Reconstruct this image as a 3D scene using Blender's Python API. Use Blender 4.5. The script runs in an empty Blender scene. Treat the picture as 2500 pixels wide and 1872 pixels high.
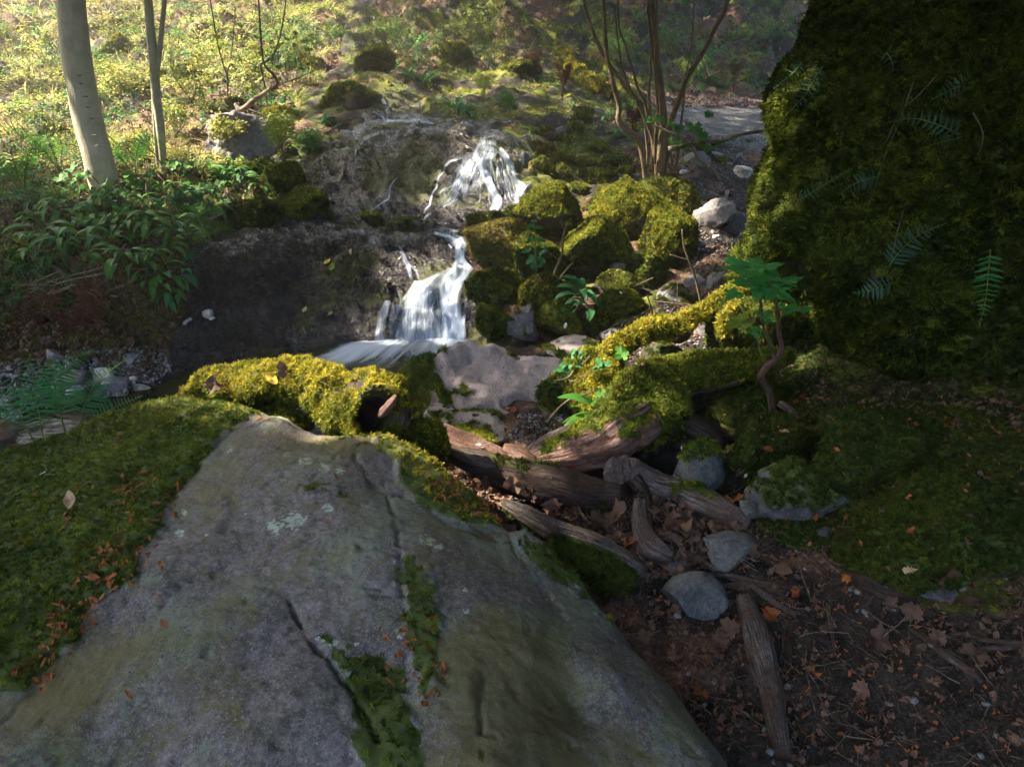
import bpy, math, random
import numpy as np
from mathutils import Vector, Matrix
from mathutils.bvhtree import BVHTree

random.seed(7)
RNG = np.random.default_rng(7)
SC = bpy.context.scene
COL = SC.collection
PI = math.pi

# ---------------------------------------------------------------- camera, sky, sun, exposure
FPX, CX, CY = 1564.0, 1250.0, 936.0          # focal length and centre in photograph pixels
CAMZ, PITCH = 1.5, math.radians(28.0)
cam_d = bpy.data.cameras.new('camera')
cam_d.sensor_width = 36.0
cam_d.lens = FPX / 2500.0 * 36.0
cam_d.clip_start = 0.02
cam_d.clip_end = 500.0
cam = bpy.data.objects.new('camera', cam_d)
COL.objects.link(cam)
cam.location = (0, 0, CAMZ)
cam.rotation_euler = (math.radians(90.0) - PITCH, 0, 0)
SC.camera = cam

SUN = np.array([-0.78, 0.14, 0.80]); SUN /= np.linalg.norm(SUN)
SUN_EL = math.asin(SUN[2]); SUN_AZ = math.atan2(SUN[0], SUN[1])
world = bpy.data.worlds.new('World'); SC.world = world; world.use_nodes = True
wn = world.node_tree
sky = wn.nodes.new('ShaderNodeTexSky'); sky.sky_type = 'NISHITA'; sky.sun_disc = False
sky.sun_elevation = SUN_EL; sky.sun_rotation = SUN_AZ
bg = wn.nodes['Background']; bg.inputs['Strength'].default_value = 0.15
wn.links.new(sky.outputs[0], bg.inputs[0])
sun_d = bpy.data.lights.new('sun', 'SUN'); sun_d.energy = 5.0; sun_d.angle = math.radians(0.6)
sun_d.color = (1.0, 0.86, 0.64)
sun = bpy.data.objects.new('sun', sun_d); COL.objects.link(sun)
sun.rotation_euler = Vector(SUN).to_track_quat('Z', 'Y').to_euler()
SC.view_settings.view_transform = 'Standard'; SC.view_settings.look = 'None'
SC.view_settings.exposure = 3.3; SC.view_settings.gamma = 1.0
SC.view_settings.use_curve_mapping = False
SC.render.engine = 'CYCLES'
SC.cycles.use_denoising = True
SC.cycles.max_bounces = 6; SC.cycles.diffuse_bounces = 3; SC.cycles.glossy_bounces = 2
SC.cycles.transparent_max_bounces = 10; SC.cycles.transmission_bounces = 4
SC.cycles.caustics_reflective = False; SC.cycles.caustics_refractive = False
SC.cycles.sample_clamp_indirect = 4.0

CAM = np.array([0.0, 0.0, CAMZ])
FWD = np.array([0.0, math.cos(PITCH), -math.sin(PITCH)])
UPV = np.array([0.0, math.sin(PITCH), math.cos(PITCH)])

def raydir(px, py):                          # direction through a photograph pixel, scaled so that y = 1
    px = np.asarray(px, float); py = np.asarray(py, float)
    a = (px - CX) / FPX; v = -(py - CY) / FPX
    d = np.stack([a, FWD[1] + v * UPV[1], FWD[2] + v * UPV[2]], -1)
    return d / d[..., 1:2]
def P(px, py, Y):
    return CAM + raydir(px, py) * np.asarray(Y, float)[..., None]
def toPx(X):
    d = X - CAM; z = d @ FWD
    z = np.where(z < 0.05, 0.05, z)
    return CX + FPX * d[..., 0] / z, CY - FPX * (d @ UPV) / z

# ---------------------------------------------------------------- numpy noise
def _hash(i, j, k, seed):
    h = (i * 374761393 + j * 668265263 + k * 2147483647 + seed * 1274126177) & 0xffffffff
    h = ((h ^ (h >> 13)) * 1274126177) & 0xffffffff
    return ((h ^ (h >> 16)) & 0xffff) / 65535.0
def vnoise(p, seed=0):
    p = np.asarray(p, float); i = np.floor(p).astype(np.int64); f = p - i
    u = f * f * f * (f * (f * 6 - 15) + 10)
    x, y, z = i[..., 0], i[..., 1], i[..., 2]
    r = 0
    for dx in (0, 1):
        wx = u[..., 0] if dx else 1 - u[..., 0]
        for dy in (0, 1):
            wy = u[..., 1] if dy else 1 - u[..., 1]
            for dz in (0, 1):
                wz = u[..., 2] if dz else 1 - u[..., 2]
                r = r + wx * wy * wz * _hash(x + dx, y + dy, z + dz, seed)
    return r * 2 - 1
def fbm(p, scale=1.0, octv=4, seed=0, gain=0.5):
    p = np.asarray(p, float) * scale; a = 1.0; r = 0; t = 0
    for o in range(octv):
        r = r + a * vnoise(p + 17.3 * o, seed + o); t += a; a *= gain; p = p * 2.03
    return r / t * 1.5
def ridged(p, scale=1.0, octv=4, seed=0):
    p = np.asarray(p, float) * scale; a = 1.0; r = 0; t = 0
    for o in range(octv):
        r = r + a * (1 - 2.2 * np.abs(vnoise(p + 9.1 * o, seed + o))); t += a; a *= 0.5; p = p * 2.1
    return r / t
def sstep(a, b, x):
    t = np.clip((x - a) / (b - a), 0, 1); return t * t * (3 - 2 * t)
def inpoly(px, py, poly):
    poly = np.asarray(poly, float); c = np.zeros(np.shape(px), bool); n = len(poly)
    j = n - 1
    for i in range(n):
        xi, yi = poly[i]; xj, yj = poly[j]
        m = ((yi > py) != (yj > py))
        with np.errstate(divide='ignore', invalid='ignore'):
            c ^= m & (px < (xj - xi) * (py - yi) / (yj - yi + 1e-12) + xi)
        j = i
    return c
def polydist(px, py, poly, closed=True):     # distance to a polyline
    poly = np.asarray(poly, float); best = np.full(np.shape(px), 1e9)
    n = len(poly)
    for i in range(n if closed else n - 1):
        a = poly[i]; b = poly[(i + 1) % n]; ab = b - a
        t = np.clip(((px - a[0]) * ab[0] + (py - a[1]) * ab[1]) / (ab @ ab + 1e-9), 0, 1)
        best = np.minimum(best, np.hypot(px - a[0] - t * ab[0], py - a[1] - t * ab[1]))
    return best

# ---------------------------------------------------------------- object helpers
def tag(o, label=None, cat=None, group=None, kind=None):
    if label: o['label'] = label
    if cat: o['category'] = cat
    if group: o['group'] = group
    if kind: o['kind'] = kind
    return o
def empty(name, loc, label=None, cat=None, group=None):
    o = bpy.data.objects.new(name, None); COL.objects.link(o); o.location = Vector(loc)
    o.empty_display_size = 0.05
    return tag(o, label, cat, group)
def wloc(o):
    v = Vector((0, 0, 0))
    while o is not None:
        v += o.location; o = o.parent
    return np.array(v)
def mesh_data(name, V, F, mat=None, smooth=True, attrs=None, uv=None):
    V = np.asarray(V, np.float32); me = bpy.data.meshes.new(name)
    if isinstance(F, np.ndarray):
        n, k = F.shape
        me.vertices.add(len(V)); me.vertices.foreach_set('co', V.ravel())
        me.loops.add(n * k); me.loops.foreach_set('vertex_index', F.astype(np.int32).ravel())
        me.polygons.add(n)
        me.polygons.foreach_set('loop_start', np.arange(0, n * k, k, dtype=np.int32))
        me.polygons.foreach_set('loop_total', np.full(n, k, np.int32))
        me.update(calc_edges=True)
    else:
        me.from_pydata(V.tolist(), [], F)
    me.polygons.foreach_set('use_smooth', np.full(len(me.polygons), smooth, bool))
    if attrs:
        for k, a in attrs.items():
            at = me.attributes.new(k, 'FLOAT', 'POINT'); at.data.foreach_set('value', np.asarray(a, np.float32))
    if uv is not None:
        l = me.uv_layers.new(name='UVMap')
        li = np.empty(len(me.loops), np.int32); me.loops.foreach_get('vertex_index', li)
        l.data.foreach_set('uv', np.asarray(uv, np.float32)[li].ravel())
    if mat is not None:
        for m in (mat if isinstance(mat, (list, tuple)) else [mat]): me.materials.append(m)
    return me
def mk(name, V, F, mat=None, parent=None, loc=None, smooth=True, attrs=None, uv=None, **tags):
    V = np.asarray(V, float)
    if parent is not None:
        base = wloc(parent); o_loc = np.zeros(3)
    else:
        if loc is None:
            loc = np.array([*(V.max(0) + V.min(0))[:2] / 2, V[:, 2].min()])
        base = np.asarray(loc, float); o_loc = base
    me = mesh_data(name, V - base, F, mat, smooth, attrs, uv)
    o = bpy.data.objects.new(name, me); COL.objects.link(o); o.location = Vector(o_loc)
    if parent is not None: o.parent = parent
    tag(o, tags.get('label'), tags.get('cat'), tags.get('group'), tags.get('kind'))
    return o
class MB:                                    # collects pieces into one mesh
    def __init__(s): s.V = []; s.F = []; s.n = 0
    def add(s, V, F):
        V = np.asarray(V, float)
        for f in (F.tolist() if isinstance(F, np.ndarray) else F): s.F.append([i + s.n for i in f])
        s.V.append(V); s.n += len(V)
    def get(s): return np.concatenate(s.V), s.F
def rotz(a): c, s = math.cos(a), math.sin(a); return np.array([[c, -s, 0], [s, c, 0], [0, 0, 1.]])
def rotx(a): c, s = math.cos(a), math.sin(a); return np.array([[1., 0, 0], [0, c, -s], [0, s, c]])
def roty(a): c, s = math.cos(a), math.sin(a); return np.array([[c, 0, s], [0, 1., 0], [-s, 0, c]])

def grid_faces(nr, nc, wrap=False):
    r = np.arange(nr - 1)[:, None]; cc = np.arange(nc if wrap else nc - 1)[None, :]
    a = r * nc + cc; b = r * nc + (cc + 1) % nc
    return np.stack([a, b, b + nc, a + nc], -1).reshape(-1, 4)
def vnormals(V, F):
    V = np.asarray(V); F = np.asarray(F)
    a = V[F[:, 1]] - V[F[:, 0]]; b = V[F[:, 2]] - V[F[:, 0]]
    n = np.cross(a, b); N = np.zeros_like(V)
    for k in range(F.shape[1]): np.add.at(N, F[:, k], n)
    return N / (np.linalg.norm(N, axis=1, keepdims=True) + 1e-12)

def smooth_path(pts, n):                     # Catmull-Rom through rows of any width
    pts = np.asarray(pts, float); m = len(pts)
    if m < 3:
        t = np.linspace(0, 1, n)[:, None]; return pts[0] * (1 - t) + pts[-1] * t
    q = np.concatenate([2 * pts[:1] - pts[1:2], pts, 2 * pts[-1:] - pts[-2:-1]])
    t = np.linspace(0, m - 1 - 1e-6, n); i = t.astype(int); f = (t - i)[:, None]
    a, b, c, d = q[i], q[i + 1], q[i + 2], q[i + 3]
    return 0.5 * (2 * b + (c - a) * f + (2 * a - 5 * b + 4 * c - d) * f * f + (3 * b - a - 3 * c + d) * f ** 3)
def tube(path, rad, nseg=10, cap=True, flat=1.0, groove=0.0, seed=0, lump=0.0, gfreq=9):
    path = np.asarray(path, float); n = len(path); rad = np.broadcast_to(np.asarray(rad, float), (n,))
    T = np.gradient(path, axis=0); T /= np.linalg.norm(T, axis=1, keepdims=True) + 1e-12
    ref = np.array([0, 0, 1.0]) if abs(T[0][2]) < 0.9 else np.array([1.0, 0, 0])
    A = np.zeros_like(path); u = ref - T[0] * (ref @ T[0]); u /= np.linalg.norm(u)
    for i in range(n):
        u = u - T[i] * (u @ T[i]); u /= np.linalg.norm(u) + 1e-12; A[i] = u
    B = np.cross(T, A)
    th = np.linspace(0, 2 * PI, nseg, endpoint=False)
    L = np.concatenate([[0], np.cumsum(np.linalg.norm(np.diff(path, axis=0), axis=1))])
    R = rad[:, None] * np.ones((1, nseg))
    if groove or lump:
        mr = max(rad.mean(), 1e-4)
        q = np.stack([np.cos(th)[None] * gfreq / 3 + 0 * L[:, None], np.sin(th)[None] * gfreq / 3 + 0 * L[:, None],
                      (L / mr * 0.22)[:, None] + 0 * th[None]], -1)
        if groove: R = R * (1 + groove * ridged(q, 1.0, 3, seed))
        if lump:
            q2 = np.stack([np.cos(th)[None] + 0 * L[:, None], np.sin(th)[None] + 0 * L[:, None], (L / mr * 0.35)[:, None] + 0 * th[None]], -1)
            R = R * (1 + lump * fbm(q2, 1.1, 3, seed + 5))
    V = path[:, None] + R[..., None] * (A[:, None] * (np.cos(th) * flat)[None, :, None] + B[:, None] * np.sin(th)[None, :, None])
    V = V.reshape(-1, 3); F = grid_faces(n, nseg, True).tolist()
    if cap:
        V = np.concatenate([V, path[:1], path[-1:]]); a = n * nseg
        F += [[(j + 1) % nseg, j, a] for j in range(nseg)]
        F += [[(n - 1) * nseg + j, (n - 1) * nseg + (j + 1) % nseg, a + 1] for j in range(nseg)]
    return V, F
def ftri(F):                                 # any face list to an int triangle array
    if isinstance(F, np.ndarray):
        return F if F.shape[1] == 3 else np.concatenate([F[:, [0, 1, 2]], F[:, [0, 2, 3]]])
    o = []
    for f in F:
        for k in range(1, len(f) - 1): o.append((f[0], f[k], f[k + 1]))
    return np.array(o)

_ico = {}
def ico(n):
    if n in _ico: return _ico[n]
    t = (1 + 5 ** 0.5) / 2
    V = [(-1, t, 0), (1, t, 0), (-1, -t, 0), (1, -t, 0), (0, -1, t), (0, 1, t), (0, -1, -t), (0, 1, -t), (t, 0, -1), (t, 0, 1), (-t, 0, -1), (-t, 0, 1)]
    F = np.array([(0, 11, 5), (0, 5, 1), (0, 1, 7), (0, 7, 10), (0, 10, 11), (1, 5, 9), (5, 11, 4), (11, 10, 2), (10, 7, 6), (7, 1, 8),
                  (3, 9, 4), (3, 4, 2), (3, 2, 6), (3, 6, 8), (3, 8, 9), (4, 9, 5), (2, 4, 11), (6, 2, 10), (8, 6, 7), (9, 8, 1)])
    V = np.array(V, float); V /= np.linalg.norm(V, axis=1, keepdims=True)
    for _ in range(n):
        e = np.sort(np.concatenate([F[:, [0, 1]], F[:, [1, 2]], F[:, [2, 0]]]), 1)
        ue, inv = np.unique(e, axis=0, return_inverse=True); inv = inv.reshape(-1)
        m = V[ue].mean(1); m /= np.linalg.norm(m, axis=1, keepdims=True)
        k = len(F); a, b, c = inv[:k] + len(V), inv[k:2 * k] + len(V), inv[2 * k:] + len(V)
        V = np.concatenate([V, m])
        F = np.concatenate([np.stack([F[:, 0], a, c], 1), np.stack([F[:, 1], b, a], 1), np.stack([F[:, 2], c, b], 1), np.stack([a, b, c], 1)])
    _ico[n] = (V, F); return V, F
def rock_shape(size, seed=0, sub=4, box=2.6, cuts=7, rough=0.07, freq=1.6, rot=None, cutd=(0.6, 0.88)):
    r = np.random.default_rng(seed + 1000)
    D, F = ico(sub)
    A = np.linalg.qr(r.normal(size=(3, 3)))[0] if rot is None else rot
    d = D @ A
    p = d / (np.sum(np.abs(d) ** box, 1, keepdims=True) ** (1 / box)) @ A.T
    for k in range(cuts):
        n = r.normal(size=3); n[2] = n[2] * 0.8; n /= np.linalg.norm(n)
        s = p @ n - r.uniform(*cutd)
        soft = np.maximum(s, 0) * 0.55 + 0.45 * np.where(s > 0, s, 0)
        p = p - soft[:, None] * n * 0.93
    p = p / np.abs(p).max(0)
    q = p + seed * 3.7
    p = p * (1 + rough * 1.6 * fbm(q, freq, 5, seed) + rough * 0.5 * ridged(q, freq * 2.3, 3, seed + 3))[:, None]
    return p * (np.asarray(size, float) / 2), F
# ---------------------------------------------------------------- materials
class N:
    def __init__(s, name):
        s.m = bpy.data.materials.new(name); s.m.use_nodes = True
        s.t = s.m.node_tree; s.t.nodes.clear()
        s.out = s.t.nodes.new('ShaderNodeOutputMaterial')
    def n(s, typ, **kw):
        x = s.t.nodes.new('ShaderNode' + typ)
        for k, v in kw.items(): setattr(x, k, v)
        return x
    def put(s, sock, v):
        if isinstance(v, bpy.types.NodeSocket): s.t.links.new(v, sock)
        elif v is not None:
            if isinstance(v, (tuple, list)) and len(v) == 3 and len(sock.default_value) == 4: v = (*v, 1)
            sock.default_value = v
    def pos(s): return s.n('NewGeometry').outputs['Position']
    def scaled(s, v, sc):
        x = s.n('Mapping'); s.put(x.inputs['Vector'], v); x.inputs['Scale'].default_value = sc; return x.outputs[0]
    def noise(s, scale, detail=4, rough=0.55, vec=None, dist=0.0, out='Fac'):
        x = s.n('TexNoise'); s.put(x.inputs['Vector'], vec if vec is not None else s.pos())
        x.inputs['Scale'].default_value = scale; x.inputs['Detail'].default_value = detail
        x.inputs['Roughness'].default_value = rough; x.inputs['Distortion'].default_value = dist
        return x.outputs[out]
    def voro(s, scale, feature='F1', vec=None, out='Distance'):
        x = s.n('TexVoronoi', feature=feature); s.put(x.inputs['Vector'], vec if vec is not None else s.pos())
        x.inputs['Scale'].default_value = scale; return x.outputs[out]
    def ramp(s, fac, stops):
        x = s.n('ValToRGB'); s.put(x.inputs[0], fac); e = x.color_ramp.elements
        while len(e) < len(stops): e.new(0.5)
        for i, (p, c) in enumerate(stops):
            e[i].position = p; e[i].color = (c, c, c, 1) if isinstance(c, (int, float)) else (*c, 1)
        return x.outputs[0]
    def mix(s, f, a, b, mode='MIX'):
        x = s.n('Mix', data_type='RGBA', blend_type=mode)
        s.put(x.inputs[0], f); s.put(x.inputs[6], a); s.put(x.inputs[7], b); return x.outputs[2]
    def math(s, op, a, b=None, clamp=False):
        x = s.n('Math', operation=op, use_clamp=clamp); s.put(x.inputs[0], a)
        if b is not None: s.put(x.inputs[1], b)
        return x.outputs[0]
    def attr(s, name): return s.n('Attribute', attribute_name=name).outputs['Fac']
    def bump(s, h, strength=0.5, dist=0.01, nrm=None):
        x = s.n('Bump'); s.put(x.inputs['Height'], h); x.inputs['Strength'].default_value = strength
        x.inputs['Distance'].default_value = dist
        if nrm is not None: s.put(x.inputs['Normal'], nrm)
        return x.outputs[0]
    def bsdf(s, col, rough=0.8, nrm=None, spec=0.3, coat=0.0, coat_r=0.1):
        x = s.n('BsdfPrincipled'); s.put(x.inputs['Base Color'], col); s.put(x.inputs['Roughness'], rough)
        s.put(x.inputs['Specular IOR Level'], spec)
        if nrm is not None: s.put(x.inputs['Normal'], nrm)
        if coat: s.put(x.inputs['Coat Weight'], coat); s.put(x.inputs['Coat Roughness'], coat_r)
        return x.outputs[0]
    def leafy(s, col, rough=0.6, trans=0.35, nrm=None, spec=0.25):
        p = s.bsdf(col, rough, nrm, spec); t = s.n('BsdfTranslucent'); s.put(t.inputs[0], col)
        x = s.n('MixShader'); x.inputs[0].default_value = trans
        s.t.links.new(p, x.inputs[1]); s.t.links.new(t.outputs[0], x.inputs[2]); return x.outputs[0]
    def end(s, sh): s.t.links.new(sh, s.out.inputs[0]); return s.m
    def rnd(s): return s.n('ObjectInfo').outputs['Random']

def moss_mat(name, dark, mid, light, brown=(0.10, 0.06, 0.02), bf=0.25, patch=3.0, trans=0.35):
    k = N(name)
    big = k.noise(patch, 3, 0.6); r = k.rnd()
    f = k.math('ADD', k.math('MULTIPLY', big, 1.5), k.math('MULTIPLY', r, 0.75))
    c = k.ramp(k.math('SUBTRACT', f, 0.68), [(0.0, dark), (0.4, mid), (0.85, light)])
    b = k.ramp(k.noise(patch * 2.7, 3, 0.6), [(0.62 - bf * 0.35, 0.0), (0.75, 1.0)])
    c = k.mix(k.math('MULTIPLY', b, 0.8), c, brown)
    return k.end(k.leafy(c, 0.7, trans, spec=0.15))
MOSS_GOLD = moss_mat('moss_golden', (0.045, 0.058, 0.006), (0.17, 0.17, 0.014), (0.42, 0.36, 0.035), (0.20, 0.10, 0.02), 0.2, 6)
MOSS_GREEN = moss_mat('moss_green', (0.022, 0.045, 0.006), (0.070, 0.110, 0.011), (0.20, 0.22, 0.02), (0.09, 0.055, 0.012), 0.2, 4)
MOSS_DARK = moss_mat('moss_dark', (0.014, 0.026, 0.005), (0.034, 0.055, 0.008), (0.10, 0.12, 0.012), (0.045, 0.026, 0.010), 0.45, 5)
MOSS_SHADE = moss_mat('moss_shade', (0.011, 0.022, 0.004), (0.032, 0.054, 0.008), (0.10, 0.125, 0.016), (0.04, 0.024, 0.010), 0.15, 3)  # moss of the dim right side, shade put into its base colour
MOSS_HANG = moss_mat('moss_hanging', (0.035, 0.026, 0.012), (0.085, 0.066, 0.022), (0.18, 0.16, 0.030), (0.075, 0.042, 0.018), 0.4, 6)
MOSS_WET = moss_mat('moss_wet', (0.010, 0.008, 0.012), (0.022, 0.018, 0.020), (0.050, 0.048, 0.020), (0.018, 0.013, 0.014), 0.4, 6)

def rock_mat(name, c1, c2, c3, moss=(0.035, 0.05, 0.01), rough=0.75, scale=6.0, bstr=0.5, bdist=0.012, wet=0.0, speck=0.0, lichen=None, spec=0.35, grain=0.85):
    k = N(name)
    n1 = k.noise(scale, 7, 0.68); n2 = k.noise(scale * 0.28, 3, 0.5, dist=0.4); n3 = k.noise(scale * 11, 6, 0.85)
    c = k.mix(k.ramp(n2, [(0.35, 0.0), (0.65, 1.0)]), c1, c2)
    c = k.mix(k.ramp(n1, [(0.50, 0.0), (0.68, 1.0)]), c, c3)
    c = k.mix(grain, c, k.ramp(n3, [(0.36, (0.35, 0.35, 0.35)), (0.66, (1.65, 1.65, 1.65))]), 'MULTIPLY')
    c = k.mix(grain * 0.88, c, k.ramp(k.noise(scale * 3.6, 6, 0.75, dist=0.4), [(0.38, (0.5, 0.5, 0.5)), (0.62, (1.45, 1.45, 1.45))]), 'MULTIPLY')
    if lichen:
        c = k.mix(k.ramp(k.noise(scale * 16, 4, 0.75), [(0.53, 0.0), (0.60, 0.6)]), c, tuple(x * 1.8 for x in c2))
        c = k.mix(k.ramp(k.noise(scale * 22, 4, 0.7, dist=0.3), [(0.55, 0.0), (0.62, 0.8)]), c, tuple(x * 0.3 for x in c1))
        c = k.mix(k.ramp(k.math('MULTIPLY', k.noise(scale * 13, 5, 0.7), k.noise(scale * 0.6, 3)), [(0.265, 0.0), (0.31, 0.7)]), c, (0.16, 0.20, 0.15))
        c = k.mix(k.ramp(k.math('MULTIPLY', k.noise(scale * 9, 6, 0.8), k.noise(scale * 0.9 , 3, 0.6, dist=1.0)), [(0.275, 0.0), (0.32, 0.65)]), c, (0.13, 0.115, 0.035))
        dots = k.ramp(k.voro(scale * 9), [(0.10, 1.0), (0.16, 0.0)]); c = k.mix(k.math('MULTIPLY', dots, k.ramp(k.noise(scale * 1.3, 3), [(0.5, 0.0), (0.62, 0.8)])), c, (0.34, 0.36, 0.30))
        pt = k.ramp(k.voro(scale * 5), [(0.05, 1.0), (0.12, 0.0)]); c = k.mix(k.math('MULTIPLY', pt, 0.8), c, (0.02, 0.018, 0.02))
    if speck:
        pits = k.ramp(k.voro(scale * 7), [(0.16, 1.0), (0.30, 0.0)])
        pm = k.math('MULTIPLY', pits, k.ramp(k.noise(scale * 0.8, 3), [(0.45, 0.0), (0.6, speck)]))
        c = k.mix(pm, c, (0.025, 0.022, 0.025))
    if lichen:
        la = k.attr('lichen'); ln = k.noise(scale * 9, 5, 0.65)
        lf = k.ramp(k.math('ADD', la, k.math('MULTIPLY', k.math('SUBTRACT', ln, 0.5), 1.5)), [(0.52, 0.0), (0.58, 1.0)])
        c = k.mix(lf, c, k.mix(k.ramp(k.noise(scale * 2.2, 2), [(0.45, 0.0), (0.6, 1.0)]), lichen, (0.42, 0.46, 0.36)))
        sc = k.ramp(k.math('ADD', k.attr('stain'), k.math('MULTIPLY', k.math('SUBTRACT', k.noise(scale * 5, 5, 0.7), 0.5), 1.1)), [(0.42, 0.0), (0.75, 0.75)])
        c = k.mix(sc, c, (0.115, 0.10, 0.03))
    mm = k.ramp(k.math('ADD', k.attr('moss'), k.math('MULTIPLY', k.math('SUBTRACT', k.noise(scale * 8, 4, 0.7), 0.5), 0.5)), [(0.42, 0.0), (0.58, 1.0)])
    mc = k.mix(k.ramp(k.noise(scale * 3, 3), [(0.4, 0.0), (0.62, 1.0)]), moss, tuple(x * 2.0 for x in moss))
    c = k.mix(mm, c, mc)
    h = k.math('ADD', k.math('MULTIPLY', n3, 0.5), n1)
    h = k.math('ADD', h, k.math('MULTIPLY', k.noise(scale * 34, 3, 0.6), 0.22))
    nb = k.bump(h, bstr, bdist)
    rr = rough
    if wet:
        rr = k.ramp(k.noise(scale * 1.7, 4, 0.6), [(0.35, rough * (1 - wet)), (0.7, rough)])
    return k.end(k.bsdf(c, rr, nb, spec))
ROCK_FORE = rock_mat('rock_foreground', (0.112, 0.100, 0.110), (0.172, 0.151, 0.158), (0.088, 0.088, 0.062), rough=0.72, scale=7, lichen=(0.32, 0.39, 0.35), bstr=0.75, bdist=0.010)
ROCK_PINK = rock_mat('rock_pale', (0.22, 0.19, 0.20), (0.28, 0.24, 0.25), (0.14, 0.125, 0.135), scale=8, rough=0.75, speck=0.95, bstr=0.4, grain=0.32)
ROCK_GREY = rock_mat('rock_grey', (0.11, 0.105, 0.115), (0.18, 0.17, 0.18), (0.08, 0.08, 0.082), scale=10, rough=0.7, bstr=0.5)
ROCK_GRAN = rock_mat('rock_granite', (0.095, 0.10, 0.108), (0.15, 0.155, 0.163), (0.05, 0.052, 0.052), scale=16, rough=0.75, bstr=0.5)
ROCK_WET = rock_mat('rock_wet', (0.022, 0.019, 0.022), (0.040, 0.035, 0.040), (0.018, 0.018, 0.012), scale=9, rough=0.42, wet=0.5, bstr=0.9, bdist=0.02, spec=0.6)
ROCK_BROWN = rock_mat('rock_dark_brown', (0.035, 0.028, 0.020), (0.055, 0.045, 0.035), (0.02, 0.02, 0.012), scale=6, rough=0.85, bstr=0.6)  # dark brown stone under the moss coats
ROCK_STONE = rock_mat('stone_blue_grey', (0.13, 0.14, 0.165), (0.20, 0.20, 0.22), (0.09, 0.095, 0.11), scale=14, rough=0.45, bstr=0.4, spec=0.5)
ROCK_PALE = rock_mat('stone_pale', (0.36, 0.34, 0.33), (0.45, 0.42, 0.40), (0.27, 0.26, 0.25), scale=14, rough=0.6, bstr=0.4)
ROCK_DUSK = rock_mat('stone_dusky', (0.07, 0.068, 0.08), (0.115, 0.11, 0.125), (0.05, 0.05, 0.055), scale=12, rough=0.6, bstr=0.5)

def wet_ground():
    k = N('bedrock_wet'); p = k.pos()
    st = k.noise(1.0, 6, 0.7, vec=k.scaled(p, (60, 35, 13)), dist=0.7)      # small hanging tufts of moss on the wet faces
    n1 = k.noise(7, 7, 0.68); fine = k.noise(110, 5, 0.8); med = k.noise(28, 6, 0.75)
    c = k.mix(k.ramp(n1, [(0.40, 0.0), (0.60, 1.0)]), (0.008, 0.007, 0.012), (0.024, 0.020, 0.031))
    c = k.mix(k.ramp(med, [(0.52, 0.0), (0.62, 0.8)]), c, (0.040, 0.033, 0.044))
    c = k.mix(k.ramp(st, [(0.40, 0.85), (0.54, 0.0)]), c, (0.006, 0.005, 0.007))
    c = k.mix(0.7, c, k.ramp(fine, [(0.38, (0.3, 0.3, 0.3)), (0.62, (1.9, 1.9, 1.9))]), 'MULTIPLY')
    mm = k.ramp(k.math('ADD', k.attr('moss'), k.math('MULTIPLY', k.math('SUBTRACT', n1, 0.5), 1.6)), [(0.45, 0.0), (0.62, 0.9)])
    mc = k.mix(k.ramp(med, [(0.44, 0.0), (0.58, 1.0)]), (0.018, 0.022, 0.005), (0.066, 0.074, 0.012))
    c = k.mix(mm, c, mc)
    h = k.math('ADD', k.math('MULTIPLY', st, 1.2), k.math('ADD', k.math('MULTIPLY', fine, 0.4), k.math('MULTIPLY', med, 1.0)))
    ro = k.ramp(k.noise(38, 4, 0.7), [(0.42, 0.12), (0.60, 0.45)]); ro = k.mix(mm, ro, (0.75, 0.75, 0.75))
    return k.end(k.bsdf(c, ro, k.bump(h, 1.0, 0.020), 0.6))
GROUND_WET = wet_ground()
def soil():
    k = N('soil'); n1 = k.noise(9, 6, 0.65); n3 = k.noise(90, 4, 0.7)
    c = k.mix(k.ramp(n1, [(0.4, 0.0), (0.6, 1.0)]), (0.009, 0.0075, 0.007), (0.034, 0.028, 0.025))
    c = k.mix(0.8, c, k.ramp(n3, [(0.40, (0.35, 0.35, 0.35)), (0.62, (1.7, 1.7, 1.7))]), 'MULTIPLY')
    c = k.mix(k.ramp(n3, [(0.5, 0.0), (0.7, 0.8)]), c, (0.045, 0.035, 0.029))
    mm = k.ramp(k.math('ADD', k.attr('moss'), k.math('MULTIPLY', k.math('SUBTRACT', n1, 0.5), 1.0)), [(0.40, 0.0), (0.6, 1.0)])
    c = k.mix(mm, c, k.mix(k.ramp(k.noise(5, 3), [(0.4, 0.0), (0.65, 1.0)]), (0.030, 0.042, 0.008), (0.11, 0.12, 0.018)))
    lit = k.attr('litter')
    lc = k.mix(k.ramp(k.voro(38, out='Distance'), [(0.1, 0.0), (0.5, 1.0)]), (0.22, 0.13, 0.08), (0.09, 0.05, 0.035))
    c = k.mix(k.ramp(k.math('ADD', lit, k.math('SUBTRACT', n1, 0.5)), [(0.45, 0.0), (0.7, 0.9)]), c, lc)
    return k.end(k.bsdf(c, 0.85, k.bump(k.math('ADD', n1, k.math('MULTIPLY', n3, 0.5)), 0.9, 0.02), 0.25))
SOIL = soil()
def gravel():
    k = N('path_gravel'); n3 = k.noise(60, 4, 0.8); v = k.voro(55)
    c = k.mix(k.ramp(n3, [(0.4, 0.0), (0.65, 1.0)]), (0.025, 0.023, 0.025), (0.085, 0.078, 0.082))
    return k.end(k.bsdf(c, 0.75, k.bump(k.math('ADD', v, n3), 0.8, 0.02), 0.4))
GRAVEL = gravel()
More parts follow.
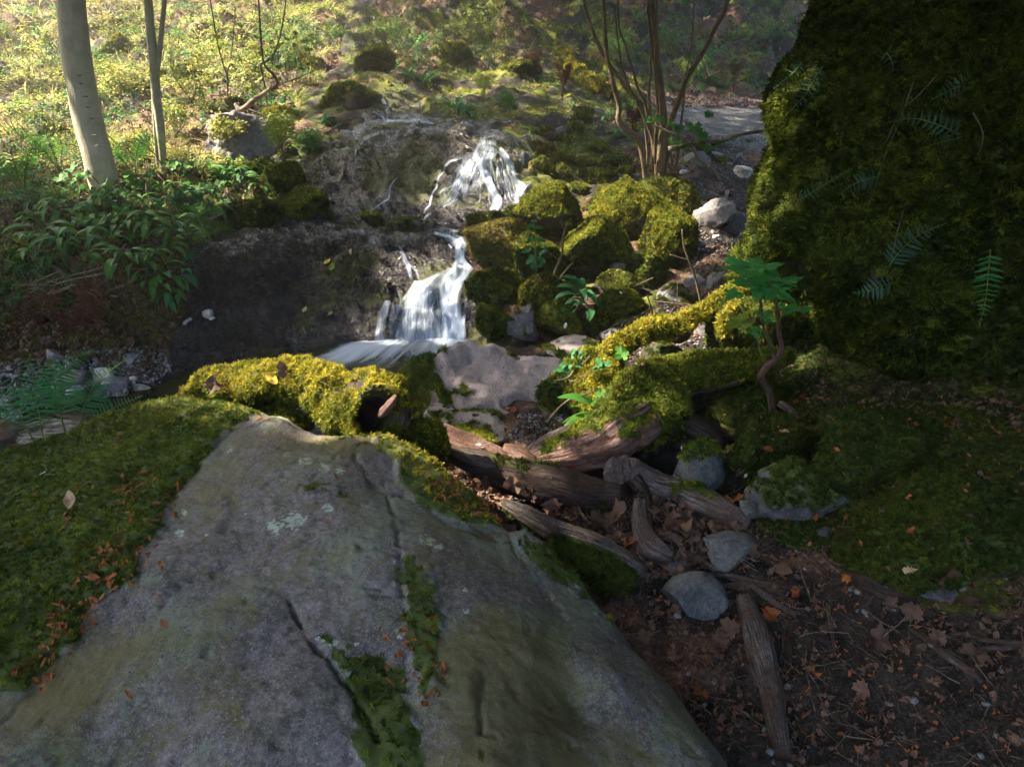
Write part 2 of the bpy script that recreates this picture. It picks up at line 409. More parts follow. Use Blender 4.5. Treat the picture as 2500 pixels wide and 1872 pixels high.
def wood_mat(name, a, b, c3, stretch=(1, 1, 1), sc=26, rough=0.75):
    k = N(name)
    uv = k.n('UVMap').outputs[0]
    v = k.scaled(uv, (1.0, 1.0, 1.0)); g = k.noise(1.0, 6, 0.65, vec=k.scaled(uv, (26, 2.2, 1)), dist=0.8)
    n2 = k.noise(9, 4, 0.6)
    c = k.mix(k.ramp(g, [(0.42, 0.0), (0.58, 1.0)]), a, b)
    c = k.mix(k.ramp(n2, [(0.48, 0.0), (0.6, 0.9)]), c, c3)
    c = k.mix(0.15 if 'bark_pale' in name else 0.7, c, k.ramp(k.noise(70, 6, 0.8), [(0.38, (0.4, 0.4, 0.4)), (0.62, (1.5, 1.5, 1.5))]), 'MULTIPLY')
    mm = k.ramp(k.math('ADD', k.attr('moss'), k.math('MULTIPLY', k.math('SUBTRACT', k.noise(50, 4, 0.7), 0.5), 0.6)), [(0.45, 0.0), (0.6, 1.0)])
    c = k.mix(mm, c, (0.05, 0.062, 0.012))
    return k.end(k.bsdf(c, rough, k.bump(k.math('ADD', g, k.math('MULTIPLY', k.noise(120, 3), 0.3)), 1.0, 0.014 if 'bark_pale' not in name else 0.004), 0.2))
WOOD_RED = wood_mat('wood_weathered_red', (0.055, 0.026, 0.020), (0.25, 0.165, 0.145), (0.15, 0.085, 0.062))
WOOD_GREY = wood_mat('wood_weathered_grey', (0.040, 0.030, 0.030), (0.19, 0.160, 0.155), (0.10, 0.068, 0.055))
WOOD_DARK = wood_mat('wood_dark', (0.020, 0.015, 0.013), (0.07, 0.052, 0.046), (0.045, 0.028, 0.022))
WOOD_KNOB = wood_mat('wood_knot', (0.085, 0.060, 0.060), (0.15, 0.115, 0.11), (0.10, 0.072, 0.068), rough=0.6)
BARK_PALE = wood_mat('bark_pale', (0.40, 0.375, 0.29), (0.46, 0.43, 0.33), (0.34, 0.32, 0.23))
BARK_SCAR = wood_mat('bark_scar', (0.09, 0.075, 0.05), (0.14, 0.12, 0.085), (0.08, 0.07, 0.05))
BARK_HAZEL = wood_mat('bark_hazel', (0.14, 0.095, 0.060), (0.26, 0.19, 0.13), (0.12, 0.11, 0.05))
BARK_TWIG = wood_mat('bark_twig', (0.16, 0.12, 0.09), (0.30, 0.24, 0.19), (0.10, 0.09, 0.06))
def leaf_mat(name, a, b, trans=0.4, rough=0.6, spec=0.2, noise=60):
    k = N(name); r = k.rnd(); n = k.noise(noise, 3)
    c = k.mix(k.math('ADD', k.math('MULTIPLY', r, 0.7), k.math('MULTIPLY', n, 0.3)), a, b)
    return k.end(k.leafy(c, rough, trans, spec=spec))
LEAF_GARLIC = leaf_mat('leaf_blue_green', (0.022, 0.11, 0.040), (0.055, 0.19, 0.065))
LEAF_BRIGHT = leaf_mat('leaf_fresh_green', (0.035, 0.14, 0.025), (0.09, 0.22, 0.035))
LEAF_YELLOW = leaf_mat('leaf_yellow_green', (0.11, 0.19, 0.025), (0.26, 0.30, 0.05))
LEAF_BANK = leaf_mat('leaf_bank', (0.13, 0.19, 0.03), (0.50, 0.44, 0.12), rough=0.55)
GRASS_PALE = leaf_mat('grass_pale', (0.24, 0.23, 0.06), (0.62, 0.54, 0.24), rough=0.6)
FERN_GREEN = leaf_mat('fern_green', (0.03, 0.15, 0.045), (0.05, 0.21, 0.06))
FERN_BLUE = leaf_mat('fern_blue_green', (0.035, 0.085, 0.065), (0.055, 0.12, 0.085), trans=0.2)
FERN_DEAD = leaf_mat('bracken_dead', (0.055, 0.026, 0.020), (0.12, 0.056, 0.040), rough=0.8, spec=0.1)
LEAF_DRY = leaf_mat('leaf_dry', (0.060, 0.040, 0.032), (0.18, 0.105, 0.078), trans=0.15, rough=0.7, spec=0.2)
LEAF_RUST = leaf_mat('leaf_rust', (0.17, 0.05, 0.015), (0.33, 0.11, 0.035), trans=0.15, rough=0.6, spec=0.25)
LEAF_TAN = leaf_mat('leaf_tan', (0.40, 0.27, 0.17), (0.50, 0.36, 0.25), trans=0.2, rough=0.6)
LEAF_GOLD = leaf_mat('leaf_gold', (0.55, 0.36, 0.04), (0.6, 0.42, 0.06), trans=0.3, rough=0.6)
PETAL = leaf_mat('petal_white', (0.7, 0.72, 0.72), (0.8, 0.8, 0.8), trans=0.3, rough=0.5)
CANOPY = leaf_mat('leaf_canopy', (0.05, 0.12, 0.02), (0.10, 0.19, 0.03), trans=0.45)
STEM_GREEN = leaf_mat('stem_green', (0.08, 0.14, 0.03), (0.13, 0.18, 0.05), trans=0.1)

def water_mats():
    k = N('pool_water')
    n = k.noise(1.0, 4, 0.6, vec=k.scaled(k.pos(), (5, 16, 5)), dist=0.5)
    c = k.mix(k.ramp(k.noise(4, 3), [(0.4, 0.0), (0.6, 1.0)]), (0.014, 0.015, 0.009), (0.030, 0.026, 0.014))
    pool = k.end(k.bsdf(c, 0.10, k.bump(n, 0.25, 0.02), 0.10))
    k = N('falling_water')
    uv = k.n('UVMap').outputs[0]
    s1 = k.noise(1.0, 4, 0.6, vec=k.scaled(uv, (16, 1.3, 1)), dist=0.35)
    s2 = k.noise(1.0, 3, 0.6, vec=k.scaled(uv, (60, 3.0, 1)), dist=0.2)
    s3 = k.noise(1.0, 2, 0.5, vec=k.scaled(uv, (4, 4.0, 1)))
    f = k.math('ADD', k.math('MULTIPLY', s1, 1.0), k.math('ADD', k.math('MULTIPLY', s2, 0.55), k.math('MULTIPLY', s3, 0.2)))
    a = k.math('ADD', k.math('SUBTRACT', f, 0.83), k.math('MULTIPLY', k.math('SUBTRACT', k.attr('dens'), 0.5), 1.35))
    al = k.ramp(a, [(0.0, 0.0), (0.25, 0.22), (0.85, 0.96)])
    d = k.bsdf((0.66, 0.77, 0.98), 0.35, k.bump(s1, 0.4, 0.02), 0.4)
    tl = k.n('BsdfTranslucent'); tl.inputs[0].default_value = (0.62, 0.74, 0.98, 1)
    mx = k.n('MixShader'); mx.inputs[0].default_value = 0.35; k.t.links.new(d, mx.inputs[1]); k.t.links.new(tl.outputs[0], mx.inputs[2])
    tr = k.n('BsdfTransparent'); tr.inputs[0].default_value = (1, 1, 1, 1)
    m2 = k.n('MixShader'); k.t.links.new(al, m2.inputs[0]); k.t.links.new(tr.outputs[0], m2.inputs[1]); k.t.links.new(mx.outputs[0], m2.inputs[2])
    return pool, k.end(m2.outputs[0])
POOL, FALLS = water_mats()
SOIL_CRUMB = rock_mat('soil_crumb', (0.03, 0.022, 0.02), (0.05, 0.036, 0.03), (0.02, 0.015, 0.014), scale=20)
# ---------------------------------------------------------------- the ground: one height field round the camera
CTRL = {   # photograph column: (row, distance forward in metres) of the bare ground
 -250: [(1872, 1.15), (1400, 1.95), (1060, 2.95), (950, 3.30), (860, 3.5), (760, 3.7), (650, 3.9), (560, 4.4), (450, 5.1), (400, 5.7), (300, 7.3), (200, 9.2), (154, 10.6), (0, 13)],
 77: [(1872, 1.15), (1400, 1.97), (1060, 3.02), (950, 3.38), (870, 3.6), (790, 3.78), (650, 4.0), (560, 4.5), (450, 5.2), (400, 5.8), (300, 7.5), (200, 9.5), (154, 10.8), (0, 13.3)],
 300: [(1872, 1.15), (1400, 1.97), (1060, 3.05), (950, 3.42), (880, 3.65), (800, 3.82), (660, 4.0), (560, 4.45), (490, 4.9), (400, 5.8), (300, 7.5), (200, 9.5), (154, 10.9), (0, 13.5)],
 440: [(1400, 2.0), (960, 3.54), (900, 3.78), (800, 4.0), (720, 4.1), (640, 4.25), (580, 4.6), (500, 5.2), (400, 6.1), (300, 7.8), (200, 9.8), (154, 11.2), (0, 14)],
 580: [(1400, 2.0), (960, 3.54), (880, 3.9), (800, 4.12), (740, 4.25), (640, 4.42), (590, 4.7), (560, 5.1), (500, 5.6), (400, 6.5), (300, 8.0), (200, 10.0), (154, 11.5), (0, 14.5)],
 720: [(1400, 2.0), (930, 3.75), (880, 4.0), (830, 4.15), (780, 4.3), (700, 4.5), (620, 4.75), (575, 5.1), (545, 5.55), (480, 6.0), (400, 6.6), (330, 7.3), (290, 8.0), (230, 9.3), (154, 11.5), (0, 14.5)],
 850: [(1872, 1.15), (1400, 2.0), (940, 3.74), (850, 4.15), (800, 4.25), (700, 4.5), (620, 4.75), (580, 5.1), (545, 5.6), (450, 6.2), (380, 6.65), (345, 7.1), (300, 8.0), (275, 8.4), (225, 9.2), (154, 11.3), (0, 14.5)],
 950: [(1400, 2.05), (940, 3.74), (845, 4.18), (760, 4.30), (700, 4.48), (620, 4.8), (580, 5.15), (545, 5.6), (450, 6.1), (380, 6.6), (330, 7.3), (300, 8.0), (285, 8.5), (235, 8.95), (200, 9.8), (154, 11.3), (0, 14.5)],
 1050: [(1400, 2.05), (940, 3.74), (840, 4.2), (760, 4.30), (700, 4.42), (640, 4.8), (590, 5.15), (545, 5.6), (470, 5.95), (400, 6.3), (340, 6.8), (312, 7.6), (285, 8.4), (250, 9.1), (200, 10), (154, 11.5), (0, 14.5)],
 1130: [(1872, 1.15), (1400, 2.05), (940, 3.6), (840, 4.15), (740, 4.35), (690, 4.5), (650, 4.8), (600, 5.05), (570, 5.26), (545, 5.6), (470, 5.95), (400, 6.25), (345, 6.75), (318, 7.5), (285, 8.4), (200, 10), (154, 11.5), (0, 14.5)],
 1230: [(1400, 2.05), (1050, 3.0), (900, 3.6), (820, 3.95), (740, 4.3), (650, 4.8), (560, 5.4), (500, 5.8), (440, 6.1), (370, 6.5), (335, 7.0), (300, 8.0), (250, 9.2), (200, 10.2), (154, 11.6), (0, 14.5)],
 1350: [(1400, 1.95), (1250, 2.2), (1100, 2.72), (960, 3.35), (900, 3.6), (820, 4.0), (750, 4.35), (650, 4.9), (560, 5.5), (480, 6.1), (400, 6.9), (330, 7.8), (270, 8.8), (200, 10.3), (154, 11.6), (0, 14.5)],
 1500: [(1717, 1.33), (1500, 1.62), (1300, 2.06), (1150, 2.5), (1000, 3.03), (900, 3.45), (820, 3.85), (750, 4.25), (650, 4.95), (560, 5.6), (480, 6.3), (400, 7.2), (330, 8.3), (270, 9.5), (200, 11), (154, 12), (0, 15)],
 1650: [(1872, 1.1), (1717, 1.3), (1500, 1.6), (1300, 2.04), (1200, 2.33), (1100, 2.62), (1000, 2.98), (900, 3.40), (820, 3.8), (700, 4.5), (600, 5.2), (500, 6.0), (430, 6.8), (380, 7.5), (300, 9.0), (250, 10.6), (225, 12), (200, 12.6), (154, 13.2), (0, 16)],
 1850: [(1872, 1.08), (1717, 1.27), (1500, 1.58), (1300, 2.0), (1150, 2.4), (1000, 2.85), (900, 3.25), (800, 3.8), (700, 4.5), (600, 5.35), (500, 6.4), (400, 7.6), (320, 9.0), (280, 10.2), (250, 11.5), (228, 12.4), (200, 12.9), (154, 13.6), (0, 16)],
 2150: [(1872, 1.05), (1717, 1.22), (1500, 1.5), (1300, 1.82), (1150, 2.1), (1050, 2.35), (950, 2.8), (800, 3.7), (600, 5.2), (400, 7.5), (300, 9.5), (250, 11), (200, 12), (154, 13), (0, 15.5)],
 2423: [(1872, 1.0), (1717, 1.15), (1500, 1.4), (1300, 1.7), (1150, 1.95), (1050, 2.2), (900, 2.9), (700, 4.2), (500, 6.0), (300, 8.8), (200, 11), (0, 14)],
 2750: [(1872, 0.9), (1717, 1.05), (1500, 1.28), (1300, 1.55), (1150, 1.8), (1000, 2.2), (800, 3.0), (500, 5.0), (300, 7.5), (0, 12)],
}
cp = []
for col, rows in CTRL.items():
    for r, Y in rows: cp.append(P(col, r, Y))
cp = np.array(cp)
extra = [(x, y, z) for x, y, z in [
    (-30, 40, 14), (-15, 40, 11), (0, 42, 10), (15, 40, 10), (30, 40, 14), (-10, 24, 6.0), (0, 24, 5.2), (10, 24, 4.6), (20, 20, 6.5),
    (-20, 18, 6), (-12, 10, 2.6), (-8, 5, 1.4), (-14, 2, 3), (-5, 1.5, -0.1), (-8, -3, 1.0), (-3, -1, -0.3), (0, -1.5, -0.2), (3, -1, 0.3),
    (0, -8, 1.5), (8, -5, 4), (5, 1.5, 0.9), (7, 4, 1.3), (12, 8, 3), (9, 12, 2.0), (0, 0, -0.35), (-20, -20, 7), (20, -20, 9), (0, -30, 7), (40, 0, 14), (-40, 0, 12), (30, -30, 14), (-30, -35, 13), (0, -55, 14)]]
cp = np.concatenate([cp, np.array(extra, float)])
def polco(x, y):
    r = np.hypot(x, y) + 1e-6
    return np.stack([np.arctan2(x, y) * 1.0, np.log(r)], -1)
Q = polco(cp[:, 0], cp[:, 1])
K = np.linalg.norm(Q[:, None] - Q[None], axis=-1)
Wt = np.linalg.solve(K + np.eye(len(Q)) * 2e-4, cp[:, 2])

ph = np.concatenate([np.linspace(-PI, -0.92, 60, endpoint=False), np.linspace(-0.92, 0.86, 560, endpoint=False), np.linspace(0.86, PI, 60)])
lr = np.concatenate([np.linspace(math.log(0.12), math.log(0.9), 16, endpoint=False), np.linspace(math.log(0.9), math.log(3.3), 110, endpoint=False),
                     np.linspace(math.log(3.3), math.log(9.5), 300, endpoint=False), np.linspace(math.log(9.5), math.log(18), 90, endpoint=False), np.linspace(math.log(18), math.log(90), 40)])
def rbf(q):
    o = np.zeros(len(q))
    for i in range(0, len(q), 20000):
        o[i:i + 20000] = np.linalg.norm(q[i:i + 20000, None] - Q[None], axis=-1) @ Wt
    return o
R_, PH_ = np.meshgrid(lr, ph, indexing='ij')
gx = np.exp(R_) * np.sin(PH_); gy = np.exp(R_) * np.cos(PH_)

BEDROCK = [(300, 945), (430, 905), (420, 800), (455, 700), (470, 620), (560, 585), (700, 560), (640, 520), (560, 480), (640, 420), (740, 390), (760, 350), (900, 320), (890, 240), (1000, 235), (1080, 300),
           (1300, 322), (1330, 380), (1290, 430), (1260, 520), (1230, 600), (1160, 640), (1180, 820), (1060, 930), (800, 960), (400, 980)]
DIRT = [(1480, 1060), (1560, 800), (1690, 690), (1700, 520), (1690, 430), (1660, 330), (1620, 290), (1640, 235), (1960, 235), (2100, 350), (2000, 650), (1900, 800), (1820, 930), (1800, 1100),
        (1850, 1250), (2000, 1330), (2200, 1450), (2700, 1600), (2800, 2300), (1200, 2300), (1180, 1250), (1330, 1150)]
PATH = [(1635, 238), (1960, 240), (2300, 260), (2300, 330), (1950, 345), (1830, 360), (1720, 330), (1640, 300)]
POOLP = [(60, 1130), (60, 1000), (300, 960), (520, 925), (700, 885), (800, 865), (900, 842), (1150, 835), (1120, 1000), (700, 1050)]

def terrain_z(x, y, detail=True):
    p2 = np.stack([x, y, 0 * x], -1)
    r = np.hypot(x, y)
    wx = 0.12 * fbm(p2, 2.2, 3, 1) * sstep(1.5, 4, r); wy = 0.12 * fbm(p2 + 31, 2.2, 3, 2) * sstep(1.5, 4, r)
    z = rbf(polco((x + wx * 0.8).ravel(), (y + wy * 0.6).ravel())).reshape(x.shape)
    X = np.stack([x, y, z], -1); px, py = toPx(X)
    front = (y > 0.6) & (np.abs(px - 1250) < 2600)
    def soft(poly, w=35):
        d = polydist(px, py, poly); ins = inpoly(px, py, poly)
        n = fbm(X, 3.0, 3, 9) * 25
        return np.where(front, sstep(-w, w, np.where(ins, d, -d) + n), 0)
    bed = soft(BEDROCK); dirt = soft(DIRT); path = soft(PATH, 18)
    bed = np.where((y > 2.2) & (y < 11), bed, 0)
    bedn = bed * (1 - sstep(0.0, 1, dirt) * 0.8)
    # bedrock: worn ledges and lumps
    lump = ridged(X * np.array([1, 1, 1.6]), 1.5, 5, 21)
    step = 0.105; t = z / step + 0.9 * fbm(X, 0.9, 3, 5) + 0.25 * fbm(X, 4, 2, 6)
    ter = (np.floor(t) + sstep(0.25, 0.75, t - np.floor(t)) - t) * step
    z = z + bedn * (0.06 * lump + 0.66 * ter + 0.045 * fbm(X, 6, 4, 11) + 0.022 * ridged(X, 14, 3, 12) + 0.04 * np.maximum(fbm(X, 3.2, 2, 14), 0))
    bank = (1 - bed) * (1 - dirt)
    hump = np.maximum(fbm(X, 1.7, 4, 31), -0.35)
    z = z + bank * (0.11 * hump + 0.035 * fbm(X, 6, 3, 32)) * sstep(1.0, 4, r) * (1 + 1.2 * sstep(9, 14, r))
    z = z + dirt * (1 - path) * (0.035 * fbm(X, 3, 3, 41) + 0.016 * fbm(X, 13, 4, 42)) + path * 0.01 * fbm(X, 12, 3, 43)
    return z, bed, dirt, path, px, py
gz_, BEDM, DIRTM, PATHM, gpx, gpy = terrain_z(gx, gy)
# the plunge pool and the stream are cut a little below their water
POOL_Z = -0.40
gin = inpoly(gpx, gpy, POOLP) & (gy > 1)
gz_ = np.where(gin, np.minimum(gz_, POOL_Z - 0.06 + 0.05 * fbm(np.stack([gx, gy, 0 * gx], -1), 5, 3, 3)), gz_)
GV = np.stack([gx, gy, gz_], -1)
nR, nP = gx.shape
LR = lr; 
def gz(x, y):                                # ground height, bilinear in the grid
    x = np.asarray(x, float); y = np.asarray(y, float)
    a = np.interp(np.log(np.hypot(x, y) + 1e-9), lr, np.arange(nR)); b = np.interp(np.arctan2(x, y), ph, np.arange(nP))
    i = np.clip(a.astype(int), 0, nR - 2); j = np.clip(b.astype(int), 0, nP - 2); u = a - i; v = b - j
    return (gz_[i, j] * (1 - u) * (1 - v) + gz_[i + 1, j] * u * (1 - v) + gz_[i, j + 1] * (1 - u) * v + gz_[i + 1, j + 1] * u * v)
YS = np.exp(np.linspace(math.log(0.7), math.log(40), 700))
def ghit(px, py):                            # where the view through photograph pixels meets the bare ground
    d = raydir(px, py); shp = d.shape[:-1]; d = d.reshape(-1, 3)
    Yh = np.full(len(d), 40.0)
    for s in range(0, len(d), 4000):
        dd = d[s:s + 4000]; X = dd[:, 0:1] * YS; Z = CAMZ + dd[:, 2:3] * YS; h = gz(X, np.broadcast_to(YS, X.shape))
        below = Z < h; k = np.argmax(below, 1); ok = below.any(1); k = np.clip(k, 1, None)
        ar = np.arange(len(dd)); d0 = (Z - h)[ar, k - 1]; d1 = (Z - h)[ar, k]
        t = np.clip(d0 / (d0 - d1 + 1e-9), 0, 1); Yh[s:s + 4000] = np.where(ok, YS[k - 1] + t * (YS[k] - YS[k - 1]), 40)
    return (CAM + d * Yh[:, None]).reshape(*shp, 3)

gN = vnormals(GV.reshape(-1, 3), grid_faces(nR, nP)); 
if gN[:, 2].mean() < 0: gN = -gN
slope = gN[:, 2].reshape(nR, nP)
mossn = fbm(GV, 2.4, 4, 61)
MOSSM = np.clip((1 - BEDM) * (1 - DIRTM) * (0.55 + 0.9 * mossn) + BEDM * (0.62 + 0.95 * mossn) * sstep(0.1, 0.5, slope) * sstep(560, 640, gpx) * 0.8, 0, 1)
MOSSM = np.maximum(MOSSM * 1.0, 0.8 * sstep(0, 60, np.where(inpoly(gpx, gpy, [(1690, 900), (1950, 900), (2500, 1000), (2700, 1500), (2200, 1400), (1850, 1300), (1800, 1150)]), 60, 0)) * (0.55 + 0.7 * mossn))
LITTER = np.clip((1 - BEDM) * (0.35 + 0.9 * fbm(GV, 1.3, 3, 71)), 0, 1)
GF = grid_faces(nR, nP)
fb = BEDM.ravel()[GF].mean(1); fp = PATHM.ravel()[GF].mean(1)
cls = np.where(fp > 0.5, 2, np.where(fb > 0.5, 1, 0))
def sub(V, F, attrs):
    u, inv = np.unique(F, return_inverse=True); return V[u], inv.reshape(F.shape), {k: a[u] for k, a in attrs.items()}
GAT = {'moss': MOSSM.ravel(), 'litter': LITTER.ravel()}
GVf = GV.reshape(-1, 3)
for c, nm, m, lab in ((0, 'ground', SOIL, 'mossy soil and leaf litter of the wooded stream bank'), (1, 'bedrock', GROUND_WET, 'dark wet bedrock steps the stream runs over'), (2, 'path', GRAVEL, 'grey gravel footpath beyond the slope')):
    v, f, at = sub(GVf, GF[cls == c][:, ::-1], GAT)
    mk(nm, v, f, m, loc=(0, 0, 0), attrs=at, kind='structure', label=lab)

# ---------------------------------------------------------------- places to set things on
SOLIDS = []                                  # (BVH, object)
def solid(o, V, F):
    SOLIDS.append((BVHTree.FromPolygons([tuple(v) for v in np.asarray(V)], [tuple(int(i) for i in f) for f in F]), o))
def hit(px, py, only=None, skip=()):
    g = ghit(np.array([px]), np.array([py]))[0]; best = np.linalg.norm(g - CAM); res = g; e = 0.02
    nn = Vector((gz(g[0] - e, g[1]) - gz(g[0] + e, g[1]), gz(g[0], g[1] - e) - gz(g[0], g[1] + e), 2 * e)).normalized(); ob = None
    d = Vector(raydir(px, py)).normalized()
    for t, o in SOLIDS:
        l, n, i, s = t.ray_cast(Vector(CAM), d)
        if l is not None and s < best:
            best = s; res = np.array(l); nn = n if n.dot(d) < 0 else -n; ob = o
    return res, np.array(nn), ob

# ---------------------------------------------------------------- scattering of uncountable stuff by geometry nodes
def proto(name, V, F, mat, smooth=True, uv=None):
    me = mesh_data(name, V, F, mat, smooth, uv=uv); o = bpy.data.objects.new(name, me); return o
_gn = {}
def gn_group(protos):
    key = tuple(p.name for p in protos)
    if key in _gn: return _gn[key]
    g = bpy.data.node_groups.new('scatter', 'GeometryNodeTree')
    g.interface.new_socket('Geometry', in_out='INPUT', socket_type='NodeSocketGeometry')
    g.interface.new_socket('Geometry', in_out='OUTPUT', socket_type='NodeSocketGeometry')
    gi = g.nodes.new('NodeGroupInput'); go = g.nodes.new('NodeGroupOutput')
    join = g.nodes.new('GeometryNodeGeometryToInstance')
    for p in protos[::-1]:
        oi = g.nodes.new('GeometryNodeObjectInfo'); oi.inputs['Object'].default_value = p; g.links.new(oi.outputs['Geometry'], join.inputs[0])
    ip = g.nodes.new('GeometryNodeInstanceOnPoints'); ip.inputs['Pick Instance'].default_value = True
    g.links.new(gi.outputs[0], ip.inputs['Points']); g.links.new(join.outputs[0], ip.inputs['Instance'])
    for nm, ty, so in (('idx', 'INT', 'Instance Index'), ('rot', 'FLOAT_VECTOR', 'Rotation'), ('scl', 'FLOAT', 'Scale')):
        a = g.nodes.new('GeometryNodeInputNamedAttribute'); a.data_type = ty; a.inputs[0].default_value = nm
        g.links.new(a.outputs[0], ip.inputs[so])
    g.links.new(ip.outputs[0], go.inputs[0]); _gn[key] = g; return g
def scatter(name, pts, dirs, scl, protos, parent=None, spin=None, idx=None, **tags):
    pts = np.asarray(pts, float); n = len(pts)
    if n == 0: return None
    z = dirs / (np.linalg.norm(dirs, axis=1, keepdims=True) + 1e-9)
    a = RNG.uniform(0, 2 * PI, n) if spin is None else spin
    h = np.where(np.abs(z[:, 2:3]) < 0.9, np.array([[0, 0, 1.0]]), np.array([[1.0, 0, 0]]))
    x = np.cross(h, z); x /= np.linalg.norm(x, axis=1, keepdims=True); y = np.cross(z, x)
    X = x * np.cos(a)[:, None] + y * np.sin(a)[:, None]; Yv = np.cross(z, X)
    rot = np.stack([np.arctan2(Yv[:, 2], z[:, 2]), -np.arcsin(np.clip(X[:, 2], -1, 1)), np.arctan2(X[:, 1], X[:, 0])], -1)
    base = wloc(parent) if parent is not None else pts.mean(0)
    me = bpy.data.meshes.new(name); me.vertices.add(n); me.vertices.foreach_set('co', (pts - base).astype(np.float32).ravel())
    me.attributes.new('rot', 'FLOAT_VECTOR', 'POINT').data.foreach_set('vector', rot.astype(np.float32).ravel())
    me.attributes.new('scl', 'FLOAT', 'POINT').data.foreach_set('value', np.broadcast_to(scl, (n,)).astype(np.float32))
    me.attributes.new('idx', 'INT', 'POINT').data.foreach_set('value', (RNG.integers(0, len(protos), n) if idx is None else idx).astype(np.int32))
    o = bpy.data.objects.new(name, me); COL.objects.link(o)
    if parent is not None: o.parent = parent
    else: o.location = Vector(base)
    m = o.modifiers.new('scatter', 'NODES'); m.node_group = gn_group(protos)
    return tag(o, tags.get('label'), tags.get('cat'), tags.get('group'), 'stuff')
def sample(V, F, n, w=None, mask=None, attrs=None):  # n points on a surface; w: weight per face; mask: keep points
    T = ftri(F); V = np.asarray(V); A = V[T[:, 0]]; B = V[T[:, 1]]; C = V[T[:, 2]]
    nr = np.cross(B - A, C - A); ar = np.linalg.norm(nr, axis=1) / 2; nr = nr / (2 * ar[:, None] + 1e-12)
    pw = ar * (w(((A + B + C) / 3), nr) if w else 1.0); tot = pw.sum()
    if tot <= 0: return np.zeros((0, 3)), np.zeros((0, 3)), None
    k = RNG.choice(len(T), int(n), p=pw / tot); u, v = RNG.random((2, int(n))); fl = u + v > 1; u[fl] = 1 - u[fl]; v[fl] = 1 - v[fl]
    p = A[k] + (B - A)[k] * u[:, None] + (C - A)[k] * v[:, None]
    at = {a: (x[T[k, 0]] * (1 - u - v) + x[T[k, 1]] * u + x[T[k, 2]] * v) for a, x in (attrs or {}).items()}
    return p, nr[k], at
# ---------------------------------------------------------------- small plant shapes
def moss_tuft(seed, mat, n=11, L=1.0, up=0.55, name='moss_tuft', wid=0.075, hang=False):
    r = np.random.default_rng(seed); V = []; F = []
    for s in range(n):
        az = r.uniform(0, 2 * PI); el = r.uniform(0.15, 1.0) if not hang else r.uniform(-0.2, 0.5); ln = L * r.uniform(0.6, 1.15)
        b = np.array([r.normal() * 0.22, r.normal() * 0.22, -0.12]); d = np.array([math.cos(az) * (1 - up * el), math.sin(az) * (1 - up * el), 0.35 + up * el]); d /= np.linalg.norm(d)
        side = np.cross(d, [0, 0, 1]); side /= np.linalg.norm(side) + 1e-9; nrm = np.cross(side, d); p = b.copy(); segs = 4
        droop = r.uniform(0.1, 0.35)
        for k in range(segs):
            q = p + d * ln / segs
            for sg in (-1, 1):                                # leaflets left and right of the frond
                t = p + d * ln / segs * 0.9 + side * sg * wid * ln * (3.3 - k * 0.55) * 0.8 + nrm * 0.04
                i = len(V); V += [p - d * 0.03, q, t]; F.append((i, i + 1, i + 2))
            p = q; d = d + np.array([0, 0, -droop]) + r.normal(size=3) * 0.08; d /= np.linalg.norm(d)
        i = len(V); V += [p - side * wid * 0.6, p + side * wid * 0.6, p + d * ln * 0.14]; F.append((i, i + 1, i + 2))
    return proto(name, np.array(V), np.array(F), mat, False)
def tufts(mat, k=3, **kw): return [moss_tuft(100 + i, mat, name=mat.name + '_tuft', **kw) for i in range(k)]
T_GOLD = tufts(MOSS_GOLD); T_GREEN = tufts(MOSS_GREEN); T_DARK = tufts(MOSS_DARK); T_SHADE = tufts(MOSS_SHADE)
T_HANG = tufts(MOSS_HANG, n=9, up=0.15, wid=0.06); T_WET = tufts(MOSS_WET, n=9, up=0.15, wid=0.05)

def blade(L, W, arch=0.5, segs=6, fold=0.25, shape='lance', twist=0.0):
    V = []; F = []; p = np.array([0., 0, 0]); a = PI / 2 * 0.85
    for i in range(segs + 1):
        t = i / segs
        w = W * (math.sin(PI * min(t * 0.92 + 0.06, 1)) ** 0.8 if shape == 'lance' else (1 - t) ** 0.6 if shape == 'grass' else 1)
        w = max(w, W * 0.02)
        V += [p + np.array([0, -w / 2, fold * w]), p + np.array([0, 0, 0]), p + np.array([0, w / 2, fold * w])]
        p = p + np.array([math.cos(a), 0, math.sin(a)]) * L / segs; a -= arch * 2.2 / segs
    for i in range(segs):
        b = i * 3; F += [(b, b + 3, b + 4, b + 1), (b + 1, b + 4, b + 5, b + 2)]
    return np.array(V), F
def garlic_leaf_mesh(mat, L=0.16, W=0.042, arch=0.75, name='leaf'):
    st, sf = tube(np.array([[0, 0, 0], [0.03 * L, 0, L * 0.25], [0.12 * L, 0, L * 0.48]]), 0.014 * L, 4)
    b, f = blade(L, W, arch, 7, 0.18); b = b @ roty(0.35).T + np.array([0.12 * L, 0, L * 0.46])
    m = MB(); m.add(st, sf); m.add(b, f); V, F = m.get(); return mesh_data(name, V, F, mat)
def rosette_proto(seed, mat, n=7, L=1.0, W=0.22, arch=0.8, name='rosette'):
    r = np.random.default_rng(seed); m = MB()
    for k in range(n):
        b, f = blade(L * r.uniform(0.7, 1.1), W * r.uniform(0.8, 1.2), arch * r.uniform(0.7, 1.3), 5, 0.2)
        m.add(b @ roty(r.uniform(0.0, 0.7)).T @ rotz(r.uniform(0, 2 * PI)).T, f)
    V, F = m.get(); return proto(name, V, F, mat)
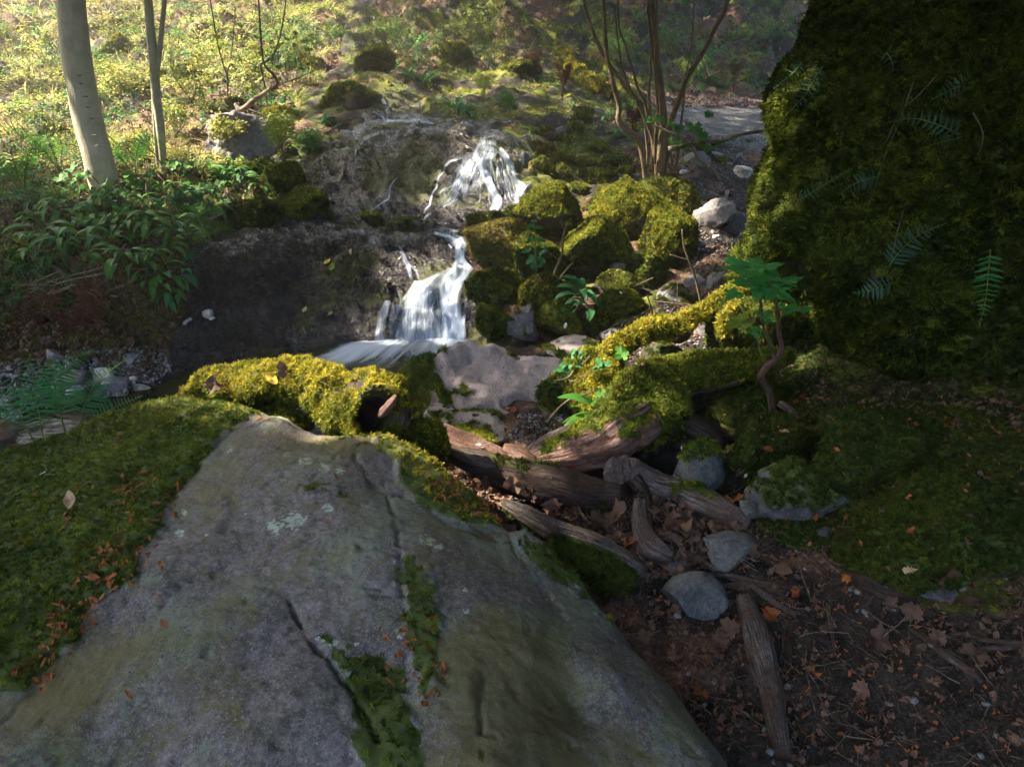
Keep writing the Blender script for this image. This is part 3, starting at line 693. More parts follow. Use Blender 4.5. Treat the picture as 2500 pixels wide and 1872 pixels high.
def herb_proto(seed, mat, n=14, name='herb', leafw=0.24):
    r = np.random.default_rng(seed); V = []; F = []
    for s in range(n):
        c = np.array([r.normal() * 0.35, r.normal() * 0.35, abs(r.normal() * 0.35) + 0.15]); az = r.uniform(0, 2 * PI)
        d = np.array([math.cos(az), math.sin(az), r.uniform(-0.5, 0.3)]); sd = np.array([-d[1], d[0], r.uniform(-.2, .2)]); L = r.uniform(0.28, 0.5); w = leafw * r.uniform(0.7, 1.2)
        i = len(V); V += [c, c + d * L * 0.45 + sd * w / 2, c + d * L + np.array([0, 0, -0.06]), c + d * L * 0.45 - sd * w / 2, c + d * L * 0.5 + np.array([0, 0, 0.04])]
        F += [(i, i + 1, i + 4), (i + 1, i + 2, i + 4), (i + 2, i + 3, i + 4), (i + 3, i, i + 4)]
    return proto(name, np.array(V), np.array(F), mat)
def grass_proto(seed, mat, n=12, L=1.0, W=0.035, name='grass_tuft', spread=0.9):
    r = np.random.default_rng(seed); m = MB()
    for k in range(n):
        b, f = blade(L * r.uniform(0.5, 1.15), W, r.uniform(0.3, 1.1), 4, 0.1, 'grass')
        m.add(b @ roty(r.uniform(0.0, spread)).T @ rotz(r.uniform(0, 2 * PI)).T + np.array([r.normal() * 0.05, r.normal() * 0.05, 0]), f)
    V, F = m.get(); return proto(name, V, F, mat, False)
def outline_leaf(kind, curl=0.25, seed=0, rings=3):
    r = np.random.default_rng(seed)
    if kind == 'maple':
        k = [(0, -0.42), (0.10, -0.30), (0.34, -0.36), (0.38, -0.20), (0.50, -0.08), (0.44, 0.06), (0.48, 0.24), (0.34, 0.27), (0.26, 0.38), (0.14, 0.38), (0.0, 0.54)]
    elif kind == 'oak':
        k = [(0, -0.5), (0.05, -0.36), (0.14, -0.30), (0.08, -0.22), (0.22, -0.12), (0.12, -0.04), (0.27, 0.08), (0.15, 0.16), (0.24, 0.28), (0.12, 0.36), (0.08, 0.46), (0, 0.5)]
    elif kind == 'sycamore':
        k = [(0, -0.30), (0.08, -0.36), (0.22, -0.40), (0.32, -0.33), (0.30, -0.26), (0.42, -0.24), (0.36, -0.14), (0.50, -0.04), (0.60, 0.10), (0.48, 0.10), (0.46, 0.20), (0.34, 0.17), (0.20, 0.14), (0.25, 0.28), (0.17, 0.36), (0.16, 0.48), (0.07, 0.52), (0, 0.68)]
    elif kind == 'beech':
        k = [(0, -0.5), (0.14, -0.38), (0.25, -0.15), (0.28, 0.05), (0.22, 0.28), (0.10, 0.44), (0, 0.54)]
    else:                                            # narrow bud scale
        k = [(0, -0.5), (0.07, -0.35), (0.11, 0.0), (0.09, 0.3), (0, 0.5)]
    pts = k + [(-x * r.uniform(0.85, 1.1), y + r.uniform(-0.02, 0.02)) for x, y in k[-2:0:-1]]
    pts = np.array(pts); n = len(pts); V = [np.array([0, 0, 0])]; F = []
    rad = [0.5, 1.0] if rings == 2 else [0.4, 0.72, 1.0]
    for q in rad: V += [np.array([x * q, y * q, 0]) for x, y in pts]
    V = np.array(V)
    for j in range(n):
        F.append((0, 1 + j, 1 + (j + 1) % n))
        for q in range(len(rad) - 1):
            a = 1 + q * n; F.append((a + j, a + n + j, a + n + (j + 1) % n, a + (j + 1) % n))
    d = np.hypot(V[:, 0], V[:, 1]); a = np.arctan2(V[:, 1], V[:, 0])
    V[1:, :2] *= (1 + 0.10 * r.normal(size=(len(V) - 1, 1))) if kind in ('maple', 'oak') else 1
    V[:, 2] = curl * (0.55 * d * d + 0.35 * V[:, 0] ** 2 * 2) + curl * 0.5 * d * np.sin(a * 3 + r.uniform(0, 6)) + curl * 0.15 * np.sin(a * 7) * d
    return V, F
def leaf_mesh(kind, mat, curl, seed, stem=0.25, name='leaf'):
    V, F = outline_leaf(kind, curl, seed, 3); F = [list(f) for f in F]
    if stem:
        m = MB(); m.add(V, F); y0 = V[:, 1].min() * 0.9
        s, f = tube(np.array([[0, y0 * 0.3, 0.004], [0.01, y0, 0.0], [0.03, y0 - stem, 0.03]]), 0.008, 4); m.add(s, f); V, F = m.get()
    return mesh_data(name, V, F, mat)
def leaf_protos(mat, kinds, curls=(0.2, 0.5, 0.8)):
    o = []
    for i, k in enumerate(kinds):
        for c in curls: o.append(bpy.data.objects.new('leaf', leaf_mesh(k, mat, c, i * 7 + int(c * 10), 0)))
    return o
L_DRY = leaf_protos(LEAF_DRY, ['beech', 'oak', 'beech', 'oak', 'maple'], (0.5, 1.0, 1.5)); L_RUST = leaf_protos(LEAF_RUST, ['scale', 'beech'], (0.3, 0.9)); L_TAN = leaf_protos(LEAF_TAN, ['beech', 'oak'], (0.3, 0.7))
H_BANK = [herb_proto(i, LEAF_BANK) for i in range(3)]; H_GREEN = [herb_proto(10 + i, LEAF_BRIGHT) for i in range(3)]; H_BLUE = [herb_proto(14 + i, LEAF_GARLIC) for i in range(2)]
H_YEL = [herb_proto(20 + i, LEAF_YELLOW) for i in range(2)]
G_PALE = [grass_proto(i, GRASS_PALE) for i in range(3)]; G_GREEN = [grass_proto(5 + i, LEAF_YELLOW) for i in range(2)]
R_GARLIC = [rosette_proto(i, LEAF_GARLIC) for i in range(3)]; R_BRIGHT = [rosette_proto(4 + i, LEAF_BRIGHT, 6, 1.0, 0.26) for i in range(2)]
def twig_proto(seed, mat):
    r = np.random.default_rng(seed); p = [np.zeros(3)]
    for k in range(4): p.append(p[-1] + np.array([0.25, r.normal() * 0.05, r.normal() * 0.03]))
    V, F = tube(smooth_path(p, 7) - np.array([0.5, 0, 0]), np.linspace(0.016, 0.007, 7), 4); return proto('twig', V, F, mat)
TWIGS = [twig_proto(i, BARK_TWIG) for i in range(2)] + [twig_proto(3, WOOD_DARK)]
def pebble_proto(seed, mat):
    V, F = rock_shape((1, 0.8, 0.5), seed, 2, 2.6, 5, 0.05); return proto('pebble', V, F, mat)
PEB = [pebble_proto(i, m) for i, m in enumerate((ROCK_STONE, ROCK_GREY, ROCK_DUSK, ROCK_STONE))]

CRUMB = [pebble_proto(9, SOIL_CRUMB)]
# moss coat on a surface: a tuft cover whose density follows the moss mask and the distance
def moss_coat(parent, V, F, protos, mask=None, cover=1.0, size=0.012, px=3.2, hang=0.0, name='moss', minz=-2.0, cap=60000, back=-0.35, **tags):
    V = np.asarray(V); T = ftri(F)
    ctr = V.mean(0); dist = max(np.linalg.norm(ctr - CAM), 0.6)
    s = max(size, px * dist / 640.0)
    def w(c, n):
        v = CAM - c; v /= np.linalg.norm(v, axis=1, keepdims=True)
        return ((n * v).sum(1) > back) * (n[:, 2] > minz) * 1.0
    A = V[T[:, 0]]; nr = np.cross(V[T[:, 1]] - A, V[T[:, 2]] - A); ar = np.linalg.norm(nr, axis=1) / 2
    keep = w(V[T].mean(1), nr / (2 * ar[:, None] + 1e-12)) > 0
    n = min(int(cover * (ar * keep).sum() / (s * s) * 1.25), cap)
    p, nn, at = sample(V, F, n, w, attrs={'m': mask} if mask is not None else None)
    if mask is not None:
        k = at['m'] + 0.22 * fbm(p, 0.35 / s, 2, 77) > 0.5; p, nn = p[k], nn[k]
    if len(p) == 0: return None
    d = nn + np.array([0, 0, 0.25]) + RNG.normal(size=p.shape) * 0.3
    if hang:
        hz = hang * np.clip(1.2 - nn[:, 2:3], 0, 1.6); d = d * (1 - hz * 0.5) + np.array([0, 0, -1.0]) * hz
    return scatter(name, p, d, s * RNG.uniform(0.75, 1.5, len(p)) * (1 + 0.3 * hang), protos, parent, kind='stuff', **tags)
# ---------------------------------------------------------------- rocks shaped as worn slabs (their own height field with steep sides)
def patch_rock(name, outline, inner, mat, sp=0.012, noise=0.02, nf=5, steep=5.0, rnd=0.06, drop=0.7, extra=None, attrs_fn=None, seed=0, **tags):
    out = np.array([P(a, b, Y) for a, b, Y in outline]); inn = np.array([P(a, b, Y) for a, b, Y in inner])
    C = np.concatenate([out, inn]); xy = C[:, :2]
    Kp = np.linalg.norm(xy[:, None] - xy[None], axis=-1); w = np.linalg.solve(Kp + np.eye(len(C)) * 0.02, C[:, 2] - C[:, 2].mean())
    x0, y0 = out[:, :2].min(0) - 0.2; x1, y1 = out[:, :2].max(0) + 0.2
    X, Y = np.meshgrid(np.arange(x0, x1, sp), np.arange(y0, y1, sp), indexing='ij')
    z = (np.linalg.norm(np.stack([X, Y], -1)[..., None, :] - xy, axis=-1) @ w) + C[:, 2].mean()
    p3 = np.stack([X, Y, 0 * X + seed], -1)
    wob = 0.03 * fbm(p3, 5, 3, seed + 3)
    ins = inpoly(X, Y, out[:, :2]); d = polydist(X, Y, out[:, :2]); sd = np.where(ins, d, -d) + wob
    z = z + noise * fbm(p3, nf, 5, seed) + noise * 0.35 * ridged(p3, nf * 2.4, 3, seed + 1)
    z = z - rnd * (1 - sstep(0, 0.10, sd)) ** 2
    fall = np.maximum(-sd, 0); z = z - np.minimum(fall * steep, drop)
    px, py = toPx(np.stack([X, Y, z], -1))
    if extra is not None: z = z + extra(px, py, X, Y)
    V = np.stack([X, Y, z], -1); keep = (fall < drop / steep + sp) & (z > gz(X, Y) - 0.15)
    F = grid_faces(*X.shape)[:, ::-1]; kf = keep.ravel()[F].all(1); F = F[kf]
    u, inv = np.unique(F, return_inverse=True); V = V.reshape(-1, 3)[u]; F = inv.reshape(F.shape)
    px, py = toPx(V); at = attrs_fn(px, py, V) if attrs_fn else {'moss': np.zeros(len(V))}
    o = mk(name, V, F, mat, attrs=at, **tags); solid(o, V, F)
    return o, V, F, at

# foreground boulder -----------------------------------------------------------
MP = [[(-400, 1150), (77, 1060), (250, 1000), (330, 975), (500, 950), (650, 975), (640, 1012), (570, 1035), (520, 1075), (520, 1110), (440, 1185), (395, 1250), (395, 1290), (330, 1345), (330, 1410), (255, 1440), (200, 1500), (190, 1560), (140, 1600), (60, 1690), (-400, 1700)],
      [(925, 1058), (1010, 1080), (1095, 1135), (1175, 1195), (1240, 1270), (1225, 1290), (1150, 1285), (1090, 1262), (1020, 1215), (975, 1175), (960, 1120), (925, 1090)],
      [(1272, 1300), (1340, 1325), (1400, 1380), (1450, 1450), (1430, 1462), (1380, 1420), (1320, 1400), (1280, 1350)],
      [(975, 1330), (1015, 1345), (1050, 1400), (1068, 1470), (1075, 1560), (1070, 1700), (1025, 1700), (1000, 1600), (985, 1500), (978, 1400)],
      [(800, 1560), (850, 1590), (930, 1610), (980, 1640), (1000, 1717), (1050, 1900), (880, 1900), (840, 1650)],
      [(735, 1178), (790, 1172), (850, 1190), (840, 1205), (750, 1200)], [(690, 972), (760, 985), (790, 1010), (750, 1000)], [(820, 1052), (900, 1050), (935, 1062), (880, 1072), (830, 1068)],
      [(1450, 1460), (1560, 1560), (1600, 1620), (1560, 1590), (1480, 1500)]]
CRK = [[(935, 1170), (965, 1260), (975, 1330), (985, 1480)], [(705, 1465), (745, 1545), (800, 1600), (860, 1680), (920, 1800)], [(870, 1130), (905, 1175), (1000, 1210), (1090, 1270), (1200, 1300)], [(1240, 1300), (1300, 1400), (1380, 1500)], [(1180, 1640), (1170, 1717), (1180, 1850)]]
def mossf(px, py, V):
    m = np.full(px.shape, -1e9)
    for i, q in enumerate(MP): 
        d = polydist(px, py, q); m = np.maximum(m, np.where(inpoly(px, py, q), d, -d))
    return m + 16 * fbm(V, 14, 3, 8) + np.where((px > 720) & ~((px > 900) & (px < 1260) & (py < 1320)), 20 * fbm(V, 45, 3, 18) - 5, 0)
def fore_attrs(px, py, V):
    m = sstep(-14, 10, mossf(px, py, V))
    li = np.zeros(len(V))
    for x, y, r in [(745, 1125, 34), (790, 1140, 30), (830, 1150, 22), (700, 1110, 20), (720, 1270, 55), (670, 1285, 42), (800, 1240, 30), (450, 1250, 18), (960, 1370, 14), (898, 1365, 9), (785, 1560, 26), (815, 1570, 24), (870, 1570, 12), (1135, 1440, 14), (1138, 1490, 20), (1078, 1505, 7), (975, 1555, 14), (1140, 1465, 10), (440, 1160, 30), (480, 1140, 25), (600, 1255, 12), (560, 1100, 16), (1040, 1320, 40), (1070, 1335, 26), (440, 1300, 22), (505, 1305, 14), (345, 1295, 12)]:
        li = np.maximum(li, 0.62 * (1 - sstep(0.25, 1.15, np.hypot(px - x, (py - y) * 1.3) / r)))
    st = 0.35 + 0.5 * fbm(V, 3.2, 3, 91) + 0.25 * sstep(1300, 1600, py) * sstep(900, 1300, px)
    for x, y, r, a in [(1150, 1600, 120, .35), (850, 1560, 90, .3), (620, 1030, 90, .25), (560, 1130, 60, .3), (1250, 1560, 90, .25), (520, 1550, 80, .2), (1600, 1600, 60, .2)]:
        st = st + a * np.exp(-((px - x) ** 2 + (py - y) ** 2) / (r * r))
    return {'moss': m * 0.95, 'lichen': li, 'stain': np.clip(st, 0, 1)}
def fore_extra(px, py, X, Y):
    V = np.stack([X, Y, 0 * X], -1); m = sstep(-14, 16, mossf(px, py, V))
    big_ = (px < 720) | ((px > 900) & (px < 1260) & (py < 1320))
    e = m * np.where(big_, 1.0, 0.4) * (0.020 + 0.014 * fbm(V, 9, 3, 13))
    e = e + (1 - m) * (0.0022 * fbm(V, 38, 4, 51) + 0.0012 * ridged(V, 70, 2, 52) - 0.006 * sstep(0.62, 0.9, fbm(V, 22, 3, 53)) + 0.006 * (np.floor(3 * fbm(V, 3.0, 4, 54)) / 3))
    for i, c in enumerate(CRK):
        d = polydist(px, py, c, False) + 6 * fbm(V, 20, 2, 14); e = e - (0.020 if i in (1,) else 0.012) * np.exp(-(d / 4.5) ** 2) - 0.008 * np.exp(-(d / 45.0) ** 2)
    # the worn dome between the gullies, and the sunken dark pocket at the lower middle
    e = e + 0.035 * np.exp(-(((px - 880) / 90) ** 2 + ((py - 1110) / 50) ** 2)) + 0.03 * np.exp(-(((px - 1280) / 45) ** 2 + ((py - 1300) / 30) ** 2))
    e = e - 0.035 * np.exp(-(((px - 930) / 90) ** 2 + ((py - 1660) / 90) ** 2)) + 0.012 * np.exp(-(((px - 1150) / 30) ** 2 + ((py - 1680) / 60) ** 2))
    return e
FO = [(-420, 1330, 1.55), (-300, 1180, 1.85), (-100, 1110, 2.05), (77, 1072, 2.15), (250, 1015, 2.28), (400, 975, 2.38), (500, 962, 2.40), (640, 985, 2.24), (720, 1003, 2.18), (790, 1045, 2.12), (850, 1062, 2.1), (930, 1060, 2.12), (1060, 1110, 2.0), (1150, 1185, 1.86),
      (1235, 1275, 1.67), (1330, 1305, 1.62), (1420, 1400, 1.5), (1480, 1475, 1.4), (1560, 1570, 1.28), (1640, 1655, 1.16), (1690, 1717, 1.09), (1800, 1872, 0.9), (1900, 2100, 0.7), (1250, 2600, 0.42), (300, 2600, 0.40), (-900, 2000, 0.62)]
FI = [(640, 1100, 1.84), (850, 1200, 1.6), (600, 1300, 1.39), (1000, 1300, 1.42), (400, 1400, 1.22), (800, 1450, 1.17), (1150, 1450, 1.2), (1300, 1500, 1.19), (600, 1600, 0.98), (1000, 1600, 1.0), (1300, 1600, 1.05), (1500, 1650, 1.05),
      (600, 1872, 0.735), (1200, 1872, 0.75), (200, 1250, 1.55), (200, 1500, 1.12), (77, 1700, 0.9), (0, 1872, 0.72), (350, 1130, 1.83), (150, 1130, 1.95), (1100, 1350, 1.38), (900, 1120, 1.88), (1400, 1717, 0.99), (520, 1050, 2.05)]
FORE, FV, FF, FAT = patch_rock('boulder', FO, FI, ROCK_FORE, sp=0.0064, noise=0.009, nf=4, steep=3.2, rnd=0.045, drop=0.75, extra=fore_extra, attrs_fn=fore_attrs, seed=5,
    label='huge flat grey boulder filling the foreground, patched with moss and lichen', cat='boulder')
fpx, fpy = toPx(FV)
mgold = FAT['moss'] * np.where((fpx > 900) & (fpx < 1300) & (fpy < 1320) & (fpx - 900 > (fpy - 1075) * 1.1), 1, 0)
mgrn = FAT['moss'] * (mgold < 0.3)
mgold2 = mgrn * ((fpx < 700) & (fpy < 1062 - 0.12 * fpx + 40))
strip_ = (fpx > 720)
moss_coat(FORE, FV, FF, T_GREEN, mgrn * ~strip_, 1.25, 0.0098, name='moss', cap=75000, px=2.4)
moss_coat(FORE, FV, FF, T_GREEN, mgrn * strip_ * 0.85, 1.0, 0.0105, name='moss', cap=12000)
moss_coat(FORE, FV, FF, T_DARK, mgrn * strip_, 0.5, 0.0105, name='moss', cap=8000)
moss_coat(FORE, FV, FF, T_GOLD, mgold, 1.4, 0.0125, name='moss', cap=20000, label='golden moss strip along the right shoulder of the boulder')
moss_coat(FORE, FV, FF, T_GOLD, mgold2, 0.30, 0.0125, name='moss', cap=9000)

# pale boulder beside the plunge pool ------------------------------------------
def pale_attrs(px, py, V):
    m = np.full(px.shape, -1e9)
    for q in [[(960, 880), (1010, 855), (1060, 840), (1085, 850), (1060, 880), (1075, 920), (1105, 985), (1085, 1005), (1060, 945), (1040, 960), (1020, 1020), (985, 1020)], [(1215, 828), (1245, 830), (1262, 870), (1245, 865)],
              [(1100, 940), (1135, 945), (1140, 960), (1105, 960)], [(985, 955), (1050, 960), (1060, 1060), (980, 1060)]]:
        d = polydist(px, py, q); m = np.maximum(m, np.where(inpoly(px, py, q), d, -d))
    return {'moss': sstep(-12, 9, m + 12 * fbm(V, 16, 3, 8))}
def pale_extra(px, py, X, Y):
    e = 0
    for x, y, rx, ry, a in [(1180, 1003, 32, 15, 0.075), (1262, 985, 42, 20, 0.055), (1160, 960, 30, 12, 0.02), (1010, 960, 22, 40, 0.02)]:
        r = np.sqrt(((px - x) / rx) ** 2 + ((py - y) / ry) ** 2); e = e - a * (1 - sstep(0.65, 1.1, r))
    d = polydist(px, py, [(1060, 850), (1075, 910), (1110, 990)], False); e = e - 0.03 * np.exp(-(d / 12) ** 2)
    d = polydist(px, py, [(1225, 825), (1262, 870), (1290, 872), (1340, 880)], False); return e - 0.02 * np.exp(-(d / 7) ** 2)
PO = [(968, 905, 3.5), (1000, 865, 3.5), (1060, 846, 3.46), (1110, 825, 3.5), (1150, 815, 3.52), (1210, 822, 3.52), (1262, 848, 3.5), (1340, 855, 3.55), (1400, 870, 3.45), (1380, 960, 3.2), (1310, 1005, 3.06), (1230, 1035, 2.98), (1120, 1035, 2.97), (1020, 1040, 2.98), (985, 985, 3.2)]
PI_ = [(1150, 880, 3.42), (1200, 930, 3.28), (1080, 950, 3.22), (1280, 920, 3.30), (1150, 1000, 3.08)]
PALE, PV, PF, PAT = patch_rock('boulder', PO, PI_, ROCK_PINK, sp=0.008, noise=0.016, nf=7, steep=4.0, rnd=0.05, drop=0.6, extra=pale_extra, attrs_fn=pale_attrs, seed=9,
    label='pale pinkish grey boulder with two scooped hollows beside the plunge pool', cat='boulder')
moss_coat(PALE, PV, PF, T_GREEN, PAT['moss'], 1.3, 0.016, hang=0.3)
moss_coat(PALE, PV, PF, T_GOLD, PAT['moss'] * (PV[:, 2] > -0.12), 0.5, 0.016)

# rounded and angular boulders by their place in the photograph ------------------
def rock(box, label, mat=ROCK_GREY, seed=0, dep=0.9, roll=0.0, moss=0.0, top=0.6, protos=None, hang=0.0, sub=4, name='boulder', cat='boulder', group=None, Y=None, be=2.6, cuts=7, rough=0.09,
         cover=1.1, gold=0.0, msize=0.0115, sink=0.12, yaw=0.0, cutd=(0.48, 0.80), shear=0.0, px=1.7):
    x0, y0, x1, y1 = box; cx, cy, w, h = (x0 + x1) / 2, (y0 + y1) / 2, x1 - x0, y1 - y0
    if Y is None:
        g = ghit(np.array([cx]), np.array([y1 - 0.12 * h]))[0]; Yb = g[1]
        k0 = w * (Yb / 0.88) / FPX; Y = Yb + dep * k0 * 0.30
    c = P(cx, cy, Y); zc = (c - CAM) @ FWD; k = zc / FPX
    sx = w * k; sy = sx * dep; al = -math.atan2(c[2] - CAMZ, c[1])
    sz = math.sqrt(max((h * k) ** 2 - (sy * math.sin(al)) ** 2 * 0.6, (0.35 * h * k) ** 2)) / math.cos(al)
    V, F = rock_shape((sx * 1.10, sy * 1.05, sz * (1.06 + sink)), seed, sub, be, cuts, rough, cutd=cutd)
    V[:, 0] += shear * V[:, 2]
    V = V @ rotz(yaw).T @ roty(math.radians(roll)).T
    V[:, 2] -= sz * sink * 0.4; V += c
    Nn = vnormals(V, F); 
    if ((V - c) * Nn).sum() < 0: F = F[:, ::-1]; Nn = -Nn
    m = np.clip(0.5 + (moss - 0.5) * 1.25 + top * (Nn[:, 2] - 0.15) * (1 if moss < 0.95 else 0.2) + 0.45 * fbm(V, 2.2 / max(sx, 0.05), 3, seed), 0, 1) if moss > 0 else np.zeros(len(V))
    o = mk(name, V, F, mat, attrs={'moss': m}, label=label, cat=cat, group=group)
    if sub >= 3: solid(o, V, F)
    if moss > 0 and protos:
        if protos is T_GREEN:                # light and shade put into the moss colour: green crowns, dark brown fronts
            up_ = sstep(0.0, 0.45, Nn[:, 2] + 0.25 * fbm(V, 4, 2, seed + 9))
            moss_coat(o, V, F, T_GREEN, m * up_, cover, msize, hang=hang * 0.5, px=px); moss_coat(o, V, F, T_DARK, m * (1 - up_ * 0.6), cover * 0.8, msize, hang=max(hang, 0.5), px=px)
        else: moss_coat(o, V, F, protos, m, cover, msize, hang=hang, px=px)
        if gold: moss_coat(o, V, F, T_GOLD, m * (Nn[:, 2] > 0.15), cover * gold, msize, px=px)  # yellower upward faces, a lit look put into the tuft colour
    return o, V, F
G1 = 'moss covered boulders piled right of the waterfall'
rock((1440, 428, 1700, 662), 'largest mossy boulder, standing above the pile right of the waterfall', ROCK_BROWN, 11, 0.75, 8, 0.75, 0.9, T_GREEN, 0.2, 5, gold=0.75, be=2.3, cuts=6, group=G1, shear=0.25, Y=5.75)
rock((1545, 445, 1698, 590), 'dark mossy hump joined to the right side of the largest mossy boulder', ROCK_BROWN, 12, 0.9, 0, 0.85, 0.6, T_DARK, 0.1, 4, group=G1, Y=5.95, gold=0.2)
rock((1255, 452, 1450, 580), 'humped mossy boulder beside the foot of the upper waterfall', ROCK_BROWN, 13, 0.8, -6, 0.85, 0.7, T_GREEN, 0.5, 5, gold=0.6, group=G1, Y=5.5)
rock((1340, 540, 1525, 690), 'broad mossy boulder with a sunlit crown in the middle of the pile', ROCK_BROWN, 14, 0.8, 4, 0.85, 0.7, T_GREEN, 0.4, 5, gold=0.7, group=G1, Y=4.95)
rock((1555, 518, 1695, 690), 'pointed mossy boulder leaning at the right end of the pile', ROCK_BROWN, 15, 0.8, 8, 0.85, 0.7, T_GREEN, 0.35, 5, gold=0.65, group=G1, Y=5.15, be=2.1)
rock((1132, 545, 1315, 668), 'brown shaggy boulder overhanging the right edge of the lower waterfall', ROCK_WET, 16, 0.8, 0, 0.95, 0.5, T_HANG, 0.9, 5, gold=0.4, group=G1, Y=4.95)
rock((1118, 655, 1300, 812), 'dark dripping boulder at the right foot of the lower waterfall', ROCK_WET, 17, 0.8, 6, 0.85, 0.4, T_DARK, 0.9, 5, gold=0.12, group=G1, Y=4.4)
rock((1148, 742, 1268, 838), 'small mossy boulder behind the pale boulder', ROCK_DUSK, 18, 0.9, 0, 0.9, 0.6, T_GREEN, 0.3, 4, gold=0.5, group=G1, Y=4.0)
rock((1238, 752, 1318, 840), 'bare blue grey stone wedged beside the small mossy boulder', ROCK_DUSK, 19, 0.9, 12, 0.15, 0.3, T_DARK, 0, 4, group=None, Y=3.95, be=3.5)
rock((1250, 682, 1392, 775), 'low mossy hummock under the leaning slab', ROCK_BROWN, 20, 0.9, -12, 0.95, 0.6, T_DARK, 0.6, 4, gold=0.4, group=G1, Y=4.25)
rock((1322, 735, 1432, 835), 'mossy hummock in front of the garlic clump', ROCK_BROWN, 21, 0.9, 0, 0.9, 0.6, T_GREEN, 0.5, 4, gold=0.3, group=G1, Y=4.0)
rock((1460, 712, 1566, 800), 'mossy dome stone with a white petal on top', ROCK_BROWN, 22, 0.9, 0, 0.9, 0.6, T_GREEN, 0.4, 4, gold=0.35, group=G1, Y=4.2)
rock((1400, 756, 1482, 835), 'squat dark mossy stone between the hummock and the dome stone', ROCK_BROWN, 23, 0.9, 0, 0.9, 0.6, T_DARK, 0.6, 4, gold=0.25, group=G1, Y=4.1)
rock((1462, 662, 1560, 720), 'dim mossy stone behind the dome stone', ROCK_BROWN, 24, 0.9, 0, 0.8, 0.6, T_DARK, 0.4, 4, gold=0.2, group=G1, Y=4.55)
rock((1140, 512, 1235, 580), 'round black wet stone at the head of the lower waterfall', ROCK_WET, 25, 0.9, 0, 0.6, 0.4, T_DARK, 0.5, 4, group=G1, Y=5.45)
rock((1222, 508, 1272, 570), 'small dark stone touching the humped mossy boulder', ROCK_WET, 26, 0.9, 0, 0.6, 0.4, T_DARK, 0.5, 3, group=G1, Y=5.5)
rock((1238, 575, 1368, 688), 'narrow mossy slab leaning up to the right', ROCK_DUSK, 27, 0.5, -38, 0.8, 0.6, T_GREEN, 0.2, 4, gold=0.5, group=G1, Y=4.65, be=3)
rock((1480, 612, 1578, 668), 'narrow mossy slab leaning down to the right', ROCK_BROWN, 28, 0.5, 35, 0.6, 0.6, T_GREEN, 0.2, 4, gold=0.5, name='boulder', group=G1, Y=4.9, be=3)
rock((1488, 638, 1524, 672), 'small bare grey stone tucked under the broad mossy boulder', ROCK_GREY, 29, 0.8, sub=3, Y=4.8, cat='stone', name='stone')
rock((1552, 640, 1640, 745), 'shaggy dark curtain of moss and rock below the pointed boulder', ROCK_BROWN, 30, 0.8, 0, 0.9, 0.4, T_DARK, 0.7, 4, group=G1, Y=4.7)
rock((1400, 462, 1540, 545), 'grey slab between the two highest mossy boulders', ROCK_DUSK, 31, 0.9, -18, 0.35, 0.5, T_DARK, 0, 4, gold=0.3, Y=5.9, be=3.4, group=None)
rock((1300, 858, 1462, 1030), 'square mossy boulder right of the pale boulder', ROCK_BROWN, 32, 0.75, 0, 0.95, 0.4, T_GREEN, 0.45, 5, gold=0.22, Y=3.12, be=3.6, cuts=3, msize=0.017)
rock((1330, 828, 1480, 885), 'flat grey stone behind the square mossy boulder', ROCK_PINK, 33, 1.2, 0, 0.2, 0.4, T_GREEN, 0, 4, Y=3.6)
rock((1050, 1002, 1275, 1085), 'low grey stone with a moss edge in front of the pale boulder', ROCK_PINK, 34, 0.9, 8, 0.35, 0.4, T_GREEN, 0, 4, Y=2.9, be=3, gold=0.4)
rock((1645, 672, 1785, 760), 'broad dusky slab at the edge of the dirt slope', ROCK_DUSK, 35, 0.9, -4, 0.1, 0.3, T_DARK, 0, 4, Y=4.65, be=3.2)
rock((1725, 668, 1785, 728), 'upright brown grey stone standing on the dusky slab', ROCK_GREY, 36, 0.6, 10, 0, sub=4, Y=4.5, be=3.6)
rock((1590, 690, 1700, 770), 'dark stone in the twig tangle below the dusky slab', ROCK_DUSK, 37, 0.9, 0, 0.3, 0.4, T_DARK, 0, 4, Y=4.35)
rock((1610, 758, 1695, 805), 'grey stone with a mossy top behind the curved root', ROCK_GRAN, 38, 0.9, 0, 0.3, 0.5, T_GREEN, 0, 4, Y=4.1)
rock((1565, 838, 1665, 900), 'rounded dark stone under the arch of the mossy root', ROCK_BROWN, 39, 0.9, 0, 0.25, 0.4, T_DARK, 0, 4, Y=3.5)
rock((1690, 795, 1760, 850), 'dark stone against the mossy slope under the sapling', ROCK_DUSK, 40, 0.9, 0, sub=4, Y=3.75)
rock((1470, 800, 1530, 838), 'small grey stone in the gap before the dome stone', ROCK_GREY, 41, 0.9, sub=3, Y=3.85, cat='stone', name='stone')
GR, GRV, GRF = rock((1622, 1075, 1762, 1210), 'blue grey granite boulder with a cap of bright moss', ROCK_GRAN, 42, 0.9, 6, 0, sub=5, be=2.8, cuts=6, rough=0.05)
gpx_, gpy_ = toPx(GRV); gN_ = vnormals(GRV, GRF)
moss_coat(GR, GRV, GRF, T_GREEN, np.where(gN_[:, 2] > 0.1, sstep(1135, 1105, gpy_ + 0.25 * np.abs(gpx_ - 1680) - 8), 0), 1.8, 0.012, name='moss')
rock((1850, 1125, 2070, 1260), 'half buried dark grey boulder with moss draped over its top', ROCK_DUSK, 44, 0.7, -14, 0.30, 0.9, T_SHADE, 0.2, 5, be=2.6, cuts=6, msize=0.013, sink=0.05, Y=float(ghit(np.array([1960.]), np.array([1225.]))[0][1]) - 0.03)
rock((1806, 1218, 1868, 1268), 'small blue grey stone at the tip of the grey log', ROCK_GRAN, 45, 0.9, 0, 0.15, 0.4, T_SHADE, 0, 4)
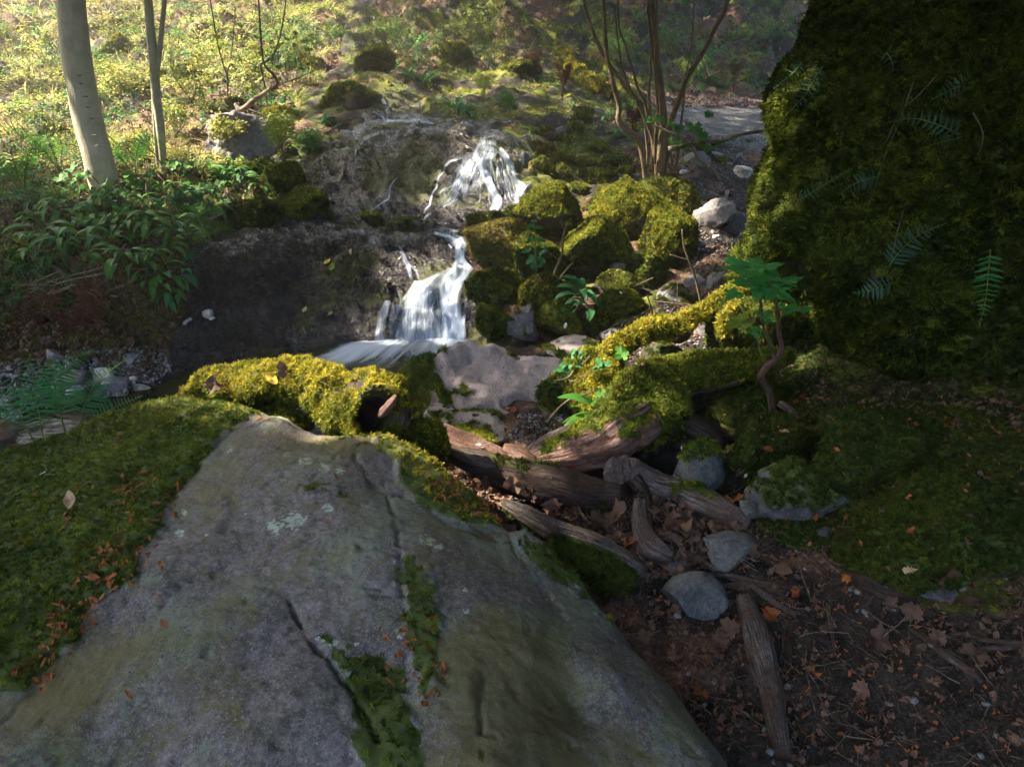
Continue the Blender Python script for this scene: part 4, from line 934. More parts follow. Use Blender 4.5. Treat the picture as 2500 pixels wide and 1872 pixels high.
rock((1695, 1300, 1848, 1382), 'flat pale granite stone set in the dark leaf litter', ROCK_GRAN, 46, 0.9, 4, sub=5, be=3.2, rough=0.05, sink=0.35)
rock((1565, 1340, 1705, 1400), 'low dark stone left of the flat pale granite stone', ROCK_DUSK, 47, 0.9, 0, sub=4, sink=0.35)
rock((1622, 1405, 1772, 1502), 'round grey stone with a flattened left face in the litter', ROCK_GRAN, 48, 0.8, 4, sub=5, be=2.2, rough=0.04, cuts=4, sink=0.35)
rock((1940, 1495, 1985, 1530), 'small blue grey pebble below the forked sticks', ROCK_GRAN, 49, 0.9, sub=3, Y=1.62, cat='stone', name='stone')
rock((2230, 1410, 2330, 1465), 'dark slate lump by the rotten wood', ROCK_DUSK, 50, 0.9, sub=3)
rock((1990, 1285, 2040, 1318), 'dark slate piece in the moss below the half buried boulder', ROCK_DUSK, 51, 0.9, sub=3, cat='stone', name='stone')
# bank side
rock((640, 462, 800, 548), 'dark mossy hump at the left foot of the cascade', ROCK_WET, 52, 0.9, 0, 0.8, 0.4, T_DARK, 0.4, 4, gold=0.1, Y=5.9)
rock((885, 520, 936, 550), 'small mossy capped stone at the pool under the thin cascade', ROCK_WET, 53, 0.9, 0, 0.7, 0.8, T_GREEN, 0, 3, gold=0.5, Y=5.45, cat='stone', name='stone')
rock((945, 528, 1010, 572), 'black wet stone with a green cap at the lip of the rock face', ROCK_WET, 54, 0.9, 10, 0.5, 0.9, T_GREEN, 0, 4, gold=0.4, Y=5.3)
rock((1003, 536, 1062, 572), 'black wet stone beside the swirling water', ROCK_WET, 55, 0.9, 0, 0.3, 0.4, T_DARK, 0, 4, Y=5.35)
rock((1062, 535, 1092, 553), 'small black stone breaking the water above the lower fall', ROCK_WET, 56, 0.9, sub=3, Y=5.55, cat='stone', name='stone')
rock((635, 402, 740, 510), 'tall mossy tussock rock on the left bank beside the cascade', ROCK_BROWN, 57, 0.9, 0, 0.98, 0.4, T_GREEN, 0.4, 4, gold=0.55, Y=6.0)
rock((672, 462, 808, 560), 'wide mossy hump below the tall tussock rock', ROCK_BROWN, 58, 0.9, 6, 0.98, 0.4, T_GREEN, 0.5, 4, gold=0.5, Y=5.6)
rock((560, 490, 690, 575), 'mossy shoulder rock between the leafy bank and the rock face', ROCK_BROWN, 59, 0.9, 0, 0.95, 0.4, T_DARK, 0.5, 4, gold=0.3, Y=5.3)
rock((640, 265, 725, 315), 'golden mossy rock on the bright bank below the bent branch', ROCK_BROWN, 60, 0.9, 0, 0.98, 0.4, T_GOLD, 0.1, 4, Y=8.2)
rock((760, 215, 925, 330), 'big rounded brown rock left of the top cascade', ROCK_BROWN, 61, 0.9, 0, 0.55, 0.5, T_GREEN, 0.3, 5, gold=0.4, Y=8.8)
rock((470, 295, 675, 430), 'sunlit rock face with dry root tangle on the left bank', ROCK_GREY, 62, 0.7, 0, 0.15, 0.3, T_DARK, 0, 5, Y=6.7, rough=0.16)
rock((955, 284, 976, 308), 'little brown stone standing in the top pool', ROCK_GREY, 63, 0.9, sub=3, Y=8.15, cat='stone', name='stone')
# right-hand overhanging boulder: a huge shaggy block
BC = P(2385, 545, 3.55)
V, F = rock_shape((2.75, 2.3, 3.95), 77, 6, 3.0, 0, 0.05, 1.3, rot=np.eye(3)); BC = BC + [0, 0, -0.28]
for nrm, dd in [((-0.84, -0.35, 0.62), 0.575), ((-0.72, -0.30, -0.75), 0.44), ((-0.2, -1.0, 0.25), 0.62), ((0.1, -0.8, -0.75), 0.75), ((-1, 0.4, 0.1), 0.85)]:
    nrm = np.array(nrm); nrm = nrm / np.linalg.norm(nrm); sc = np.array([2.75, 2.3, 3.95]) / 2
    s = (V / sc) @ nrm - dd; V = V - (np.maximum(s, 0)[:, None] * nrm) * sc * 0.93
V = V + BC; Nn = vnormals(V, F); V = V + Nn * (0.11 * fbm(V, 1.5, 4, 5) + 0.05 * ridged(V, 3.0, 3, 8) + 0.03 * fbm(V, 7, 3, 6))[:, None]
Nn = vnormals(V, F); m = np.clip(0.95 + 0.25 * Nn[:, 2] + 0.55 * fbm(V, 1.6, 4, 21) - 0.25 * sstep(0.5, 0.85, -Nn[:, 2]), 0, 1)
BIG, BV, BF = mk('boulder', V, F, ROCK_BROWN, attrs={'moss': m}, label='towering overhanging boulder thick with moss filling the right side', cat='boulder'), V, F
solid(BIG, V, F)
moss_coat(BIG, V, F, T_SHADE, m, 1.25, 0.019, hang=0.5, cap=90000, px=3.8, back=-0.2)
moss_coat(BIG, V, F, T_GREEN, m * (V[:, 0] < V[:, 0].min() + 0.75 + 0.3 * fbm(V, 2, 2, 9)), 0.6, 0.018, hang=0.4, cap=20000, px=3.4, back=-0.2)  # lighter green along the left edge, its light put into the moss colour
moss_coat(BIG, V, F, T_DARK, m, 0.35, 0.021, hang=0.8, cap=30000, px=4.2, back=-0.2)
def mossy_mound(name, box, label, seed, protos=T_SHADE, gold=0.0, cat='boulder', **kw):
    q = rock(box, label, ROCK_BROWN, seed, moss=0.8, protos=protos, gold=gold, name=name, cat=cat, **kw)
    moss_coat(q[0], q[1], q[2], T_DARK, None, 0.6, 0.014, cap=12000); MOUNDS.append(q); return q
MOUNDS = []
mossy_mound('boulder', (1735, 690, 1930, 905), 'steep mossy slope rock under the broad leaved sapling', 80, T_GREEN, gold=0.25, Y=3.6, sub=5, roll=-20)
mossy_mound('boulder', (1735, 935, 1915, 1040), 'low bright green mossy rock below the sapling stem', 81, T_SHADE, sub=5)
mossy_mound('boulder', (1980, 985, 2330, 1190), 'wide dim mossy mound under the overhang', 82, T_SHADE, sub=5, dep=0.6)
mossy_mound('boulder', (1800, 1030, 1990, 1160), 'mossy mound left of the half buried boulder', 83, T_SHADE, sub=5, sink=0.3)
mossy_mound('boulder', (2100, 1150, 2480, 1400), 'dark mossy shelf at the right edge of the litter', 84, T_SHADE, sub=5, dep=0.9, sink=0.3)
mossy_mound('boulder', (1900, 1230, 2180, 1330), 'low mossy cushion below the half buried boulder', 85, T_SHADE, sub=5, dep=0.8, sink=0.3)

for i, (b, lab) in enumerate([((100, 300, 165, 345), 'mossy rock low on the bright bank at far left'), ((300, 190, 370, 235), 'mossy rock behind the two pale trunks'), ((430, 160, 500, 205), 'mossy rock high on the bright bank'), ((590, 110, 680, 165), 'mossy outcrop at the top of the bright bank'), ((250, 90, 330, 140), 'grey mossy rock at the very top left'), ((700, 130, 790, 180), 'mossy outcrop above the big rounded brown rock'),
    ((860, 120, 960, 175), 'dark mossy rock on the far bank above the stream'), ((1060, 110, 1160, 160), 'dark mossy rock at the top middle of the far bank'), ((1230, 140, 1330, 190), 'broad mossy rock at the top of the far slope'), ((560, 240, 620, 275), 'golden mossy stone at the foot of the bent branched shrub'), ((1180, 330, 1150, 300), '')][:10]):
    rock(b, lab, ROCK_BROWN, 700 + i, 0.9, 0, 0.85, 0.5, T_GREEN, 0.2, 4, gold=0.6, px=2.0)
# ---------------------------------------------------------------- roots, logs, sticks
def pxpath(pts, n, smooth=True):             # rows (px, py, radius px, Y or None) -> world points and radii
    out = []
    for a in pts:
        px, py, r = a[:3]; Y = a[3] if len(a) > 3 else None
        if Y is None:
            g, nn, ob = hit(px, py); g = g + nn * 0.3 * r * ((g - CAM) @ FWD) / FPX
        else:
            g = P(px, py, Y); h = ghit(np.array([px]), np.array([py]))[0]
            if py > 1150 and h[1] < Y: g = h + (CAM - h) / np.linalg.norm(CAM - h) * 0.55 * r * ((h - CAM) @ FWD) / FPX
        out.append([*g, r * ((g - CAM) @ FWD) / FPX])
    o = smooth_path(out, n); return o[:, :3], np.maximum(o[:, 3], 0.0008)
def tube_uv(V, path, nseg):
    n = len(path); L = np.concatenate([[0], np.cumsum(np.linalg.norm(np.diff(path, axis=0), axis=1))])
    u = np.abs(((np.arange(nseg) / nseg + 0.5) % 1) * 2 - 1)
    uv = np.stack([np.broadcast_to(u[None], (n, nseg)), np.broadcast_to(L[:, None] * 4, (n, nseg))], -1).reshape(-1, 2)
    return np.concatenate([uv, np.zeros((len(V) - len(uv), 2))]) if len(V) > len(uv) else uv
def wood(pts, mat, name='driftwood', label=None, cat='driftwood', n=60, nseg=28, groove=0.10, lump=0.10, seed=0, moss=0.0, protos=None, parent=None, hang=0.2, gold=0.0, flat=1.0, top=0.6, bump=0.03, group=None, msize=0.013, cover=1.1, mosscol=None, reg=True, gfreq=9, bottom=0.0):
    path, rad = pxpath(pts, n)
    if len(pts) > 2 and bump: path = path + (rad * bump * 4)[:, None] * np.stack([fbm(path + seed + 7 * k, 5, 3, seed + k) for k in range(3)], -1)
    V, F = tube(path, rad, nseg, True, flat, groove, seed, lump, gfreq)
    F = [list(f) for f in F]; T = ftri(F); Nn = vnormals(V, T)
    k = min(len(path) // 2, len(path) - 1) * nseg
    if ((V[k] - path[len(path) // 2]) @ Nn[k]) < 0: F = [f[::-1] for f in F]; T = ftri(F); Nn = -Nn
    m = np.clip(moss - 0.05 + top * (Nn[:, 2] - 0.1) + bottom * (-Nn[:, 2] - 0.1) + 0.5 * fbm(V, 5, 3, seed + 2), 0, 1) if moss > 0 else np.zeros(len(V))
    o = mk(name, V, F, mat, parent, attrs={'moss': m}, uv=tube_uv(V, path, nseg), label=label, cat=cat if parent is None else None, group=group)
    if reg and parent is None: solid(o, V, T)
    if moss > 0 and protos:
        moss_coat(o, V, T, protos, m, cover, msize, hang=hang)
        if gold: moss_coat(o, V, T, T_GOLD, m * (Nn[:, 2] > 0.0), cover * gold, msize)
    return o, path, rad
# mossy hollow log behind the foreground boulder
pts = [(455, 970, 18, 2.60), (500, 958, 30, 2.60), (575, 948, 34, 2.56), (640, 938, 44, 2.54), (700, 928, 58, 2.52), (765, 935, 64, 2.50), (820, 965, 62, 2.44), (868, 990, 66, 2.36), (905, 1003, 80, 2.27), (928, 1014, 86, 2.19)]
path = []
for a in pts: g = P(a[0], a[1], a[3]); path.append([*g, a[2] * ((g - CAM) @ FWD) / FPX])
path = smooth_path(path, 84); pc = path[:, :3]; NS = 64
HV, HF = tube(pc, path[:, 3], NS, False); last = HV[-NS:]; cen = last.mean(0); last_n = fbm(last, 11, 3, 61); ax = pc[-1] - pc[-4]; ax = ax / np.linalg.norm(ax)
for sc_, bk, sh in [(0.97, -0.03, 0), (0.88, -0.045, .1), (0.74, -0.035, .35), (0.60, -0.01, .7), (0.52, 0.03, 1.0), (0.49, 0.08, 1.1), (0.46, 0.13, 1.1), (0.40, 0.18, 1.1), (0.28, 0.22, 1.1), (0.05, 0.24, 1)]:
    HV = np.concatenate([HV, cen + (last - cen) * sc_ - ax * bk + (np.array([-0.045, 0, -0.018]) * sh + 0.35 * sh * last_n[:, None] * (last - cen) * 0.3)])
NRG = len(HV) // NS; Tq = ftri(grid_faces(NRG, NS, True)); ii = np.repeat(np.arange(NRG), NS)
Nn = vnormals(HV, Tq); k0 = 40 * NS
if (HV[k0] - pc[40]) @ Nn[k0] < 0: Tq = Tq[:, ::-1]; Nn = -Nn
HV = HV + Nn * (np.where(ii < 86, 1, 0.3) * (0.050 * fbm(HV, 5, 4, 31) + 0.040 * ridged(HV, 3.6, 2, 33) + 0.02 * fbm(HV, 14, 3, 35)) + np.where(ii > 86, 0.008, 0) * ridged(HV, 14, 3, 4))[:, None]
Nn = vnormals(HV, Tq); hpx, hpy = toPx(HV)
hm = np.clip(np.where(ii < 89, 1.0, 0.6) + 0.6 * fbm(HV, 7, 3, 4) - 0.9 * ((ii > 85) & (ii < 91) & (hpy < 1000) & (hpx < 945)), 0, 1)
HLOG = mk('mossy_log', HV, Tq, WOOD_DARK, attrs={'moss': hm}, uv=np.stack([ii * 0.1, np.tile(np.arange(NS) / NS, NRG)], -1), label='golden mossy log with a dark hollow end lying behind the flat boulder', cat='log'); solid(HLOG, HV, Tq)
moss_coat(HLOG, HV, Tq, T_GOLD, hm * (ii < 87) * (Nn[:, 2] > -0.1), 1.5, 0.0135, cap=40000)
moss_coat(HLOG, HV, Tq, T_GREEN, hm * (ii < 89) * (Nn[:, 2] < 0.35), 0.9, 0.0135, hang=0.5, cap=20000)
moss_coat(HLOG, HV, Tq, T_DARK, hm * (ii > 87), 0.7, 0.012, hang=0.5, cap=8000, name='hollow_moss', back=-1)
wood([(968, 965, 6, 2.17), (955, 985, 11, 2.15), (938, 1005, 12, 2.14), (925, 1018, 4, 2.14)], WOOD_RED, 'wood_splinter', 'pale wood splinter sticking out of the hollow log end', 'splinter', n=16, nseg=8, groove=0.2)
for bx, lb, sd, yy in [((985, 1015, 1100, 1140), 'mossy lump joining the hollow log to the boulder shoulder', 211, 2.30), ((930, 1030, 1010, 1100), 'small mossy lump under the lip of the hollow log', 212, 2.22), ((640, 985, 760, 1050), 'low mossy lump between the log and the far edge of the boulder', 213, 2.42)]:
    rock(bx, lb, ROCK_BROWN, sd, 0.9, 10, 1.0, 0.4, T_GREEN, 0.3, 4, gold=0.7, Y=yy)
# left end: lumpy moss heads
for i, (x, y, r, yy) in enumerate([(605, 912, 34, 2.58), (700, 885, 18, 2.62), (740, 900, 34, 2.56), (560, 925, 30, 2.62), (510, 945, 34, 2.60), (470, 965, 28, 2.58), (665, 915, 30, 2.58)]):
    V, F = rock_shape((1, 1, 0.8), 200 + i, 3, 2.2, 2, 0.1); c = P(x, y, yy); k = r * 2 * ((c - CAM) @ FWD) / FPX; V = V * k + c
    q = mk('moss_head', V, F, WOOD_DARK, HLOG, attrs={'moss': np.ones(len(V))}); moss_co = moss_coat(q, V, F, T_GOLD, None, 1.3, 0.0135)

# curved sunlit root with hanging moss
wood([(1465, 995, 58, 2.90), (1462, 955, 50, 2.98), (1468, 920, 40, 3.06), (1482, 885, 32, 3.14), (1500, 862, 28, 3.20), (1530, 842, 25, 3.28), (1558, 822, 24, 3.34), (1585, 806, 24, 3.40), (1625, 800, 25, 3.44), (1660, 806, 26, 3.46), (1672, 788, 22, 3.52), (1700, 770, 20, 3.58), (1740, 745, 19, 3.64), (1785, 718, 19, 3.70), (1850, 695, 20, 3.76)],
     WOOD_DARK, 'tree_root', 'curved sunlit root furred with golden moss arching over a dark stone', 'root', n=120, nseg=26, moss=0.95, protos=T_GOLD, hang=0.3, lump=0.16, seed=4, cover=1.8, msize=0.013, bump=0.05, bottom=0.5)
wood([(1510, 868, 12, 3.16), (1515, 890, 14, 3.15), (1512, 915, 10, 3.14)], WOOD_DARK, 'tree_root', 'small mossy stub dropping from the curved root', 'root', n=20, nseg=12, moss=0.95, protos=T_GREEN, hang=0.6, seed=44)
wood([(1795, 735, 12, 3.5), (1775, 775, 16, 3.48), (1765, 820, 14, 3.46)], WOOD_DARK, 'tree_root', 'short golden mossed rib at the top of the slope rock', 'root', n=24, nseg=14, moss=0.95, protos=T_GOLD, seed=5)
# second mossy root across, brown underneath
wood([(1560, 925, 40, 2.95), (1640, 925, 46, 3.0), (1720, 915, 42, 3.03), (1800, 900, 36, 3.06), (1870, 885, 30, 3.1), (1930, 870, 16, 3.15)], WOOD_RED, 'tree_root', 'thick mossy root running right from the stump, bare brown beneath', 'root', n=80, nseg=30, moss=0.6, top=0.9, protos=T_GREEN, gold=0.45, hang=0.3, seed=6, cover=1.5)
wood([(1600, 905, 24, 3.05), (1680, 885, 24, 3.15), (1760, 880, 24, 3.2), (1830, 872, 16, 3.25)], WOOD_DARK, 'tree_root', 'low mossy root just behind the thick root', 'root', n=40, nseg=20, moss=0.9, protos=T_GREEN, seed=7, cover=1.4)
# mossy stump with its skirt of moss
SV, SF = rock_shape((0.40, 0.34, 0.46), 301, 5, 2.2, 3, 0.12); SV = SV @ roty(math.radians(-14)).T; SV[:, 0] *= 1 - 0.55 * SV[:, 2]; SV += P(1575, 1000, 2.74); SNn = vnormals(SV, SF)
sm = np.clip(0.85 + 0.5 * fbm(SV, 5, 3, 7) - 0.9 * sstep(0.0, -0.2, SV[:, 2] - P(1562, 1060, 2.6)[2]), 0, 1)
STUMP = mk('tree_stump', SV, SF, WOOD_DARK, attrs={'moss': sm}, uv=SV[:, [0, 2]], label='mossy stump where the roots meet, moss hanging over a black gap', cat='stump'); solid(STUMP, SV, SF)
moss_coat(STUMP, SV, SF, T_GREEN, sm, 1.5, 0.0145, hang=0.3, cap=20000); moss_coat(STUMP, SV, SF, T_DARK, sm, 0.5, 0.0145, hang=0.7); moss_coat(STUMP, SV, SF, T_GOLD, sm * (SNn[:, 2] > 0.3) * (SV[:, 0] < SV[:, 0].mean() + 0.05), 0.3, 0.0145)
wood([(1600, 1000, 50, 2.8), (1540, 1030, 70, 2.66), (1455, 1080, 62, 2.58), (1380, 1105, 46, 2.58), (1320, 1120, 34, 2.60), (1270, 1135, 20, 2.60)], WOOD_RED, 'driftwood', 'broad bare flank of reddish driftwood sweeping down from the stump', 'driftwood', n=60, nseg=36, groove=0.16, lump=0.12, seed=8, moss=0.22, protos=T_GREEN, hang=0.2)
wood([(1440, 1035, 14, 2.66), (1370, 1060, 16, 2.64), (1300, 1100, 15, 2.62), (1250, 1135, 10, 2.6)], WOOD_GREY, 'driftwood', 'pale raised rim of the driftwood below the glossy leaves', 'driftwood', n=40, nseg=16, groove=0.2, seed=9)
wood([(1060, 1045, 18, 2.62), (1110, 1072, 28, 2.58), (1170, 1100, 34, 2.54), (1225, 1118, 30, 2.52), (1240, 1122, 12, 2.52)], WOOD_RED, 'driftwood', 'sunlit reddish driftwood plank with a snapped end', 'driftwood', n=50, nseg=26, groove=0.2, lump=0.1, seed=10, flat=0.7)
wood([(1225, 1105, 22, 2.55), (1260, 1120, 28, 2.54), (1300, 1140, 26, 2.52), (1345, 1155, 12, 2.5)], WOOD_RED, 'driftwood', 'pale broken driftwood piece right of the snapped plank', 'driftwood', n=36, nseg=22, groove=0.16, lump=0.1, seed=11)
wood([(1085, 1105, 16, 2.42), (1160, 1130, 30, 2.38), (1240, 1158, 40, 2.34), (1320, 1180, 46, 2.32), (1400, 1205, 48, 2.30), (1470, 1215, 46, 2.30), (1530, 1215, 34, 2.3)], WOOD_DARK, 'driftwood', 'thick dark driftwood beam crossing below the reddish plank', 'driftwood', n=80, nseg=34, groove=0.16, lump=0.14, seed=12, moss=0.08, protos=T_DARK, top=0.2)
wood([(1100, 1100, 9, 2.38), (1180, 1128, 15, 2.345), (1250, 1142, 14, 2.33), (1330, 1165, 12, 2.31), (1430, 1180, 9, 2.3)], WOOD_GREY, 'driftwood', 'grey weathered ridge lying along the top of the dark beam', 'driftwood', n=60, nseg=16, groove=0.2, seed=13)
# knot
KV, KF = rock_shape((0.15, 0.12, 0.115), 305, 5, 2.4, 6, 0.22, 1.0); KV += P(1517, 1140, 2.27)
KN = mk('driftwood_knot', KV, KF, WOOD_KNOB, uv=KV[:, [0, 2]] * 3, label='rounded brown driftwood knob beside the thin mossy log', cat='driftwood'); solid(KN, KV, KF)
wood([(1535, 1135, 22, 2.36), (1590, 1175, 30, 2.32), (1650, 1195, 33, 2.28), (1710, 1225, 34, 2.22), (1765, 1248, 30, 2.16), (1805, 1268, 22, 2.12), (1830, 1283, 10, 2.10)], WOOD_GREY, 'driftwood', 'grey brown log tapering to a point in front of the granite boulder', 'driftwood', n=80, nseg=26, groove=0.12, lump=0.16, seed=14, moss=0.04, top=0.25, protos=T_GREEN)
wood([(1225, 1225, 10, 2.0), (1280, 1255, 20, 1.97), (1350, 1290, 26, 1.93), (1420, 1318, 28, 1.88), (1490, 1352, 30, 1.82), (1545, 1385, 30, 1.78), (1575, 1400, 16, 1.76)], WOOD_GREY, 'driftwood', 'long curved log leaning against the right side of the big boulder', 'driftwood', n=90, nseg=28, groove=0.13, lump=0.14, seed=15, moss=0.10, bottom=0.8, top=0.1, protos=T_SHADE, hang=0.5)
wood([(1340, 1330, 24, 1.86), (1420, 1370, 40, 1.80), (1490, 1400, 44, 1.76), (1540, 1430, 30, 1.72)], WOOD_DARK, 'driftwood', 'dark mossy underside log beneath the long curved log', 'driftwood', n=50, nseg=26, groove=0.1, lump=0.16, seed=16, moss=0.85, protos=T_SHADE, hang=0.5)
wood([(1560, 1225, 16, 2.14), (1562, 1270, 18, 2.05), (1575, 1310, 24, 1.97), (1600, 1345, 30, 1.92), (1640, 1368, 20, 1.9)], WOOD_GREY, 'driftwood', 'blue grey upright piece of driftwood among curled leaves', 'driftwood', n=44, nseg=20, groove=0.12, lump=0.2, seed=17)
wood([(1815, 1462, 22, 1.66), (1835, 1520, 30, 1.58), (1850, 1580, 32, 1.50), (1868, 1640, 30, 1.42), (1885, 1700, 27, 1.34), (1900, 1780, 24, 1.24), (1915, 1850, 16, 1.18)], WOOD_GREY, 'driftwood', 'straight grey limb lying end on in the dark litter', 'driftwood', n=70, nseg=24, groove=0.07, lump=0.1, seed=18)
wood([(1700, 1362, 7), (1745, 1385, 9), (1790, 1412, 10), (1850, 1442, 9), (1900, 1480, 8), (1945, 1502, 7)], WOOD_GREY, 'stick', 'crooked grey stick running from the flat pale stone to the right', 'stick', n=50, nseg=10, groove=0.12, lump=0.2, seed=19)
wood([(1718, 1405, 5), (1760, 1400, 7), (1800, 1410, 7), (1850, 1425, 8), (1895, 1430, 5)], WOOD_GREY, 'stick', 'grey stick crossing behind the crooked stick', 'stick', n=30, nseg=8, groove=0.12, lump=0.2, seed=20)
wood([(1765, 1430, 5), (1800, 1432, 8), (1830, 1440, 4)], WOOD_GREY, 'stick', 'stubby stick just above the straight grey limb', 'stick', n=16, nseg=8, seed=21)
wood([(1918, 1640, 8), (1925, 1590, 10), (1935, 1545, 9), (1950, 1515, 7)], WOOD_DARK, 'stick', 'dark short stick standing right of the straight grey limb', 'stick', n=24, nseg=10, seed=22, lump=0.15)
wood([(1908, 1620, 4), (1915, 1570, 5), (1915, 1530, 5), (1950, 1512, 4)], WOOD_GREY, 'stick', 'thin bent stick hugging the dark short stick', 'stick', n=20, nseg=8, seed=23)
wood([(2040, 1600, 3), (2030, 1540, 5), (2022, 1475, 5)], WOOD_GREY, 'stick', 'thin upright looking stick below the rotten wood', 'stick', n=14, nseg=7, seed=24)
wood([(2225, 1538, 5), (2270, 1565, 7), (2310, 1600, 10), (2360, 1632, 9), (2400, 1665, 5)], WOOD_GREY, 'stick', 'forked grey stick at the bottom right', 'stick', n=40, nseg=9, seed=25, lump=0.15)
wood([(2290, 1562, 5), (2340, 1550, 7), (2420, 1565, 6), (2500, 1570, 6)], WOOD_GREY, 'stick', 'upper of two near parallel sticks at the right edge', 'stick', n=30, nseg=8, seed=26)
wood([(2330, 1590, 5), (2400, 1585, 7), (2500, 1575, 7)], WOOD_GREY, 'stick', 'lower of two near parallel sticks at the right edge', 'stick', n=30, nseg=8, seed=27)
wood([(2030, 1430, 10), (2080, 1415, 18), (2130, 1430, 22), (2200, 1460, 20), (2240, 1470, 10)], WOOD_DARK, 'driftwood', 'rotten dark brown wood chunk sunk in the litter', 'driftwood', n=40, nseg=18, groove=0.2, lump=0.25, seed=28)
wood([(1970, 1378, 3), (2030, 1385, 4), (2080, 1402, 3)], WOOD_GREY, 'stick', 'slender twig above the rotten wood chunk', 'stick', n=16, nseg=6, seed=29)
wood([(1590, 1235, 4), (1580, 1190, 4), (1562, 1160, 3)], WOOD_DARK, 'stick', 'thin dark stick hanging below the knob', 'stick', n=12, nseg=6, seed=30)
wood([(1567, 1180, 4, 2.2), (1582, 1220, 5, 2.12), (1590, 1290, 5, 2.0)], WOOD_DARK, 'stick', 'dark stick leaning on the blue grey upright driftwood', 'stick', n=14, nseg=6, seed=31)
# roots below the mossy rocks, right
wood([(1640, 1010, 22, 2.72), (1690, 1040, 26, 2.68), (1735, 1070, 26, 2.64), (1750, 1110, 18, 2.62)], WOOD_DARK, 'tree_root', 'bare brown root bending down behind the granite boulder', 'root', n=40, nseg=18, groove=0.15, lump=0.15, seed=32)
wood([(1740, 1040, 14, 2.78), (1790, 1045, 16, 2.8), (1840, 1042, 10, 2.85)], WOOD_DARK, 'tree_root', 'short horizontal root under the bright green mossy rock', 'root', n=24, nseg=14, groove=0.15, seed=33)
wood([(1905, 985, 9, 2.75), (1935, 1010, 9, 2.66), (1943, 1060, 9, 2.55), (1935, 1095, 9, 2.46), (1900, 1120, 8, 2.40), (1850, 1142, 6, 2.36), (1825, 1155, 3, 2.34)], WOOD_GREY, 'tree_root', 'thin root looping down from the foot of the sapling', 'root', n=50, nseg=9, seed=34, lump=0.15)
# fallen sticks on the left rock and bank
for i, (pts, lab) in enumerate([
    ([(640, 600, 2.5), (665, 588, 3), (692, 583, 2.5)], 'pale bent twig on the flat rock ledge left of the fall'),
    ([(830, 448, 3), (838, 425, 4), (842, 408, 3)], 'pale broken stick caught on the wet cascade'),
    ([(790, 330, 2.5), (830, 305, 3), (870, 285, 2)], 'thin grey branch reaching over the moss below the top cascade'),
    ([(1130, 480, 5), (1165, 478, 5)], 'short dark log stub lodged in the main cascade'),
    ([(870, 475, 2), (915, 492, 3), (925, 485, 2)], 'slim stick on the wet slope by the thin cascade'),
    ([(1510, 430, 5), (1560, 432, 6)], 'pale split wood piece behind the largest mossy boulder'),
    ([(1775, 470, 5), (1768, 495, 4)], 'short pale stick on the dirt slope'),
    ([(515, 290, 3), (480, 330, 3), (440, 360, 3)], 'thin fallen branch on the bright leafy bank'),
    ([(340, 345, 3), (380, 380, 3), (420, 420, 3)], 'thin fallen branch slanting down the bright bank'),
    ([(60, 620, 4), (130, 650, 5), (190, 700, 5)], 'dry stalk lying across the left bank'),
    ([(865, 640, 1.5), (990, 700, 1)], 'fine stem on the dark left rock face')]):
    wood(pts, BARK_TWIG, 'stick', lab, 'stick', n=14, nseg=6, seed=50 + i, bump=0.06, reg=False)
# ---------------------------------------------------------------- water
def flat_patch(name, poly, z, mat, n=90, **kw):
    w = np.array([CAM + raydir(a, b) * ((z - CAMZ) / raydir(a, b)[2]) for a, b in poly]); x0, y0 = w[:, :2].min(0); x1, y1 = w[:, :2].max(0)
    X, Y = np.meshgrid(np.linspace(x0, x1, n), np.linspace(y0, y1, n), indexing='ij'); ins = inpoly(X, Y, w[:, :2]).ravel()
    V = np.stack([X, Y, 0 * X + z], -1).reshape(-1, 3); F = grid_faces(n, n); F = F[ins[F].all(1)]
    u, inv = np.unique(F, return_inverse=True); V = V[u]; V[:, 2] += 0.002 * fbm(V, 9, 3, 4)
    return mk(name, V, inv.reshape(F.shape), mat, uv=V[:, :2], **kw)
flat_patch('pool_water', [(20, 1400), (40, 985), (120, 958), (300, 920), (520, 895), (760, 850), (900, 830), (1200, 820), (1230, 1080), (600, 1250), (60, 1500)], POOL_Z + 0.025, POOL, 130, kind='structure', label='dark still pool and stream below the waterfall')
def cast_grid(A):                            # ghit over an (n, m, 2) array of photograph pixels
    s = A.shape; return ghit(A[..., 0].ravel(), A[..., 1].ravel()).reshape(s[0], s[1], 3)
def sheet(rows, dens, name='waterfall', n=60, m=22, lift=0.018, edge=0.30, us=1.0, sag=0.0):
    # rows: (py, x_left, x_right); a thin skin of water lying on the rock
    r = smooth_path(np.array(rows, float), n); t = np.linspace(0, 1, m)
    A = np.stack([r[:, 1:2] * (1 - t) + r[:, 2:3] * t, np.broadcast_to(r[:, 0:1], (n, m))], -1)
    G = cast_grid(A)
    for _ in range(3): G[1:-1, 1:-1] = (G[1:-1, 1:-1] * 2 + G[:-2, 1:-1] + G[2:, 1:-1] + G[1:-1, :-2] + G[1:-1, 2:]) / 6
    back = (CAM - G); back /= np.linalg.norm(back, axis=-1, keepdims=True)
    G = G + back * lift + np.array([0, 0, lift * 0.7])
    L = np.concatenate([[0], np.cumsum(np.linalg.norm(np.diff(G[:, m // 2], axis=0), axis=1))])
    wdt = np.linalg.norm(G[:, -1] - G[:, 0], axis=1).mean()
    uv = np.stack([np.broadcast_to((t * wdt * us)[None] * 2.2 + A[0, 0, 0] * 0.01, (n, m)), np.broadcast_to(L[:, None] * 2.2, (n, m))], -1)
    e = np.minimum(t, 1 - t); d = dens if np.isscalar(dens) else np.interp(np.linspace(0, 1, n), np.linspace(0, 1, len(dens)), dens)[:, None]
    de = d * sstep(0, edge, e)[None, :] ** 0.7 * np.ones((n, m))
    de = de * sstep(0, 0.05, np.linspace(0, 1, n))[:, None]
    return G.reshape(-1, 3), grid_faces(n, m), uv.reshape(-1, 2), de.ravel()
